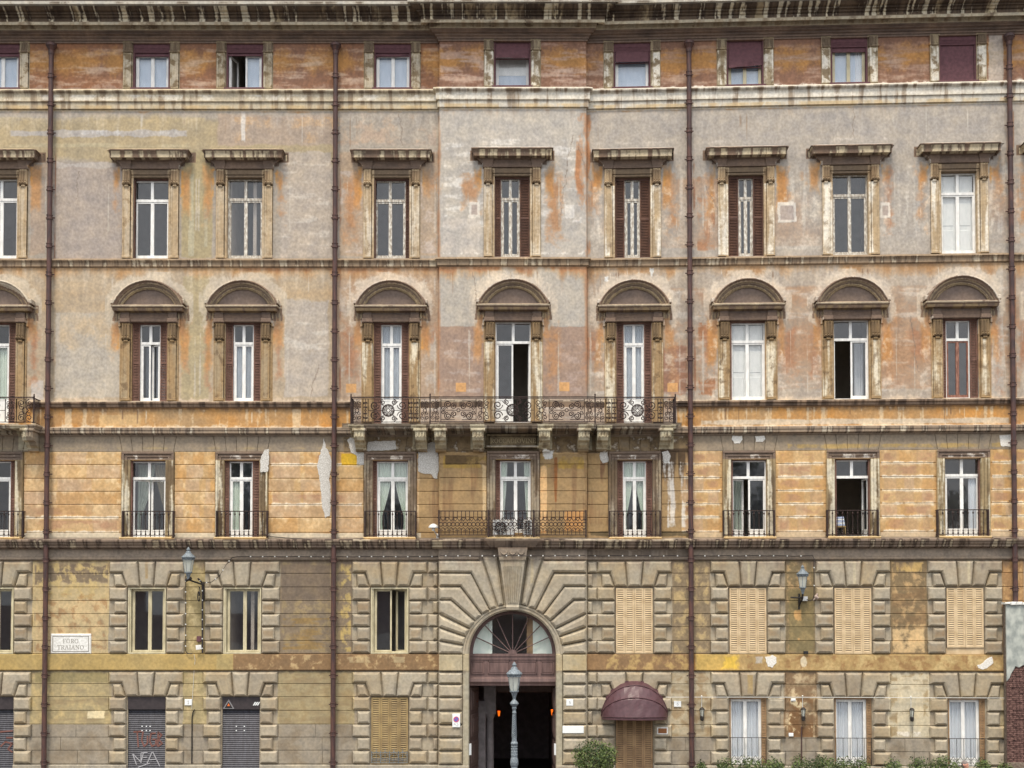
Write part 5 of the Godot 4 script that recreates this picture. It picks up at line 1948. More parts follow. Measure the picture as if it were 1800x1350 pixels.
func street_lamp() -> void:
	var d := 8.0
	var q := fp(904, 1300, d, 0)
	var t := thing("street_lamp", "grey cast iron street lamp with twisted post before the arched gateway", "street lamp", Transform3D(Basis(), Vector3(q.x, -0.15, d)))
	var yy := func(py: float) -> float: return fp(904, py, d, 0).y + 0.15
	var b := MB.new()
	var k := 1.0 / 60.8
	var prof := []
	for e in [[15.0, 1448.0], [15.0, 1436.0], [11.0, 1428.0], [9.0, 1400.0], [8.5, 1372.0], [6.0, 1352.0], [5.0, 1348.0], [6.6, 1345.0], [7.2, 1340.0], [6.4, 1334.0], [5.2, 1331.0], [5.8, 1328.0], [4.4, 1310.0], [6.2, 1308.0], [6.2, 1306.0], [4.4, 1303.0], [4.0, 1297.0], [4.6, 1296.0], [3.6, 1294.0], [2.6, 1256.0], [3.6, 1254.0], [3.8, 1252.5], [2.8, 1250.0], [3.4, 1246.0], [4.4, 1245.0], [3.4, 1242.0], [6.4, 1239.0], [7.8, 1236.5], [6.6, 1234.5], [2.8, 1230.0], [2.4, 1227.0], [3.4, 1226.0]]:
		prof.append(Vector2(e[0] * k, yy.call(e[1])))
	b.lathe(Vector3.ZERO, prof, 16)
	# rope twist of the shaft and knobs of the foot
	for h in 5:
		var pts := []
		for i in 40:
			var u := i / 39.0
			var a := TAU * (u * 2.4 + h / 5.0)
			var r := lerpf(3.9, 2.9, u) * k
			pts.append(Vector3(cos(a) * r, lerpf(yy.call(1295.0), yy.call(1256.0), u), sin(a) * r))
		b.tube(pts, 0.017, 5, 0.012)
	for i in 10:
		for j in 4:
			var a := TAU * (i + 0.5 * (j % 2)) / 10.0
			var y: float = lerpf(yy.call(1326.0), yy.call(1312.0), j / 3.0)
			b.lathe(Vector3(cos(a) * 4.9 * k, y, sin(a) * 4.9 * k), [Vector2(0.0, -0.03), Vector2(0.022, 0.0), Vector2(0.0, 0.03)], 6)
	put("post", b, M.lamp_metal, t)
	var o: float = yy.call(1215.0)
	lantern(t, Vector3(0, o, 0), (yy.call(1163.0) - o) / 1.1 * 1.0, M.lamp_metal)

func wall_lanterns() -> void:
	var d := 0.85
	var q := fp(331, 1006, d, 0)
	var t := thing("wall_lantern", "grey wall lantern on a scrolled bracket beside the two glazed mezzanine windows", "lantern", Transform3D(Basis(), Vector3(q.x, q.y, 0)), "wall lanterns above street level")
	lantern(t, Vector3(0, 0, d), 0.8, M.lamp_metal)
	var b := MB.new()
	b.tube([Vector3(0.0, -0.25, d), Vector3(0.1, -0.3, d * 0.8), Vector3(0.24, -0.36, d * 0.5), Vector3(0.34, -0.42, 0.02)], 0.03, 6)
	b.bar(Vector3(-0.1, -0.28, d - 0.05), Vector3(0.1, -0.2, d), 0.06, 6)
	b.tube([Vector3(0.34, -0.3, 0.02), Vector3(0.34, -1.0, 0.02)], 0.025, 6)
	var pts := []
	for i in 26:
		var u := i / 25.0
		var a := PI * 0.5 - u * TAU * 1.3
		var r := lerpf(0.3, 0.07, u)
		pts.append(Vector3(0.24 + cos(a) * r * 0.4, -0.78 + sin(a) * r, 0.34 + cos(a) * r * 0.9))
	b.tube(pts, 0.02, 5)
	put("bracket", b, M.black_iron, t)
	d = 0.5
	q = fp(1411, 1033, d)
	t = thing("wall_lantern", "grey wall lantern with a white box beside beige closed shutters", "lantern", at_wall(q.x, q.y, 0), "wall lanterns above street level")
	lantern(t, Vector3(0, 0, d), 0.72, M.lamp_metal)
	b = MB.new()
	b.tube([Vector3(0, -0.2, d), Vector3(0, -0.4, d * 0.8), Vector3(-0.03, -0.5, 0.2), Vector3(-0.05, -0.62, 0.05)], 0.035, 6)
	b.bar(Vector3(-0.35, -0.33, 0.12), Vector3(0.0, -0.35, 0.3), 0.03, 6)
	b.bar(Vector3(-0.04, -0.2, 0.03), Vector3(-0.05, -0.75, 0.03), 0.03, 6)
	put("bracket", b, M.black_iron, t)
	b = MB.new()
	b.bbox(0.05, 0.24, -0.46, -0.3, 0.0, 0.12, 0.015)
	put("junction_box", b, M.white_plastic, t)
	# small lamps on the white conduit
	var lab := ["small black wall lamp between the drainpipe and curtained window", "small black wall lamp on rust brown peeling plaster", "small black wall lamp on pale cream peeling plaster"]
	var n := 0
	for e in [[1234.0, 1252.0], [1412.0, 1252.0], [1603.0, 1253.0]]:
		q = fp(e[0], e[1], 0.14)
		t = thing("small_wall_lamp", lab[n], "wall lamp", at_wall(q.x, q.y, 0.0), "small wall lamps of the ground floor")
		n += 1
		b = MB.new()
		b.lathe(Vector3(0, 0, 0.14), [Vector2(0.03, -0.3), Vector2(0.06, -0.28), Vector2(0.07, -0.16), Vector2(0.04, -0.13)], 10)
		b.lathe(Vector3(0, 0, 0.14), [Vector2(0.09, 0.09), Vector2(0.1, 0.1), Vector2(0.05, 0.16), Vector2(0.0, 0.18)], 6)
		for i in 6:
			var a := TAU * i / 6.0
			b.bar(Vector3(cos(a) * 0.05, -0.14, 0.14 + sin(a) * 0.05), Vector3(cos(a) * 0.085, 0.1, 0.14 + sin(a) * 0.085), 0.007)
		b.bar(Vector3(0, -0.24, 0.14), Vector3(0, -0.24, 0.0), 0.025, 6)
		put("body", b, M.black_iron, t)
		b = MB.new()
		b.lathe(Vector3(0, 0, 0.14), [Vector2(0.048, -0.13), Vector2(0.08, 0.095)], 6)
		put("glass", b, M.lantern_glass, t)
		b = MB.new()
		b.tube([Vector3(0, 0.15, 0.02), Vector3(0, 0.55, 0.02)], 0.012, 6)
		b.lathe(Vector3(0, 0.55, 0.02), [Vector2(0.0, -0.04), Vector2(0.035, 0.0), Vector2(0.0, 0.04)], 8)
		put("conduit_drop", b, M.white_clip, t)

func cable_run(called: String, label: String, pts_px: Array, d: float, r: float, m: Material, clips: float, wing: int, category := "cable") -> void:
	var q0 := fp(pts_px[0][0], pts_px[0][1], d, wing)
	var t := thing(called, label, category, (FR if wing == 1 else Transform3D()) * Transform3D(Basis(), Vector3(q0.x, q0.y, 0)))
	var pts := []
	var b := MB.new()
	for p in pts_px:
		var dd: float = p[2] if p.size() > 2 else d
		var q := fp(p[0], p[1], dd, wing)
		pts.append(Vector3(q.x - q0.x, q.y - q0.y, dd))
	b.tube(pts, r, 5)
	put("line", b, m, t)
	if clips > 0.0:
		b = MB.new()
		for i in pts.size() - 1:
			var len_: float = (pts[i + 1] as Vector3).distance_to(pts[i])
			var n := int(len_ / clips + 0.6)
			for k in n:
				var c: Vector3 = (pts[i] as Vector3).lerp(pts[i + 1], (k + 0.5) / n)
				b.box(c.x - 0.02, c.x + 0.02, c.y - 0.02, c.y + 0.02, c.z - 0.03, c.z + r + 0.012)
		put("clip", b, M.white_clip, t)
		t.get_child(t.get_child_count() - 1).set_meta("kind", "stuff")

func wavy(px0: float, px1: float, py: float, n: int, sag: float) -> Array:
	var out := []
	for i in n + 1:
		out.append([lerpf(px0, px1, float(i) / n), py + (sag if i % 2 == 1 else 0.0) + rng.randf_range(-0.4, 0.4)])
	return out

func cables() -> void:
	cable_run("wall_cable", "dark clipped cable running along the frieze from the left-turning lantern to the gateway bay".replace("left-turning lantern", "lantern bracket"), [[355, 1025], [372, 1023], [386, 1012], [398, 992], [408, 980], [418, 978.5]] + wavy(430, 770, 978, 16, 0.8), 0.12, 0.014, M.cable, 0.62, 0)
	cable_run("wall_cable", "dark clipped cable crossing the gateway bay below its balcony shelf", wavy(773, 1029, 976, 12, 1.6), ZC + 0.62, 0.014, M.cable, 0.5, 0)
	cable_run("wall_cable", "dark clipped cable running from the gateway bay to the lantern by closed shutters", wavy(1034, 1420, 976.5, 16, 1.0) + [[1428, 976], [1431, 982], [1431, 1045], [1429, 1053], [1424, 1056], [1418, 1054]], 0.12, 0.014, M.cable, 0.62, 1)
	cable_run("lantern_cable", "thin dark cable hanging straight below the bracketed lantern", [[326.5, 1012], [326.5, 1145], [330, 1149], [338, 1149]], 0.14, 0.018, M.cable, 0.4, 0)
	cable_run("lantern_cable", "thick dark pipe with white clips hanging below the bracketed lantern", [[348, 1017, 0.3], [355, 1024, 0.14], [356, 1030, 0.14], [356, 1148, 0.14]], 0.14, 0.034, M.cable, 0.34, 0)
	cable_run("white_conduit", "thin white conduit over the curtained ground floor windows", [[1170, 1225.5], [1218, 1225.5], [1350, 1225.6], [1500, 1226], [1640, 1226.6], [1768, 1227]], 0.12, 0.012, M.white_clip, 0.0, 1)
	cable_run("ground_pipe", "dark vertical pipe climbing rust brown plaster between curtained windows", [[1409, 1277], [1409, 1344]], 0.05, 0.024, M.drainpipe_paint, 0.0, 1, "pipe")
	cable_run("ground_pipe", "thin dark pipe between the two roller shutter doors", [[342, 1247], [339, 1252], [337.5, 1262], [337, 1342]], 0.04, 0.022, M.black_iron, 0.0, 0, "pipe")
	cable_run("ledge_cable", "thin dark cable sagging onto the main cornice from a window guard", [[463, 938], [475, 943], [520, 947], [585, 949], [640, 947]], 0.3, 0.014, M.cable, 0.0, 0)
	cable_run("crack_wire", "thin white wire rising past the painted ochre band", [[337, 1246], [340, 1200], [341, 1180], [343, 1160, 0.08], [341, 1150, 0.08]], 0.02, 0.007, M.white_clip, 0.0, 0)

func plate(called: String, label: String, category: String, px: float, py: float, w: float, h: float, d: float, m: Material, bev := 0.008) -> Node3D:
	var side := side_of(px)
	var q := fp(px, py, d)
	var t := thing(called, label, category, at_wall(q.x, q.y, d))
	var b := MB.new()
	b.bbox(-w / 2, w / 2, -h / 2, h / 2, -0.04, 0.02, bev)
	put("panel", b, m, t)
	return t

func signs() -> void:
	# marble street name plaque
	var t := plate("street_plaque", "white marble street name plaque reading FORO TRAIANO", "plaque", 124.5, 1131.5, 1.42, 0.7, 0.03, M.marble, 0.03)
	var b := MB.new()
	framed(b, -0.64, 0.64, -0.28, 0.28, 0.025, 0.018, 0.03, 0.006)
	b.bbox(-0.64, 0.64, -0.28, -0.255, 0.018, 0.03, 0.006)
	put("border", b, M.lettering, t)
	var a := text("FORO", 0.155, M.lettering, t)
	a.position = Vector3(0.0, 0.09, 0.022)
	a = text("TRAIANO", 0.155, M.lettering, t)
	a.position = Vector3(0.0, -0.13, 0.022)
	# no parking board
	t = plate("parking_sign", "white board with a round red and blue parking ban on a gateway pier", "sign", 802, 1266.5, 0.27, 0.47, ZC + 0.16, M.sign_white)
	b = MB.new()
	b.arc(0, 0.04, 0, TAU, 24, [Vector2(0.1, 0.02), Vector2(0.1, 0.026), Vector2(0.072, 0.026), Vector2(0.072, 0.02)])
	b.xf = Transform3D(Basis(Vector3.BACK, -PI / 4), Vector3(0, 0.04, 0))
	b.box(-0.075, 0.075, -0.012, 0.012, 0.02, 0.027)
	put("ban_ring", b, M.sign_red, t)
	b = MB.new()
	b.arc(0, 0.04, 0, TAU, 24, [Vector2(0.073, 0.02), Vector2(0.073, 0.0235), Vector2(0.0, 0.0235)])
	put("ban_disc", b, M.sign_blue, t)
	b = MB.new()
	for q in [[-0.08, -0.1, 0.05], [0.02, -0.1, 0.04], [-0.09, -0.14, 0.08], [0.03, -0.15, 0.06], [-0.02, -0.19, 0.09]]:
		b.box(q[0], q[0] + q[2], q[1], q[1] + 0.012, 0.02, 0.022)
	put("small_print", b, M.grey_mark, t)
	# plates and numbers
	t = plate("number_tile", "small white house number tile on the gateway pier", "number tile", 1001.5, 1235, 0.24, 0.22, ZC + 0.15, M.sign_white)
	a = text("5", 0.1, M.grey_mark, t, 0.003, "Droid Sans")
	a.position = Vector3(0, 0, 0.021)
	plate("name_plate", "blank white oblong plate on the gateway pier above the bush", "plate", 1007.5, 1282.5, 0.74, 0.25, ZC + 0.15, M.sign_white)
	t = plate("number_tile", "small white house number tile between the awning and the drainpipe", "number tile", 1191, 1237.5, 0.25, 0.2, 0.02, M.sign_white)
	a = text("6", 0.1, M.grey_mark, t, 0.003, "Droid Sans")
	a.position = Vector3(0, 0, 0.021)
	t = plate("number_tile", "white tile reading 1 between the two roller shutter doors", "number tile", 331, 1234.5, 0.25, 0.21, 0.02, M.sign_white)
	a = text("1", 0.13, M.lettering, t, 0.003)
	a.position = Vector3(0, 0, 0.021)
	t = plate("menu_plaque", "small brown plaque in a pale frame beside the awning door", "plaque", 1164.5, 1284.5, 0.38, 0.25, 0.13, M.marble)
	b = MB.new()
	b.bbox(-0.15, 0.15, -0.085, 0.085, 0.02, 0.03, 0.01)
	put("face", b, M.old_plate, t)
	t = plate("oval_badge", "tiny round white badge above the tile between curtained windows", "badge", 1394.5, 1230.5, 0.17, 0.1, 0.02, M.sign_white, 0.03)
	t = plate("number_tile", "tiny white tile low on rust brown plaster", "number tile", 1390.5, 1291.5, 0.16, 0.12, 0.02, M.sign_white)
	t = plate("junction_box", "tilted white box at the foot of the lantern pipes", "electrical box", 349, 1138, 0.19, 0.16, 0.2, M.white_plastic)
	t.rotate_object_local(Vector3.BACK, 0.12)
	plate("red_box", "small dark red box beside the thick lantern pipe", "electrical box", 349.5, 1123, 0.15, 0.2, 0.08, M.maroon_cloth)
	for e in [[823.0, 1316.0], [979.5, 1316.0]]:
		var q := fp(e[0], e[1], 0.3, 0)
		t = thing("notice_board", "slim white notice board fixed in the gateway jamb", "sign", Transform3D(Basis(Vector3.UP, 0.9 if e[0] < 900 else -0.9), Vector3(q.x + (0.03 if e[0] < 900 else -0.03), q.y, 0.1)), "notice boards in the gateway jambs")
		b = MB.new()
		b.bbox(-0.1, 0.1, -0.25, 0.15, -0.01, 0.015, 0.005)
		put("panel", b, M.sign_white, t)
	# black socket box on the painted band
	t = plate("socket_box", "small black box sitting on the mottled ochre band", "electrical box", 1416.5, 1147, 0.16, 0.1, 0.1, M.black)

func awning() -> void:
	var q := fp(1115, 1259, 0.0)
	var t := thing("door_awning", "maroon domed canvas awning over the slatted door", "awning", at_wall(q.x, q.y, 0.06))
	var fi := [88.0, 62.0, 34.0, 2.0]
	var P := []
	var n := 28
	var rows := 18
	var b := MB.new()
	for j in rows + 1:
		var f := lerpf(fi[0], fi[3], float(j) / rows)
		# the cloth dips a little between its hoops
		var seg := (f - 2.0) / 28.7
		var dip := 1.0 - 0.035 * absf(sin(seg * PI))
		var row := []
		for i in n + 1:
			var a := PI * i / n
			var rr := sin(a) * 1.16 * dip
			rr *= 1.0 + 0.006 * sin(a * 23.0 + j * 0.7) + 0.004 * sin(a * 41.0 - j)
			row.append(Vector3(-cos(a) * 1.15, rr * sin(deg_to_rad(f)) * 1.08, rr * cos(deg_to_rad(f)) * 0.86))
		P.append(row)
	for j in rows:
		for i in n:
			b.quad(P[j + 1][i], P[j + 1][i + 1], P[j][i + 1], P[j][i])
	for i in n:      # short valance
		var a: Vector3 = P[rows][i]
		var e: Vector3 = P[rows][i + 1]
		b.quad(a + Vector3(0, -0.1, 0), e + Vector3(0, -0.1, 0), e, a)
	put("canopy", b, M.awning_cloth, t)
	for f in fi:
		var pts := []
		for i in 21:
			var a := PI * i / 20
			pts.append(Vector3(-cos(a) * 1.155, sin(a) * 1.168 * sin(deg_to_rad(f)) * 1.08, sin(a) * 1.168 * cos(deg_to_rad(f)) * 0.86))
		var h := MB.new()
		h.tube(pts, 0.018, 5)
		put("hoop", h, M.awning_cloth, t)

func balcony_things() -> void:
	for e in [[885.0, 926.5, 0.74, "white air conditioner with a round fan at the middle balcony door"], [927.5, 927.0, 0.3, "slim white air conditioner with square grille at the middle balcony door"]]:
		var q := fp(e[0], e[1], ZC + 0.2, 0)
		var w: float = e[2]
		var t := thing("air_conditioner", e[3], "air conditioner", Transform3D(Basis(), Vector3(q.x, Y(946, ZC + 0.2) + 0.04, ZC + 0.17)))
		var b := MB.new()
		b.bbox(-w / 2, w / 2, 0.04, 0.6, -0.13, 0.12, 0.015)
		b.box(-w / 2 + 0.03, -w / 2 + 0.08, 0.0, 0.04, -0.1, 0.1)
		b.box(w / 2 - 0.08, w / 2 - 0.03, 0.0, 0.04, -0.1, 0.1)
		put("casing", b, M.white_plastic, t)
		b = MB.new()
		if w > 0.5:
			b.arc(-0.1, 0.31, 0, TAU, 24, [Vector2(0.23, 0.121), Vector2(0.23, 0.13), Vector2(0.2, 0.13), Vector2(0.0, 0.122)])
			put("fan_opening", b, M.black, t)
			b = MB.new()
			for k in 4:
				ring(b, Vector3(-0.1, 0.31, 0.14), 0.05 + k * 0.055, 0.005)
			for k in 8:
				var a := TAU * k / 8
				b.bar(Vector3(-0.1, 0.31, 0.14), Vector3(-0.1 + cos(a) * 0.23, 0.31 + sin(a) * 0.23, 0.14), 0.005)
			put("fan_grille", b, M.white_plastic, t)
		else:
			b.box(-w / 2 + 0.03, w / 2 - 0.05, 0.08, 0.55, 0.12, 0.124)
			put("fan_opening", b, M.black, t)
			b = MB.new()
			for k in 7:
				b.box(-w / 2 + 0.03, w / 2 - 0.05, 0.1 + k * 0.068, 0.11 + k * 0.068, 0.122, 0.135)
			for k in 3:
				var x := lerpf(-w / 2 + 0.05, w / 2 - 0.07, k / 2.0)
				b.box(x - 0.005, x + 0.005, 0.08, 0.55, 0.122, 0.132)
			put("fan_grille", b, M.white_plastic, t)
	var q := fp(762, 926, 0.4, 0)
	var t := thing("dome_lamp", "white mushroom shaped lamp at the corner of the iron balcony", "lamp", Transform3D(Basis(), Vector3(q.x, q.y, 0.4)))
	var b := MB.new()
	b.lathe(Vector3.ZERO, [Vector2(0.17, -0.04), Vector2(0.17, 0.0), Vector2(0.13, 0.06), Vector2(0.06, 0.1), Vector2(0.0, 0.11)], 18)
	put("shade", b, M.white_plastic, t)
	b = MB.new()
	b.lathe(Vector3.ZERO, [Vector2(0.05, -0.14), Vector2(0.06, -0.04)], 10)
	b.bar(Vector3(0, -0.1, 0), Vector3(0.14, -0.34, -0.3), 0.02, 6)
	b.bbox(0.08, 0.2, -0.42, -0.22, -0.42, -0.3, 0.01)
	put("arm", b, M.white_plastic, t)
	# folded towels on a stool inside an open window
	var r := open_rect(FIRST[7], 31, 808, 945)
	var sx: float = lerpf(r[1], r[2], 0.24)
	t = thing("stool", "small wooden stool inside the open bedroom window", "stool", FR * Transform3D(Basis(), Vector3(sx, Y(962) + 0.12, -0.75)))
	b = MB.new()
	var hh := Y(926.5, -0.7) - Y(962) - 0.12
	b.bbox(-0.2, 0.2, -0.18, 0.18, hh - 0.04, hh, 0.01) if false else b.box(-0.2, 0.2, hh - 0.04, hh, -0.18, 0.18)
	put("seat", b, M.yellow_shutter, t)
	for a in [-1.0, 1.0]:
		for e in [-1.0, 1.0]:
			b = MB.new()
			b.bar(Vector3(a * 0.17, hh - 0.04, e * 0.15), Vector3(a * 0.19, 0.0, e * 0.17), 0.02, 6)
			put("leg", b, M.yellow_shutter, t)
	t = thing("folded_towel", "neat pile of pale blue folded towels on the stool", "towels", FR * Transform3D(Basis(), Vector3(sx, Y(962) + 0.12 + hh, -0.75)))
	for k in 5:
		b = MB.new()
		b.bbox(-0.16 + 0.01 * (k % 2), 0.17 - 0.008 * k, k * 0.066, k * 0.066 + 0.062, -0.14, 0.15, 0.02)
		put("fold", b, M.pale_towel if k % 2 == 0 else M.white_curtain, t)

func leaf_cloud(b: MB, c: Vector3, r: Vector3, n: int, size: float, noise: FastNoiseLite, inner := 0.55) -> void:
	for i in n:
		var v := Vector3(rng.randfn(), rng.randfn(), rng.randfn()).normalized()
		var bump := 1.0 + 0.55 * noise.get_noise_3d(v.x * 60 + c.x * 40, v.y * 60, v.z * 60 + c.z * 40)
		var q := lerpf(inner, 1.0, sqrt(rng.randf())) * bump
		var p := c + v * r * q
		var up := (v + Vector3(rng.randfn(), rng.randfn() + 0.5, rng.randfn()) * 0.7).normalized()
		var side := up.cross(Vector3(rng.randfn(), rng.randfn(), rng.randfn())).normalized()
		var fw := side.cross(up)
		var s := size * rng.randf_range(0.7, 1.35)
		var w := s * 0.42
		var mid := p + up * s * 0.06
		# a leaf bent along its rib
		var a := p - fw * s * 0.5
		var e := p + fw * s * 0.5
		b.tri(a, mid + side * w * 0.5 - fw * s * 0.05, e)
		b.tri(a, e, mid - side * w * 0.5 - fw * s * 0.05)

func shrub(called: String, label: String, group: String, px: float, top: float, halfpx: float, d: float, deep: float, n: int, round_: bool) -> void:
	var q := fp(px, top, d)
	var k := 50.0 * DIST / (DIST - d) / 50.0
	var rx := halfpx / 50.0 / k
	var h := q.y
	var t := thing(called, label, "bush", at_wall(q.x, 0.0, d), group)
	var noise := FastNoiseLite.new()
	noise.seed = int(px)
	noise.frequency = 0.03
	var ry := rx * 0.95 if round_ else 0.55
	var cy := h - ry * 0.95
	for m in [0, 1]:
		var b := MB.new()
		var lumps := 5 if round_ else 4
		leaf_cloud(b, Vector3(0, cy, 0), Vector3(rx * 0.9, ry * 0.9, deep), n, 0.085, noise)
		for l in lumps:
			var a := rng.randf() * TAU
			leaf_cloud(b, Vector3(cos(a) * rx * 0.55, cy + rng.randf_range(-0.15, 0.55) * ry, sin(a) * deep * 0.4 + deep * 0.25), Vector3(rx * 0.45, ry * 0.5, deep * 0.6), n / 5, 0.08, noise)
		put("foliage", b, M.leaf_light if m == 0 else M.leaf_dark, t)
	var b := MB.new()
	for l in 7:
		var a := TAU * l / 7.0
		b.tube([Vector3(cos(a) * 0.05, 0.25, sin(a) * 0.05), Vector3(cos(a) * rx * 0.3, cy * 0.6, sin(a) * deep * 0.3), Vector3(cos(a) * rx * 0.65, cy + ry * 0.3, sin(a) * deep * 0.6)], 0.02, 5, 0.008)
	put("stem", b, M.bark, t)
	b = MB.new()
	b.lathe(Vector3.ZERO, [Vector2(0.0, 0.0), Vector2(0.26, 0.0), Vector2(0.34, 0.4), Vector2(0.37, 0.4), Vector2(0.37, 0.46), Vector2(0.32, 0.46), Vector2(0.3, 0.4), Vector2(0.0, 0.4)], 18)
	put("pot", b, M.terracotta, t)

func plants() -> void:
	shrub("round_bush", "rounded green bush in a pot beside the awning door", "", 1044, 1299, 41, 1.3, 0.7, 1150, true)
	var hedge := [[1234.0, 1338.0, 13.0], [1284.0, 1331.0, 27.0], [1322.0, 1328.0, 24.0], [1359.0, 1330.0, 24.0], [1411.0, 1328.5, 24.0], [1449.0, 1327.0, 24.0], [1484.0, 1331.0, 22.0], [1512.0, 1332.0, 20.0], [1569.0, 1333.0, 20.0], [1617.0, 1330.0, 22.0], [1650.0, 1329.0, 23.0], [1681.0, 1337.0, 14.0], [1728.0, 1333.5, 17.0], [1764.0, 1339.0, 14.0]]
	var where := ["at the foot of the drainpipe by the awning", "at the drainpipe side of the first curtained window", "below the middle of the curtained window beside the drainpipe", "just past the curtained window beside the drainpipe", "before the dark pipe on rust brown plaster", "between the rust brown plaster and the middle curtained window", "below the middle of the three curtained windows", "at the far side of the middle curtained window", "below the cream plaster beside the middle window", "below the small lamp on cream plaster", "before the stones of the window by the passer-by", "beside the passing person's head", "below the curtained window by the brick wall", "at the foot of the plastered brick wall"]
	for k in hedge.size():
		var e: Array = hedge[k]
		shrub("hedge_shrub", "potted green shrub " + where[k], "potted shrubs under the curtained windows", e[0], e[1], e[2], 1.5, 0.45, 340, false)

func neighbour() -> void:
	# the plastered brick wall that stands before the end of the front
	var d := 0.4
	var x0 := fp(1769.5, 1200, d, 1).x
	var t := thing("garden_wall", "grey plastered wall with bare red brick below, at the end of the front", "wall", FR * Transform3D(Basis(), Vector3(x0, 0, 0)))
	var yt := fp(1780, 1062, d, 1).y
	var b := MB.new()
	b.box(0.0, 3.6, -0.1, yt, 0.1, d - 0.05)
	put("core", b, M.mortar, t)
	b = MB.new()
	var poly := [Vector2(0.0, yt), Vector2(0.0, Y(1196, d))]
	for e in [[0.1, 1190.0], [0.16, 1182.0], [0.24, 1176.0], [0.3, 1170.0], [0.42, 1172.0], [0.6, 1167.0], [0.8, 1174.0], [1.2, 1180.0], [1.8, 1172.0], [2.6, 1190.0], [3.6, 1200.0]]:
		poly.append(Vector2(e[0], Y(e[1], d)))
	poly.append(Vector2(3.6, yt))
	b.slab(poly, d - 0.06, d + 0.02, 0.012)
	put("plaster", b, M.stucco_grey, t)
	b = MB.new()
	b.bbox(-0.02, 0.62, Y(1350, d), Y(1336, d), d - 0.05, d + 0.03, 0.02)
	put("plaster_foot", b, M.mortar, t)
	b = MB.new()
	for i in 18:
		var xa := -0.05 + i * 0.2
		b.bbox(xa, xa + 0.19, yt - 0.02 + rng.randf_range(-0.02, 0.03), yt + 0.07 + rng.randf_range(-0.02, 0.03), 0.08, d + 0.09, 0.02)
	put("coping", b, M.marble, t)
	b = MB.new()
	var y := 0.0
	var row := 0
	while y < Y(1166, d):
		var x := -0.02 - (0.11 if row % 2 == 1 else 0.0)
		while x < 2.2:
			var e := x + 0.215
			if e > 0.02:
				b.bbox(maxf(x, 0.0), e, y, y + 0.052, d - 0.06, d + rng.randf_range(-0.025, 0.006), 0.006)
			x += 0.228
		y += 0.064
		row += 1
	var o := put("brickwork", b, M.brick_red, t)
	o.set_meta("kind", "stuff")

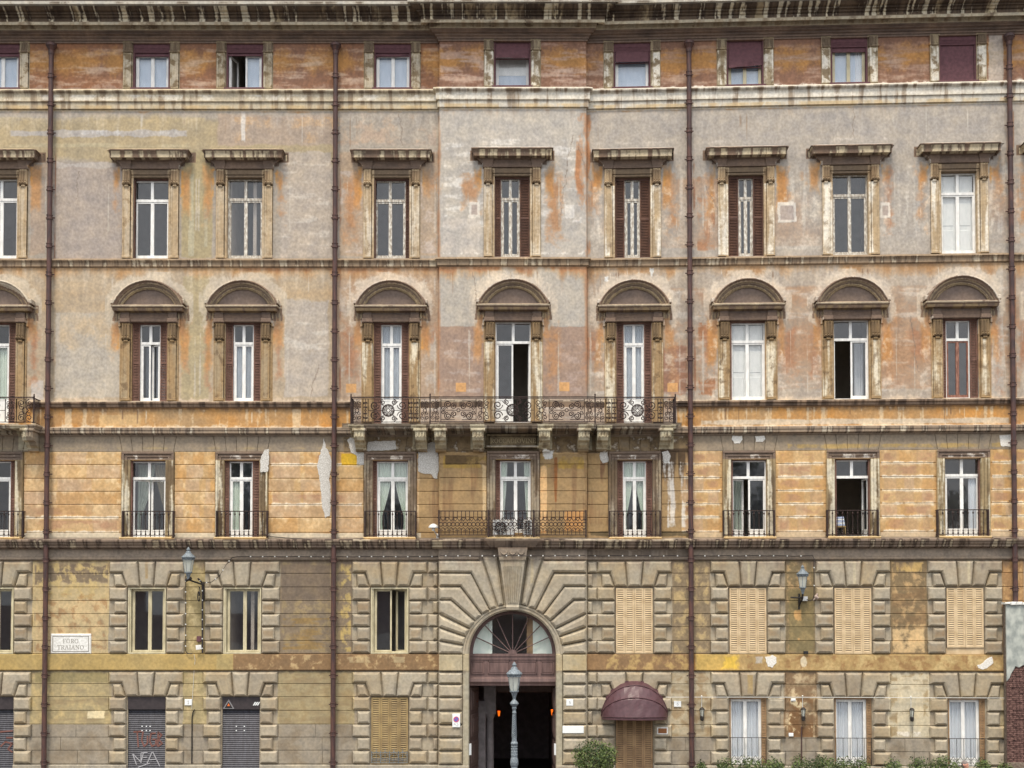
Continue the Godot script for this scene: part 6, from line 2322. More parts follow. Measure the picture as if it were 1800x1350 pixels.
# ---------------------------------------------------------------- soft bodies: distance field and surface nets
func blob(bones: Array, cell: float, blend: float) -> MB:
	var lo := Vector3(1e9, 1e9, 1e9)
	var hi := -lo
	for q in bones:
		var r := maxf(q[2], q[3]) + cell * 2.0
		lo = lo.min((q[0] as Vector3) - Vector3(r, r, r)).min((q[1] as Vector3) - Vector3(r, r, r))
		hi = hi.max((q[0] as Vector3) + Vector3(r, r, r)).max((q[1] as Vector3) + Vector3(r, r, r))
	var nx := int((hi.x - lo.x) / cell) + 2
	var ny := int((hi.y - lo.y) / cell) + 2
	var nz := int((hi.z - lo.z) / cell) + 2
	var f := PackedFloat32Array()
	f.resize(nx * ny * nz)
	f.fill(1.0)
	for q in bones:
		var a: Vector3 = q[0]
		var e: Vector3 = q[1]
		var r := maxf(q[2], q[3]) + blend + cell * 2.0
		var l := (a.min(e) - Vector3(r, r, r) - lo) / cell
		var u := (a.max(e) + Vector3(r, r, r) - lo) / cell
		var ab := e - a
		var len2 := maxf(ab.length_squared(), 1e-9)
		for k in range(maxi(0, int(l.z)), mini(nz, int(u.z) + 1)):
			for j in range(maxi(0, int(l.y)), mini(ny, int(u.y) + 1)):
				for i in range(maxi(0, int(l.x)), mini(nx, int(u.x) + 1)):
					var p := lo + Vector3(i, j, k) * cell
					var t := clampf((p - a).dot(ab) / len2, 0.0, 1.0)
					var d := p.distance_to(a + ab * t) - lerpf(q[2], q[3], t)
					var id := (k * ny + j) * nx + i
					var o := f[id]
					var h := clampf(0.5 + 0.5 * (o - d) / blend, 0.0, 1.0)
					f[id] = lerpf(o, d, h) - blend * h * (1.0 - h)
	var vid := {}
	var pos := []
	for k in nz - 1:
		for j in ny - 1:
			for i in nx - 1:
				var s := Vector3.ZERO
				var n := 0
				var c := []
				for m in 8:
					c.append(f[((k + (m >> 2)) * ny + j + ((m >> 1) & 1)) * nx + i + (m & 1)])
				for ed in [[0, 1], [2, 3], [4, 5], [6, 7], [0, 2], [1, 3], [4, 6], [5, 7], [0, 4], [1, 5], [2, 6], [3, 7]]:
					var A: float = c[ed[0]]
					var B: float = c[ed[1]]
					if (A < 0.0) != (B < 0.0):
						var t := A / (A - B)
						var pa := Vector3(ed[0] & 1, (ed[0] >> 1) & 1, ed[0] >> 2)
						var pb := Vector3(ed[1] & 1, (ed[1] >> 1) & 1, ed[1] >> 2)
						s += pa.lerp(pb, t)
						n += 1
				if n > 0:
					vid[(k * ny + j) * nx + i] = pos.size()
					pos.append(lo + (Vector3(i, j, k) + s / n) * cell)
	var nrm := []
	nrm.resize(pos.size())
	nrm.fill(Vector3.ZERO)
	var quads := []
	var step := [1, nx, nx * ny]
	for k in range(1, nz - 1):
		for j in range(1, ny - 1):
			for i in range(1, nx - 1):
				var id := (k * ny + j) * nx + i
				for ax in 3:
					var A := f[id]
					var B := f[id + step[ax]]
					if (A < 0.0) == (B < 0.0):
						continue
					var u: int = step[(ax + 1) % 3]
					var w: int = step[(ax + 2) % 3]
					var ids := [id, id - u, id - u - w, id - w]
					var ok := true
					for q in ids:
						if not vid.has(q):
							ok = false
					if not ok:
						continue
					var Q := [vid[ids[0]], vid[ids[1]], vid[ids[2]], vid[ids[3]]]
					if A >= 0.0:
						Q.reverse()
					quads.append(Q)
					var nn: Vector3 = (pos[Q[2]] - pos[Q[0]]).cross(pos[Q[3]] - pos[Q[1]])
					for q in Q:
						nrm[q] += nn
	var b := MB.new()
	for Q in quads:
		b.quad_n(pos[Q[0]], pos[Q[1]], pos[Q[2]], pos[Q[3]], nrm[Q[0]].normalized(), nrm[Q[1]].normalized(), nrm[Q[2]].normalized(), nrm[Q[3]].normalized())
	return b

func person_walking() -> void:
	var d := 3.9
	var q := fp(1697, 1337, d)
	var t := thing("person", "grey haired person in a dark coat passing behind the potted shrubs", "person", at_wall(q.x, 0.0, d))
	t.rotate_object_local(Vector3.UP, 0.7)
	t.scale = Vector3.ONE * (q.y / 1.765)
	var V := func(x: float, y: float, z: float) -> Vector3: return Vector3(x, y, z)
	var body := []
	for m in [-1.0, 1.0]:
		var st: float = 0.16 * m
		body.append([V.call(m * 0.09, 0.92, 0), V.call(m * 0.1, 0.5, st * 0.9), 0.085, 0.06])
		body.append([V.call(m * 0.1, 0.5, st * 0.9), V.call(m * 0.1, 0.1, st), 0.056, 0.04])
		body.append([V.call(m * 0.1, 0.05, st - 0.03), V.call(m * 0.11, 0.035, st + 0.17), 0.042, 0.035])
		body.append([V.call(m * 0.17, 1.42, 0), V.call(m * 0.24, 1.14, -st * 0.4), 0.05, 0.042])
		body.append([V.call(m * 0.24, 1.14, -st * 0.4), V.call(m * 0.25, 0.9, -st * 0.4 + 0.06), 0.04, 0.03])
		body.append([V.call(m * 0.25, 0.9, -st * 0.4 + 0.06), V.call(m * 0.25, 0.82, -st * 0.4 + 0.08), 0.034, 0.03])
		for f in 4:
			body.append([V.call(m * 0.25, 0.82, -st * 0.4 + 0.055 + f * 0.018), V.call(m * 0.245, 0.745 + 0.008 * absf(f - 1.5), -st * 0.4 + 0.05 + f * 0.02), 0.01, 0.008])
		body.append([V.call(m * 0.24, 0.85, -st * 0.4 + 0.1), V.call(m * 0.235, 0.79, -st * 0.4 + 0.125), 0.011, 0.009])
	body.append([V.call(0, 0.95, 0), V.call(0, 1.2, 0), 0.13, 0.12])
	body.append([V.call(-0.1, 1.38, 0), V.call(0.1, 1.38, 0), 0.09, 0.09])
	body.append([V.call(0, 1.2, 0), V.call(0, 1.4, 0), 0.12, 0.11])
	body.append([V.call(0, 1.42, 0), V.call(0, 1.54, 0.015), 0.055, 0.05])
	var o := put("body", blob(body, 0.02, 0.035), M.skin, t)
	var head := [[V.call(0, 1.64, 0.0), V.call(0, 1.66, -0.015), 0.085, 0.088], [V.call(0, 1.57, 0.03), V.call(0, 1.61, 0.02), 0.055, 0.07], [V.call(0, 1.62, 0.085), V.call(0, 1.595, 0.105), 0.012, 0.016], [V.call(-0.085, 1.615, -0.005), V.call(-0.088, 1.64, -0.012), 0.014, 0.018], [V.call(0.085, 1.615, -0.005), V.call(0.088, 1.64, -0.012), 0.014, 0.018], [V.call(-0.02, 1.565, 0.085), V.call(0.02, 1.565, 0.085), 0.01, 0.01], [V.call(-0.03, 1.66, 0.08), V.call(0.03, 1.66, 0.08), 0.014, 0.014]]
	put("head", blob(head, 0.009, 0.02), M.skin, t)
	var b := MB.new()
	for m in [-1.0, 1.0]:
		b.lathe(Vector3(m * 0.032, 1.64, 0.082), [Vector2(0.0, -0.011), Vector2(0.01, 0.0), Vector2(0.0, 0.011)], 8)
	put("eye", b, M.black, t)
	put("hair", blob([[V.call(0, 1.675, -0.03), V.call(0, 1.68, -0.01), 0.093, 0.088], [V.call(0, 1.62, -0.05), V.call(0, 1.58, -0.055), 0.07, 0.05]], 0.012, 0.02), M.grey_hair, t)
	var coat := [[V.call(-0.11, 1.4, 0), V.call(0.11, 1.4, 0), 0.1, 0.1], [V.call(0, 1.36, 0), V.call(0, 1.0, 0), 0.15, 0.165], [V.call(0, 1.0, 0), V.call(0, 0.72, 0), 0.165, 0.17]]
	for m in [-1.0, 1.0]:
		var st: float = 0.16 * m
		coat.append([V.call(m * 0.17, 1.42, 0), V.call(m * 0.245, 1.14, -st * 0.4), 0.066, 0.056])
		coat.append([V.call(m * 0.245, 1.14, -st * 0.4), V.call(m * 0.25, 0.92, -st * 0.4 + 0.055), 0.056, 0.048])
	put("coat", blob(coat, 0.025, 0.04), M.navy_coat, t)
	var tr := []
	for m in [-1.0, 1.0]:
		var st: float = 0.16 * m
		tr.append([V.call(m * 0.09, 0.92, 0), V.call(m * 0.1, 0.5, st * 0.9), 0.105, 0.08])
		tr.append([V.call(m * 0.1, 0.5, st * 0.9), V.call(m * 0.1, 0.12, st), 0.078, 0.064])
	put("trousers", blob(tr, 0.025, 0.03), M.grey_trousers, t)

func pigeon() -> void:
	var q := fp(1436, 1056, 0.1)
	var t := thing("pigeon", "pale brown pigeon perched on a stone beside the lantern cable", "bird", at_wall(q.x, Y(1056.3), 0.1))
	var V := func(x: float, y: float, z: float) -> Vector3: return Vector3(x, y, z)
	put("body", blob([[V.call(0.02, 0.1, 0), V.call(-0.03, 0.14, 0.0), 0.045, 0.06], [V.call(-0.03, 0.15, 0.0), V.call(0.0, 0.22, 0.0), 0.05, 0.028], [V.call(0.0, 0.23, 0.0), V.call(0.01, 0.24, 0.0), 0.026, 0.024], [V.call(0.03, 0.235, 0.0), V.call(0.048, 0.228, 0.0), 0.008, 0.004], [V.call(-0.05, 0.1, 0), V.call(-0.12, 0.02, 0), 0.035, 0.018], [V.call(0.0, 0.07, 0.02), V.call(0.0, 0.01, 0.02), 0.009, 0.006], [V.call(0.0, 0.07, -0.02), V.call(0.0, 0.01, -0.02), 0.009, 0.006]], 0.009, 0.015), M.pigeon_grey, t)

func tree(x: float, z: float, h: float, label: String) -> void:
	var t := thing("pine_tree", label, "tree", Transform3D(Basis(), Vector3(x, -0.15, z)), "trees across the square")
	var b := MB.new()
	b.tube([Vector3.ZERO, Vector3(0.2, h * 0.35, 0.1), Vector3(-0.1, h * 0.7, 0)], 0.45, 10, 0.2)
	for i in 7:
		var a := TAU * i / 7.0
		b.tube([Vector3(-0.05, h * 0.6, 0), Vector3(cos(a) * h * 0.12, h * 0.75, sin(a) * h * 0.12), Vector3(cos(a) * h * 0.26, h * 0.84, sin(a) * h * 0.26)], 0.16, 6, 0.05)
	put("trunk", b, M.bark, t)
	var noise := FastNoiseLite.new()
	noise.seed = int(h * 10)
	noise.frequency = 0.02
	b = MB.new()
	for i in 16:
		var a := rng.randf() * TAU
		var r := sqrt(rng.randf()) * h * 0.3
		leaf_cloud(b, Vector3(cos(a) * r, h * rng.randf_range(0.74, 0.95), sin(a) * r), Vector3(h * 0.12, h * 0.08, h * 0.12), 260, 0.5, noise, 0.2)
	put("crown", b, M.leaf_dark, t)

func surroundings() -> void:
	var b := MB.new()
	b.quad(Vector3(-300, -0.15, 400), Vector3(300, -0.15, 400), Vector3(300, -0.15, -60), Vector3(-300, -0.15, -60))
	var o := put("road", b, M.road_cobble, self)
	tag(o, "", "", "", "structure")
	b = MB.new()
	b.bbox(-40, 40, -0.3, 0.0, -0.55, 5.6, 0.02)
	o = put("pavement", b, M.pavement_stone, self)
	tag(o, "", "", "", "structure")
	# ruined brick arcade across the square: the low windows mirror it
	var rt := thing("ruined_arcade", "ruined brick arcade across the square facing the front", "ruin", Transform3D(Basis(), Vector3(0, -0.15, 66)))
	for i in 12:
		b = MB.new()
		var xa := -48.0 + i * 8.0
		var hh := 7.5 + 2.0 * sin(i * 1.7)
		b.box(xa, xa + 3.0, 0.0, hh, -1.2, 1.2)
		b.box(xa + 3.0, xa + 8.0, 4.6, hh, -1.2, 1.2)
		for k in 10:
			var a0 := PI * k / 10.0
			var a1 := PI * (k + 1) / 10.0
			b.quad(Vector3(xa + 5.5 + cos(a0) * 2.5, 2.6 + sin(a0) * 2.0, -1.2), Vector3(xa + 5.5 + cos(a1) * 2.5, 2.6 + sin(a1) * 2.0, -1.2), Vector3(xa + 5.5 + cos(a1) * 2.5, 4.6, -1.2), Vector3(xa + 5.5 + cos(a0) * 2.5, 4.6, -1.2))
		put("bay", b, M.brick_red, rt)
	var n := 0
	for e in [[-36.0, 78.0, 19.0], [-27.0, 92.0, 22.0], [-18.0, 82.0, 18.0], [-8.0, 90.0, 20.0], [3.0, 80.0, 16.0], [13.0, 92.0, 21.0], [23.0, 80.0, 18.0], [34.0, 88.0, 21.0], [46.0, 80.0, 19.0]]:
		tree(e[0], e[1], e[2], "tall umbrella pine across the square facing the front")
		n += 1

# ---------------------------------------------------------------- paint, plaster and stains of the wall
# All places are on the wall itself (picture rows and columns turned into metres of wall, then texels).
var paint_d := 0.0
func _op(kind: int, px0: float, py0: float, px1: float, py1: float, col: Color, alpha: float, noise: int, thr: float, k: float, fx: float, fy: float) -> void:
	var a := Vector2(X(px0, (py0 + py1) * 0.5, paint_d), Y(py0, paint_d))
	var e := Vector2(X(px1, (py0 + py1) * 0.5, paint_d), Y(py1, paint_d))
	if px0 < -60.0:
		a.x = S0
	if px1 > 1860.0:
		e.x = S0 + SW
	var x0 := int(round((a.x - S0) * TPM))
	var x1 := int(round((e.x - S0) * TPM))
	var y0 := int(round((SH - a.y) * TPM))
	var y1 := int(round((SH - e.y) * TPM))
	ops.append([kind, clampi(x0, 0, TW), clampi(y0, 0, TH), clampi(x1, 0, TW), clampi(y1, 0, TH), col.r * 255.0, col.g * 255.0, col.b * 255.0, alpha, noise, thr, k, maxf(fx * TPM / 50.0, 0.01), maxf(fy * TPM / 50.0, 0.01)])

# flat coat
func coat(x0: float, y0: float, x1: float, y1: float, col: Color) -> void:
	_op(0, x0, y0, x1, y1, col, 1.0, 2, -9.0, 1.0, 0.0, 0.0)

# patch with broken edges: thr below 0 is nearly solid, above 0.5 sparse
func stain(x0: float, y0: float, x1: float, y1: float, col: Color, alpha: float, noise: int, thr: float, k: float, fx := 6.0, fy := 6.0) -> void:
	_op(0, x0, y0, x1, y1, col, alpha, noise, thr, k, fx, fy)

func blot(x0: float, y0: float, x1: float, y1: float, col: Color, alpha: float, noise := 1, thr := -0.25, k := 6.0) -> void:
	_op(1, x0, y0, x1, y1, col, alpha, noise, thr, k, 1.0, 1.0)

# half disc standing on the bottom edge
func half_disc(x0: float, y0: float, x1: float, y1: float, col: Color, alpha: float) -> void:
	_op(4, x0, y0, x1, y1, col, alpha, 2, 0.0, 6.0, 1.0, 1.0)

# runs that start at the top edge
func drip(x0: float, y0: float, x1: float, y1: float, col: Color, alpha: float, thr := 0.15, k := 5.0, noise := 3) -> void:
	_op(2, x0, y0, x1, y1, col, alpha, noise, thr, k, 2.0, 1.0)

# runs that climb from the bottom edge (splash)
func rise(x0: float, y0: float, x1: float, y1: float, col: Color, alpha: float, thr := 0.15, k := 5.0, noise := 3) -> void:
	_op(3, x0, y0, x1, y1, col, alpha, noise, thr, k, 2.0, 1.0)

func make_noises() -> void:
	var hw := TW / 2
	var hh := TH / 2
	var im := noise_image(hw, hh, 0.008, 11, 5, 20.0)            # 0 wide clouds
	im.resize(TW, TH, Image.INTERPOLATE_BILINEAR)
	noises.append(im)
	noises.append(noise_image(TW, TH, 0.02, 12, 5, 26.0))        # 1 hand sized patches
	noises.append(noise_image(TW, TH, 0.16, 13, 3))              # 2 grain
	im = noise_image(TW, TH / 10, 0.06, 14, 4)                   # 3 upright streaks
	im.resize(TW, TH, Image.INTERPOLATE_CUBIC)
	noises.append(im)
	im = noise_image(TW / 5, TH, 0.06, 15, 5)                    # 4 level scrapes
	im.resize(TW, TH, Image.INTERPOLATE_CUBIC)
	noises.append(im)
	noises.append(noise_image(TW, TH, 0.045, 16, 6, 14.0))       # 5 flakes
	im = noise_image(TW, TH / 3, 0.02, 17, 5, 12.0)              # 6 ragged runs
	im.resize(TW, TH, Image.INTERPOLATE_CUBIC)
	noises.append(im)
	for i in noises.size():
		noises[i].convert(Image.FORMAT_L8)
		noises[i] = noises[i].get_data()

func paint_strip(n: int) -> void:
	var ya := TH * n / 16
	var yb := TH * (n + 1) / 16
	var w := TW
	var buf := PackedFloat32Array()
	buf.resize(w * (yb - ya) * 3)
	for op in ops:
		var kind: int = op[0]
		var x0: int = op[1]
		var x1: int = op[3]
		var ty0: int = op[2]
		var ty1: int = op[4]
		var y0: int = maxi(ty0, ya)
		var y1: int = mini(ty1, yb)
		if y1 <= y0 or x1 <= x0:
			continue
		var r: float = op[5]
		var g: float = op[6]
		var bl: float = op[7]
		var al: float = op[8]
		var nz: PackedByteArray = noises[op[9]]
		var fz: PackedByteArray = noises[2]
		var thr: float = op[10]
		var k: float = op[11]
		var ifx: float = 1.0 / op[12]
		var ify: float = 1.0 / op[13]
		var cx := (x0 + x1) * 0.5
		var cy := (ty0 + ty1) * 0.5
		var irx := 2.0 / (x1 - x0)
		var iry := 2.0 / (ty1 - ty0)
		var ih := 1.0 / (ty1 - ty0)
		if thr < -5.0:
			for y in range(y0, y1):
				var o := ((y - ya) * w + x0) * 3
				for x in range(x0, x1):
					buf[o] = r
					buf[o + 1] = g
					buf[o + 2] = bl
					o += 3
			continue
		for y in range(y0, y1):
			var o := ((y - ya) * w + x0) * 3
			var q := y * w + x0
			var my := minf(minf(y - ty0 + 0.5, ty1 - y - 0.5) * ify, 1.0)
			var vy := (y - cy) * iry
			vy *= vy
			var tv := (y - ty0) * ih
			if kind == 3:
				tv = 1.0 - tv
			for x in range(x0, x1):
				var m := 0.0
				if kind == 0:
					m = minf(minf(x - x0 + 0.5, x1 - x - 0.5) * ifx, my) - 1.0
					if m > 0.0:
						m = 0.0
				elif kind == 4:
					var vx := (x - cx) * irx
					var wy := (ty1 - y) * ih
					m = (1.0 - vx * vx - wy * wy) * 12.0 - 0.5
				elif kind == 1:
					var vx := (x - cx) * irx
					m = -(vx * vx + vy)
				else:
					m = -tv
				var a := (m + nz[q] * 0.0036 + fz[q] * 0.0006 - 0.035 - thr) * k
				q += 1
				if a > 0.0:
					if a > 1.0:
						a = 1.0
					a *= al
					buf[o] += (r - buf[o]) * a
					buf[o + 1] += (g - buf[o + 1]) * a
					buf[o + 2] += (bl - buf[o + 2]) * a
				o += 3
	# grain of the plaster
	var n2: PackedByteArray = noises[2]
	var n5: PackedByteArray = noises[5]
	var n1: PackedByteArray = noises[1]
	var n0: PackedByteArray = noises[0]
	var n4: PackedByteArray = noises[4]
	var n3: PackedByteArray = noises[3]
	var out := PackedByteArray()
	out.resize(w * (yb - ya) * 3)
	var base := ya * w
	for i in w * (yb - ya):
		var w1 := n1[base + i] * 0.00392 - 0.5
		var w5 := n5[base + i] * 0.00392 - 0.5
		var w0 := n0[base + i] * 0.00392 - 0.5
		var f := 0.965 + (n2[base + i] * 0.00392 - 0.5) * 0.2 + w5 * 0.12 + w1 * 0.08 + (n4[base + i] * 0.00392 - 0.5) * 0.07 + (n3[base + i] * 0.00392 - 0.5) * 0.06
		var hue := w5 * 0.03 + w1 * 0.05
		var l := (buf[i * 3] * 0.35 + buf[i * 3 + 1] * 0.45 + buf[i * 3 + 2] * 0.2) * 0.18 * f
		out[i * 3] = clampi(int((buf[i * 3] * f * 0.82 + l) * (1.0 + hue * 0.45)), 0, 255)
		out[i * 3 + 1] = clampi(int(buf[i * 3 + 1] * f * 0.82 + l), 0, 255)
		out[i * 3 + 2] = clampi(int((buf[i * 3 + 2] * f * 0.82 + l) * (1.0 - hue)), 0, 255)
	strips[n] = out

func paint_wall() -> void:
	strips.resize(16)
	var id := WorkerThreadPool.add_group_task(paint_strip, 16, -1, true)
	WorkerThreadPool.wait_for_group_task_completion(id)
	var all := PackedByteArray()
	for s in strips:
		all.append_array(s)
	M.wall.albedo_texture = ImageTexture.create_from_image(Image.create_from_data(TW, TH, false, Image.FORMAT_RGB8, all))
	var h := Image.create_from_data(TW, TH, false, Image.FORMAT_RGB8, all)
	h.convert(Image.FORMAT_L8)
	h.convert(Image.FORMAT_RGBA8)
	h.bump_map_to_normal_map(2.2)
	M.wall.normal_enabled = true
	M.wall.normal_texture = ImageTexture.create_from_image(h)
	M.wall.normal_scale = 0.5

func paint_plan() -> void:
	var grey := c8(170, 159, 144)
	var pale := c8(196, 188, 180)
	var mauve := c8(158, 140, 132)
	var orange := c8(186, 130, 74)
	var rust := c8(166, 108, 70)
	var redbrown := c8(144, 104, 82)
	var tan := c8(176, 158, 122)
	var cream := c8(208, 196, 168)
	var white := c8(224, 220, 210)
	var dark := c8(74, 60, 50)
	var brown := c8(130, 106, 87)
	var ochre := c8(204, 162, 104)
	var olive := c8(150, 130, 84)
	# ---- everything starts as grey plaster
	coat(-100, -40, 1900, 1410, grey)
	# ---- attic storey
	stain(-100, 74, 1900, 158, redbrown, 1.0, 2, -2.0, 1.0, 0.1, 0.1)
	stain(-100, 74, 772, 158, c8(156, 104, 70), 0.8, 0, 0.3, 2.5, 4, 4)
	stain(-100, 74, 1900, 146, c8(194, 136, 72), 0.95, 6, -0.25, 2.2, 3, 46)
	stain(-100, 78, 1900, 158, c8(204, 172, 142), 0.55, 4, 0.44, 3.5, 3, 8)
	stain(-100, 74, 1900, 112, c8(200, 142, 70), 0.7, 5, 0.2, 2.0, 3, 24)
	stain(772, 74, 1031, 158, c8(186, 150, 130), 0.7, 4, 0.42, 5.0, 3, 8)
	stain(1031, 74, 1900, 158, c8(158, 118, 94), 0.6, 4, 0.45, 5.0, 3, 8)
	stain(-100, 100, 1900, 158, c8(200, 176, 156), 0.4, 4, 0.55, 4.0, 3, 8)
	rise(-100, 132, 1900, 158, c8(166, 140, 122), 0.7, 0.2, 4.0, 5)
	rise(1031, 148, 1900, 158, white, 0.8, 0.2, 6.0, 5)
	stain(1738, 74, 1768, 460, c8(196, 186, 172), 0.8, 1, -0.2, 4.0, 5, 4)
	# ---- third floor wall
	stain(-100, 193, 600, 300, tan, 0.95, 0, -0.1, 3.0, 20, 30)
	stain(-40, 200, 375, 222, c8(184, 164, 124), 0.6, 4, 0.3, 3.0, 20, 8)
	stain(0, 224, 345, 246, c8(178, 172, 168), 0.85, 6, 0.0, 5.0, 24, 9)
	stain(95, 222, 340, 244, c8(194, 192, 190), 0.7, 3, 0.5, 5.0, 24, 8)
	stain(0, 248, 350, 262, c8(186, 174, 140), 0.6, 4, 0.2, 3.0, 20, 5)
	stain(92, 284, 216, 460, c8(170, 156, 144), 0.95, 1, -0.5, 3.0, 4, 12)
	stain(92, 280, 210, 300, c8(186, 178, 170), 0.8, 1, 0.2, 5.0, 10, 8)
	stain(316, 262, 376, 456, c8(172, 156, 116), 0.95, 6, -0.4, 3.0, 12, 10)
	stain(328, 300, 345, 455, c8(184, 176, 146), 0.8, 6, 0.15, 5.0, 6, 8)
	stain(355, 290, 370, 440, c8(182, 172, 142), 0.7, 6, 0.3, 5.0, 6, 8)
	stain(50, 280, 84, 455, c8(170, 148, 128), 0.8, 1, 0.1, 4.0, 6, 12)
	stain(375, 195, 600, 262, c8(174, 154, 136), 0.9, 1, 0.0, 4.0, 14, 12)
	stain(400, 195, 770, 262, c8(196, 156, 112), 0.6, 1, 0.5, 5.0, 14, 12)
	stain(490, 262, 586, 456, c8(182, 168, 152), 0.95, 1, -0.2, 4.0, 8, 10)
	stain(490, 270, 586, 456, c8(206, 196, 180), 0.6, 4, 0.58, 7.0, 8, 10)
	stain(420, 180, 436, 264, c8(206, 204, 200), 0.8, 3, 0.35, 6.0, 6, 20)
	stain(592, 262, 772, 456, c8(182, 158, 132), 0.95, 0, -0.1, 3.0, 6, 10)
	stain(592, 290, 772, 456, c8(190, 176, 166), 0.8, 1, 0.5, 5.0, 6, 12)
	stain(592, 193, 772, 262, c8(178, 158, 142), 0.8, 1, 0.45, 4.0, 6, 8)
	stain(772, 193, 1031, 456, c8(186, 178, 166), 1.0, 1, -1.0, 3.0, 1, 1)
	stain(772, 230, 1031, 420, c8(216, 211, 202), 0.75, 4, 0.5, 6.0, 10, 20)
	stain(1031, 193, 1900, 456, c8(176, 166, 153), 1.0, 1, -1.0, 3.0, 1, 1)
	stain(1031, 193, 1780, 260, c8(168, 160, 151), 0.7, 0, 0.4, 4.0, 10, 16)
	stain(1031, 300, 1800, 456, c8(178, 142, 112), 0.9, 0, 0.38, 2.6, 8, 20)
	stain(1031, 330, 1800, 456, c8(204, 196, 184), 0.7, 1, 0.5, 3.5, 8, 14)
	stain(1220, 300, 1262, 456, rust, 0.7, 1, 0.42, 5.0, 6, 14)
	stain(1000, 195, 1050, 456, c8(186, 116, 66), 0.8, 6, 0.45, 5.0, 14, 8)
	stain(772, 380, 850, 456, c8(196, 186, 174), 0.8, 1, 0.2, 5.0, 8, 10)
	stain(950, 300, 1030, 440, c8(182, 152, 132), 0.6, 1, 0.5, 4.0, 10, 14)
	stain(772, 440, 1031, 456, white, 0.7, 5, 0.4, 7.0, 8, 8)
	drip(-100, 192, 1900, 230, c8(150, 126, 104), 0.45, 0.35, 4.0)
	drip(-100, 192, 1900, 204, orange, 0.7, 0.15, 3.0, 6)
	drip(-100, 193, 1900, 330, c8(206, 198, 184), 0.35, 0.38, 2.5)
	drip(772, 193, 1900, 300, c8(150, 136, 120), 0.4, 0.45, 3.0)
	stain(1031, 262, 1800, 456, c8(210, 204, 192), 0.5, 3, 0.56, 4.0, 8, 40)
	# ---- second floor wall
	stain(-100, 471, 590, 706, c8(184, 164, 136), 1.0, 1, -1.0, 3.0, 1, 1)
	stain(-100, 471, 590, 560, c8(196, 154, 104), 0.8, 0, 0.1, 1.8, 6, 60)
	stain(0, 480, 590, 560, c8(186, 160, 124), 0.7, 0, 0.4, 4.0, 14, 16)
	stain(92, 540, 215, 706, c8(184, 174, 158), 0.9, 1, 0.0, 4.0, 8, 14)
	stain(315, 480, 372, 706, c8(176, 160, 122), 0.9, 6, -0.2, 4.0, 10, 10)
	stain(494, 520, 584, 706, c8(184, 172, 158), 0.9, 1, 0.0, 4.0, 10, 14)
	stain(490, 540, 584, 640, c8(206, 198, 184), 0.6, 4, 0.56, 7.0, 10, 14)
	stain(590, 471, 772, 706, c8(182, 154, 126), 1.0, 0, -0.5, 3.0, 2, 2)
	stain(592, 480, 772, 706, c8(184, 172, 160), 0.8, 1, 0.46, 5.0, 6, 10)
	stain(772, 471, 1031, 580, c8(182, 173, 159), 1.0, 1, -0.6, 4.0, 1, 4)
	stain(772, 574, 1031, 745, c8(166, 138, 118), 1.0, 1, -0.3, 5.0, 1, 5)
	stain(776, 590, 850, 700, c8(182, 164, 152), 0.7, 4, 0.55, 6.0, 6, 8)
	stain(955, 590, 1028, 700, c8(178, 154, 140), 0.7, 4, 0.55, 6.0, 6, 8)
	stain(1031, 471, 1900, 706, c8(178, 163, 145), 1.0, 1, -1.0, 3.0, 1, 1)
	stain(1031, 490, 1800, 706, c8(180, 136, 98), 0.9, 0, 0.4, 2.6, 8, 20)
	stain(1031, 490, 1800, 706, c8(164, 126, 100), 0.65, 1, 0.48, 3.0, 8, 20)
	stain(1160, 600, 1212, 706, c8(150, 106, 84), 0.8, 1, 0.2, 5.0, 6, 14)
	stain(1222, 540, 1262, 706, rust, 0.8, 1, 0.35, 5.0, 6, 12)
	stain(1100, 500, 1205, 570, c8(194, 184, 170), 0.8, 1, 0.25, 5.0, 10, 12)
	stain(1740, 471, 1768, 706, c8(190, 180, 166), 0.8, 1, -0.1, 4.0, 6, 6)
	stain(1031, 500, 1800, 706, c8(206, 198, 186), 0.5, 4, 0.55, 4.0, 8, 14)
	drip(-100, 471, 1900, 512, c8(188, 138, 84), 0.85, 0.0, 2.2, 6)
	drip(420, 471, 772, 494, rust, 0.6, 0.15, 3.0, 6)
	drip(772, 471, 1031, 500, c8(186, 122, 80), 0.7, 0.2, 5.0, 6)
	rise(-100, 690, 1900, 706, c8(198, 178, 154), 0.8, 0.15, 5.0, 5)
	stain(92, 500, 215, 640, c8(190, 160, 120), 0.5, 1, 0.3, 2.5, 14, 30)
	stain(52, 664, 80, 706, c8(198, 190, 182), 0.8, 1, 0.1, 5.0, 5, 6)
	drip(-100, 471, 1900, 640, c8(208, 196, 176), 0.35, 0.36, 2.5)
	drip(600, 471, 1900, 620, c8(168, 126, 90), 0.5, 0.4, 2.5, 6)
	# ---- band below
	stain(-100, 716, 1900, 753, c8(192, 142, 84), 1.0, 2, -2.0, 1.0, 0.1, 0.1)
	stain(-100, 716, 1900, 753, c8(204, 140, 64), 0.8, 1, 0.4, 3.0, 3, 3)
	stain(-100, 716, 1900, 753, c8(176, 146, 104), 0.7, 0, 0.45, 3.0, 3, 3)
	drip(-100, 716, 1900, 742, c8(134, 104, 76), 0.7, 0.22, 5.0)  # shade below the string course, painted as dark runs
	stain(-100, 716, 1900, 753, c8(208, 182, 142), 0.8, 3, 0.6, 8.0, 3, 3)
	stain(170, 726, 250, 752, c8(206, 168, 112), 0.9, 1, -0.2, 5.0, 10, 6)
	rise(-100, 736, 1900, 753, c8(202, 184, 156), 0.9, 0.2, 5.0, 5)
	stain(1225, 736, 1780, 752, c8(206, 190, 164), 0.9, 1, 0.0, 4.0, 10, 5)
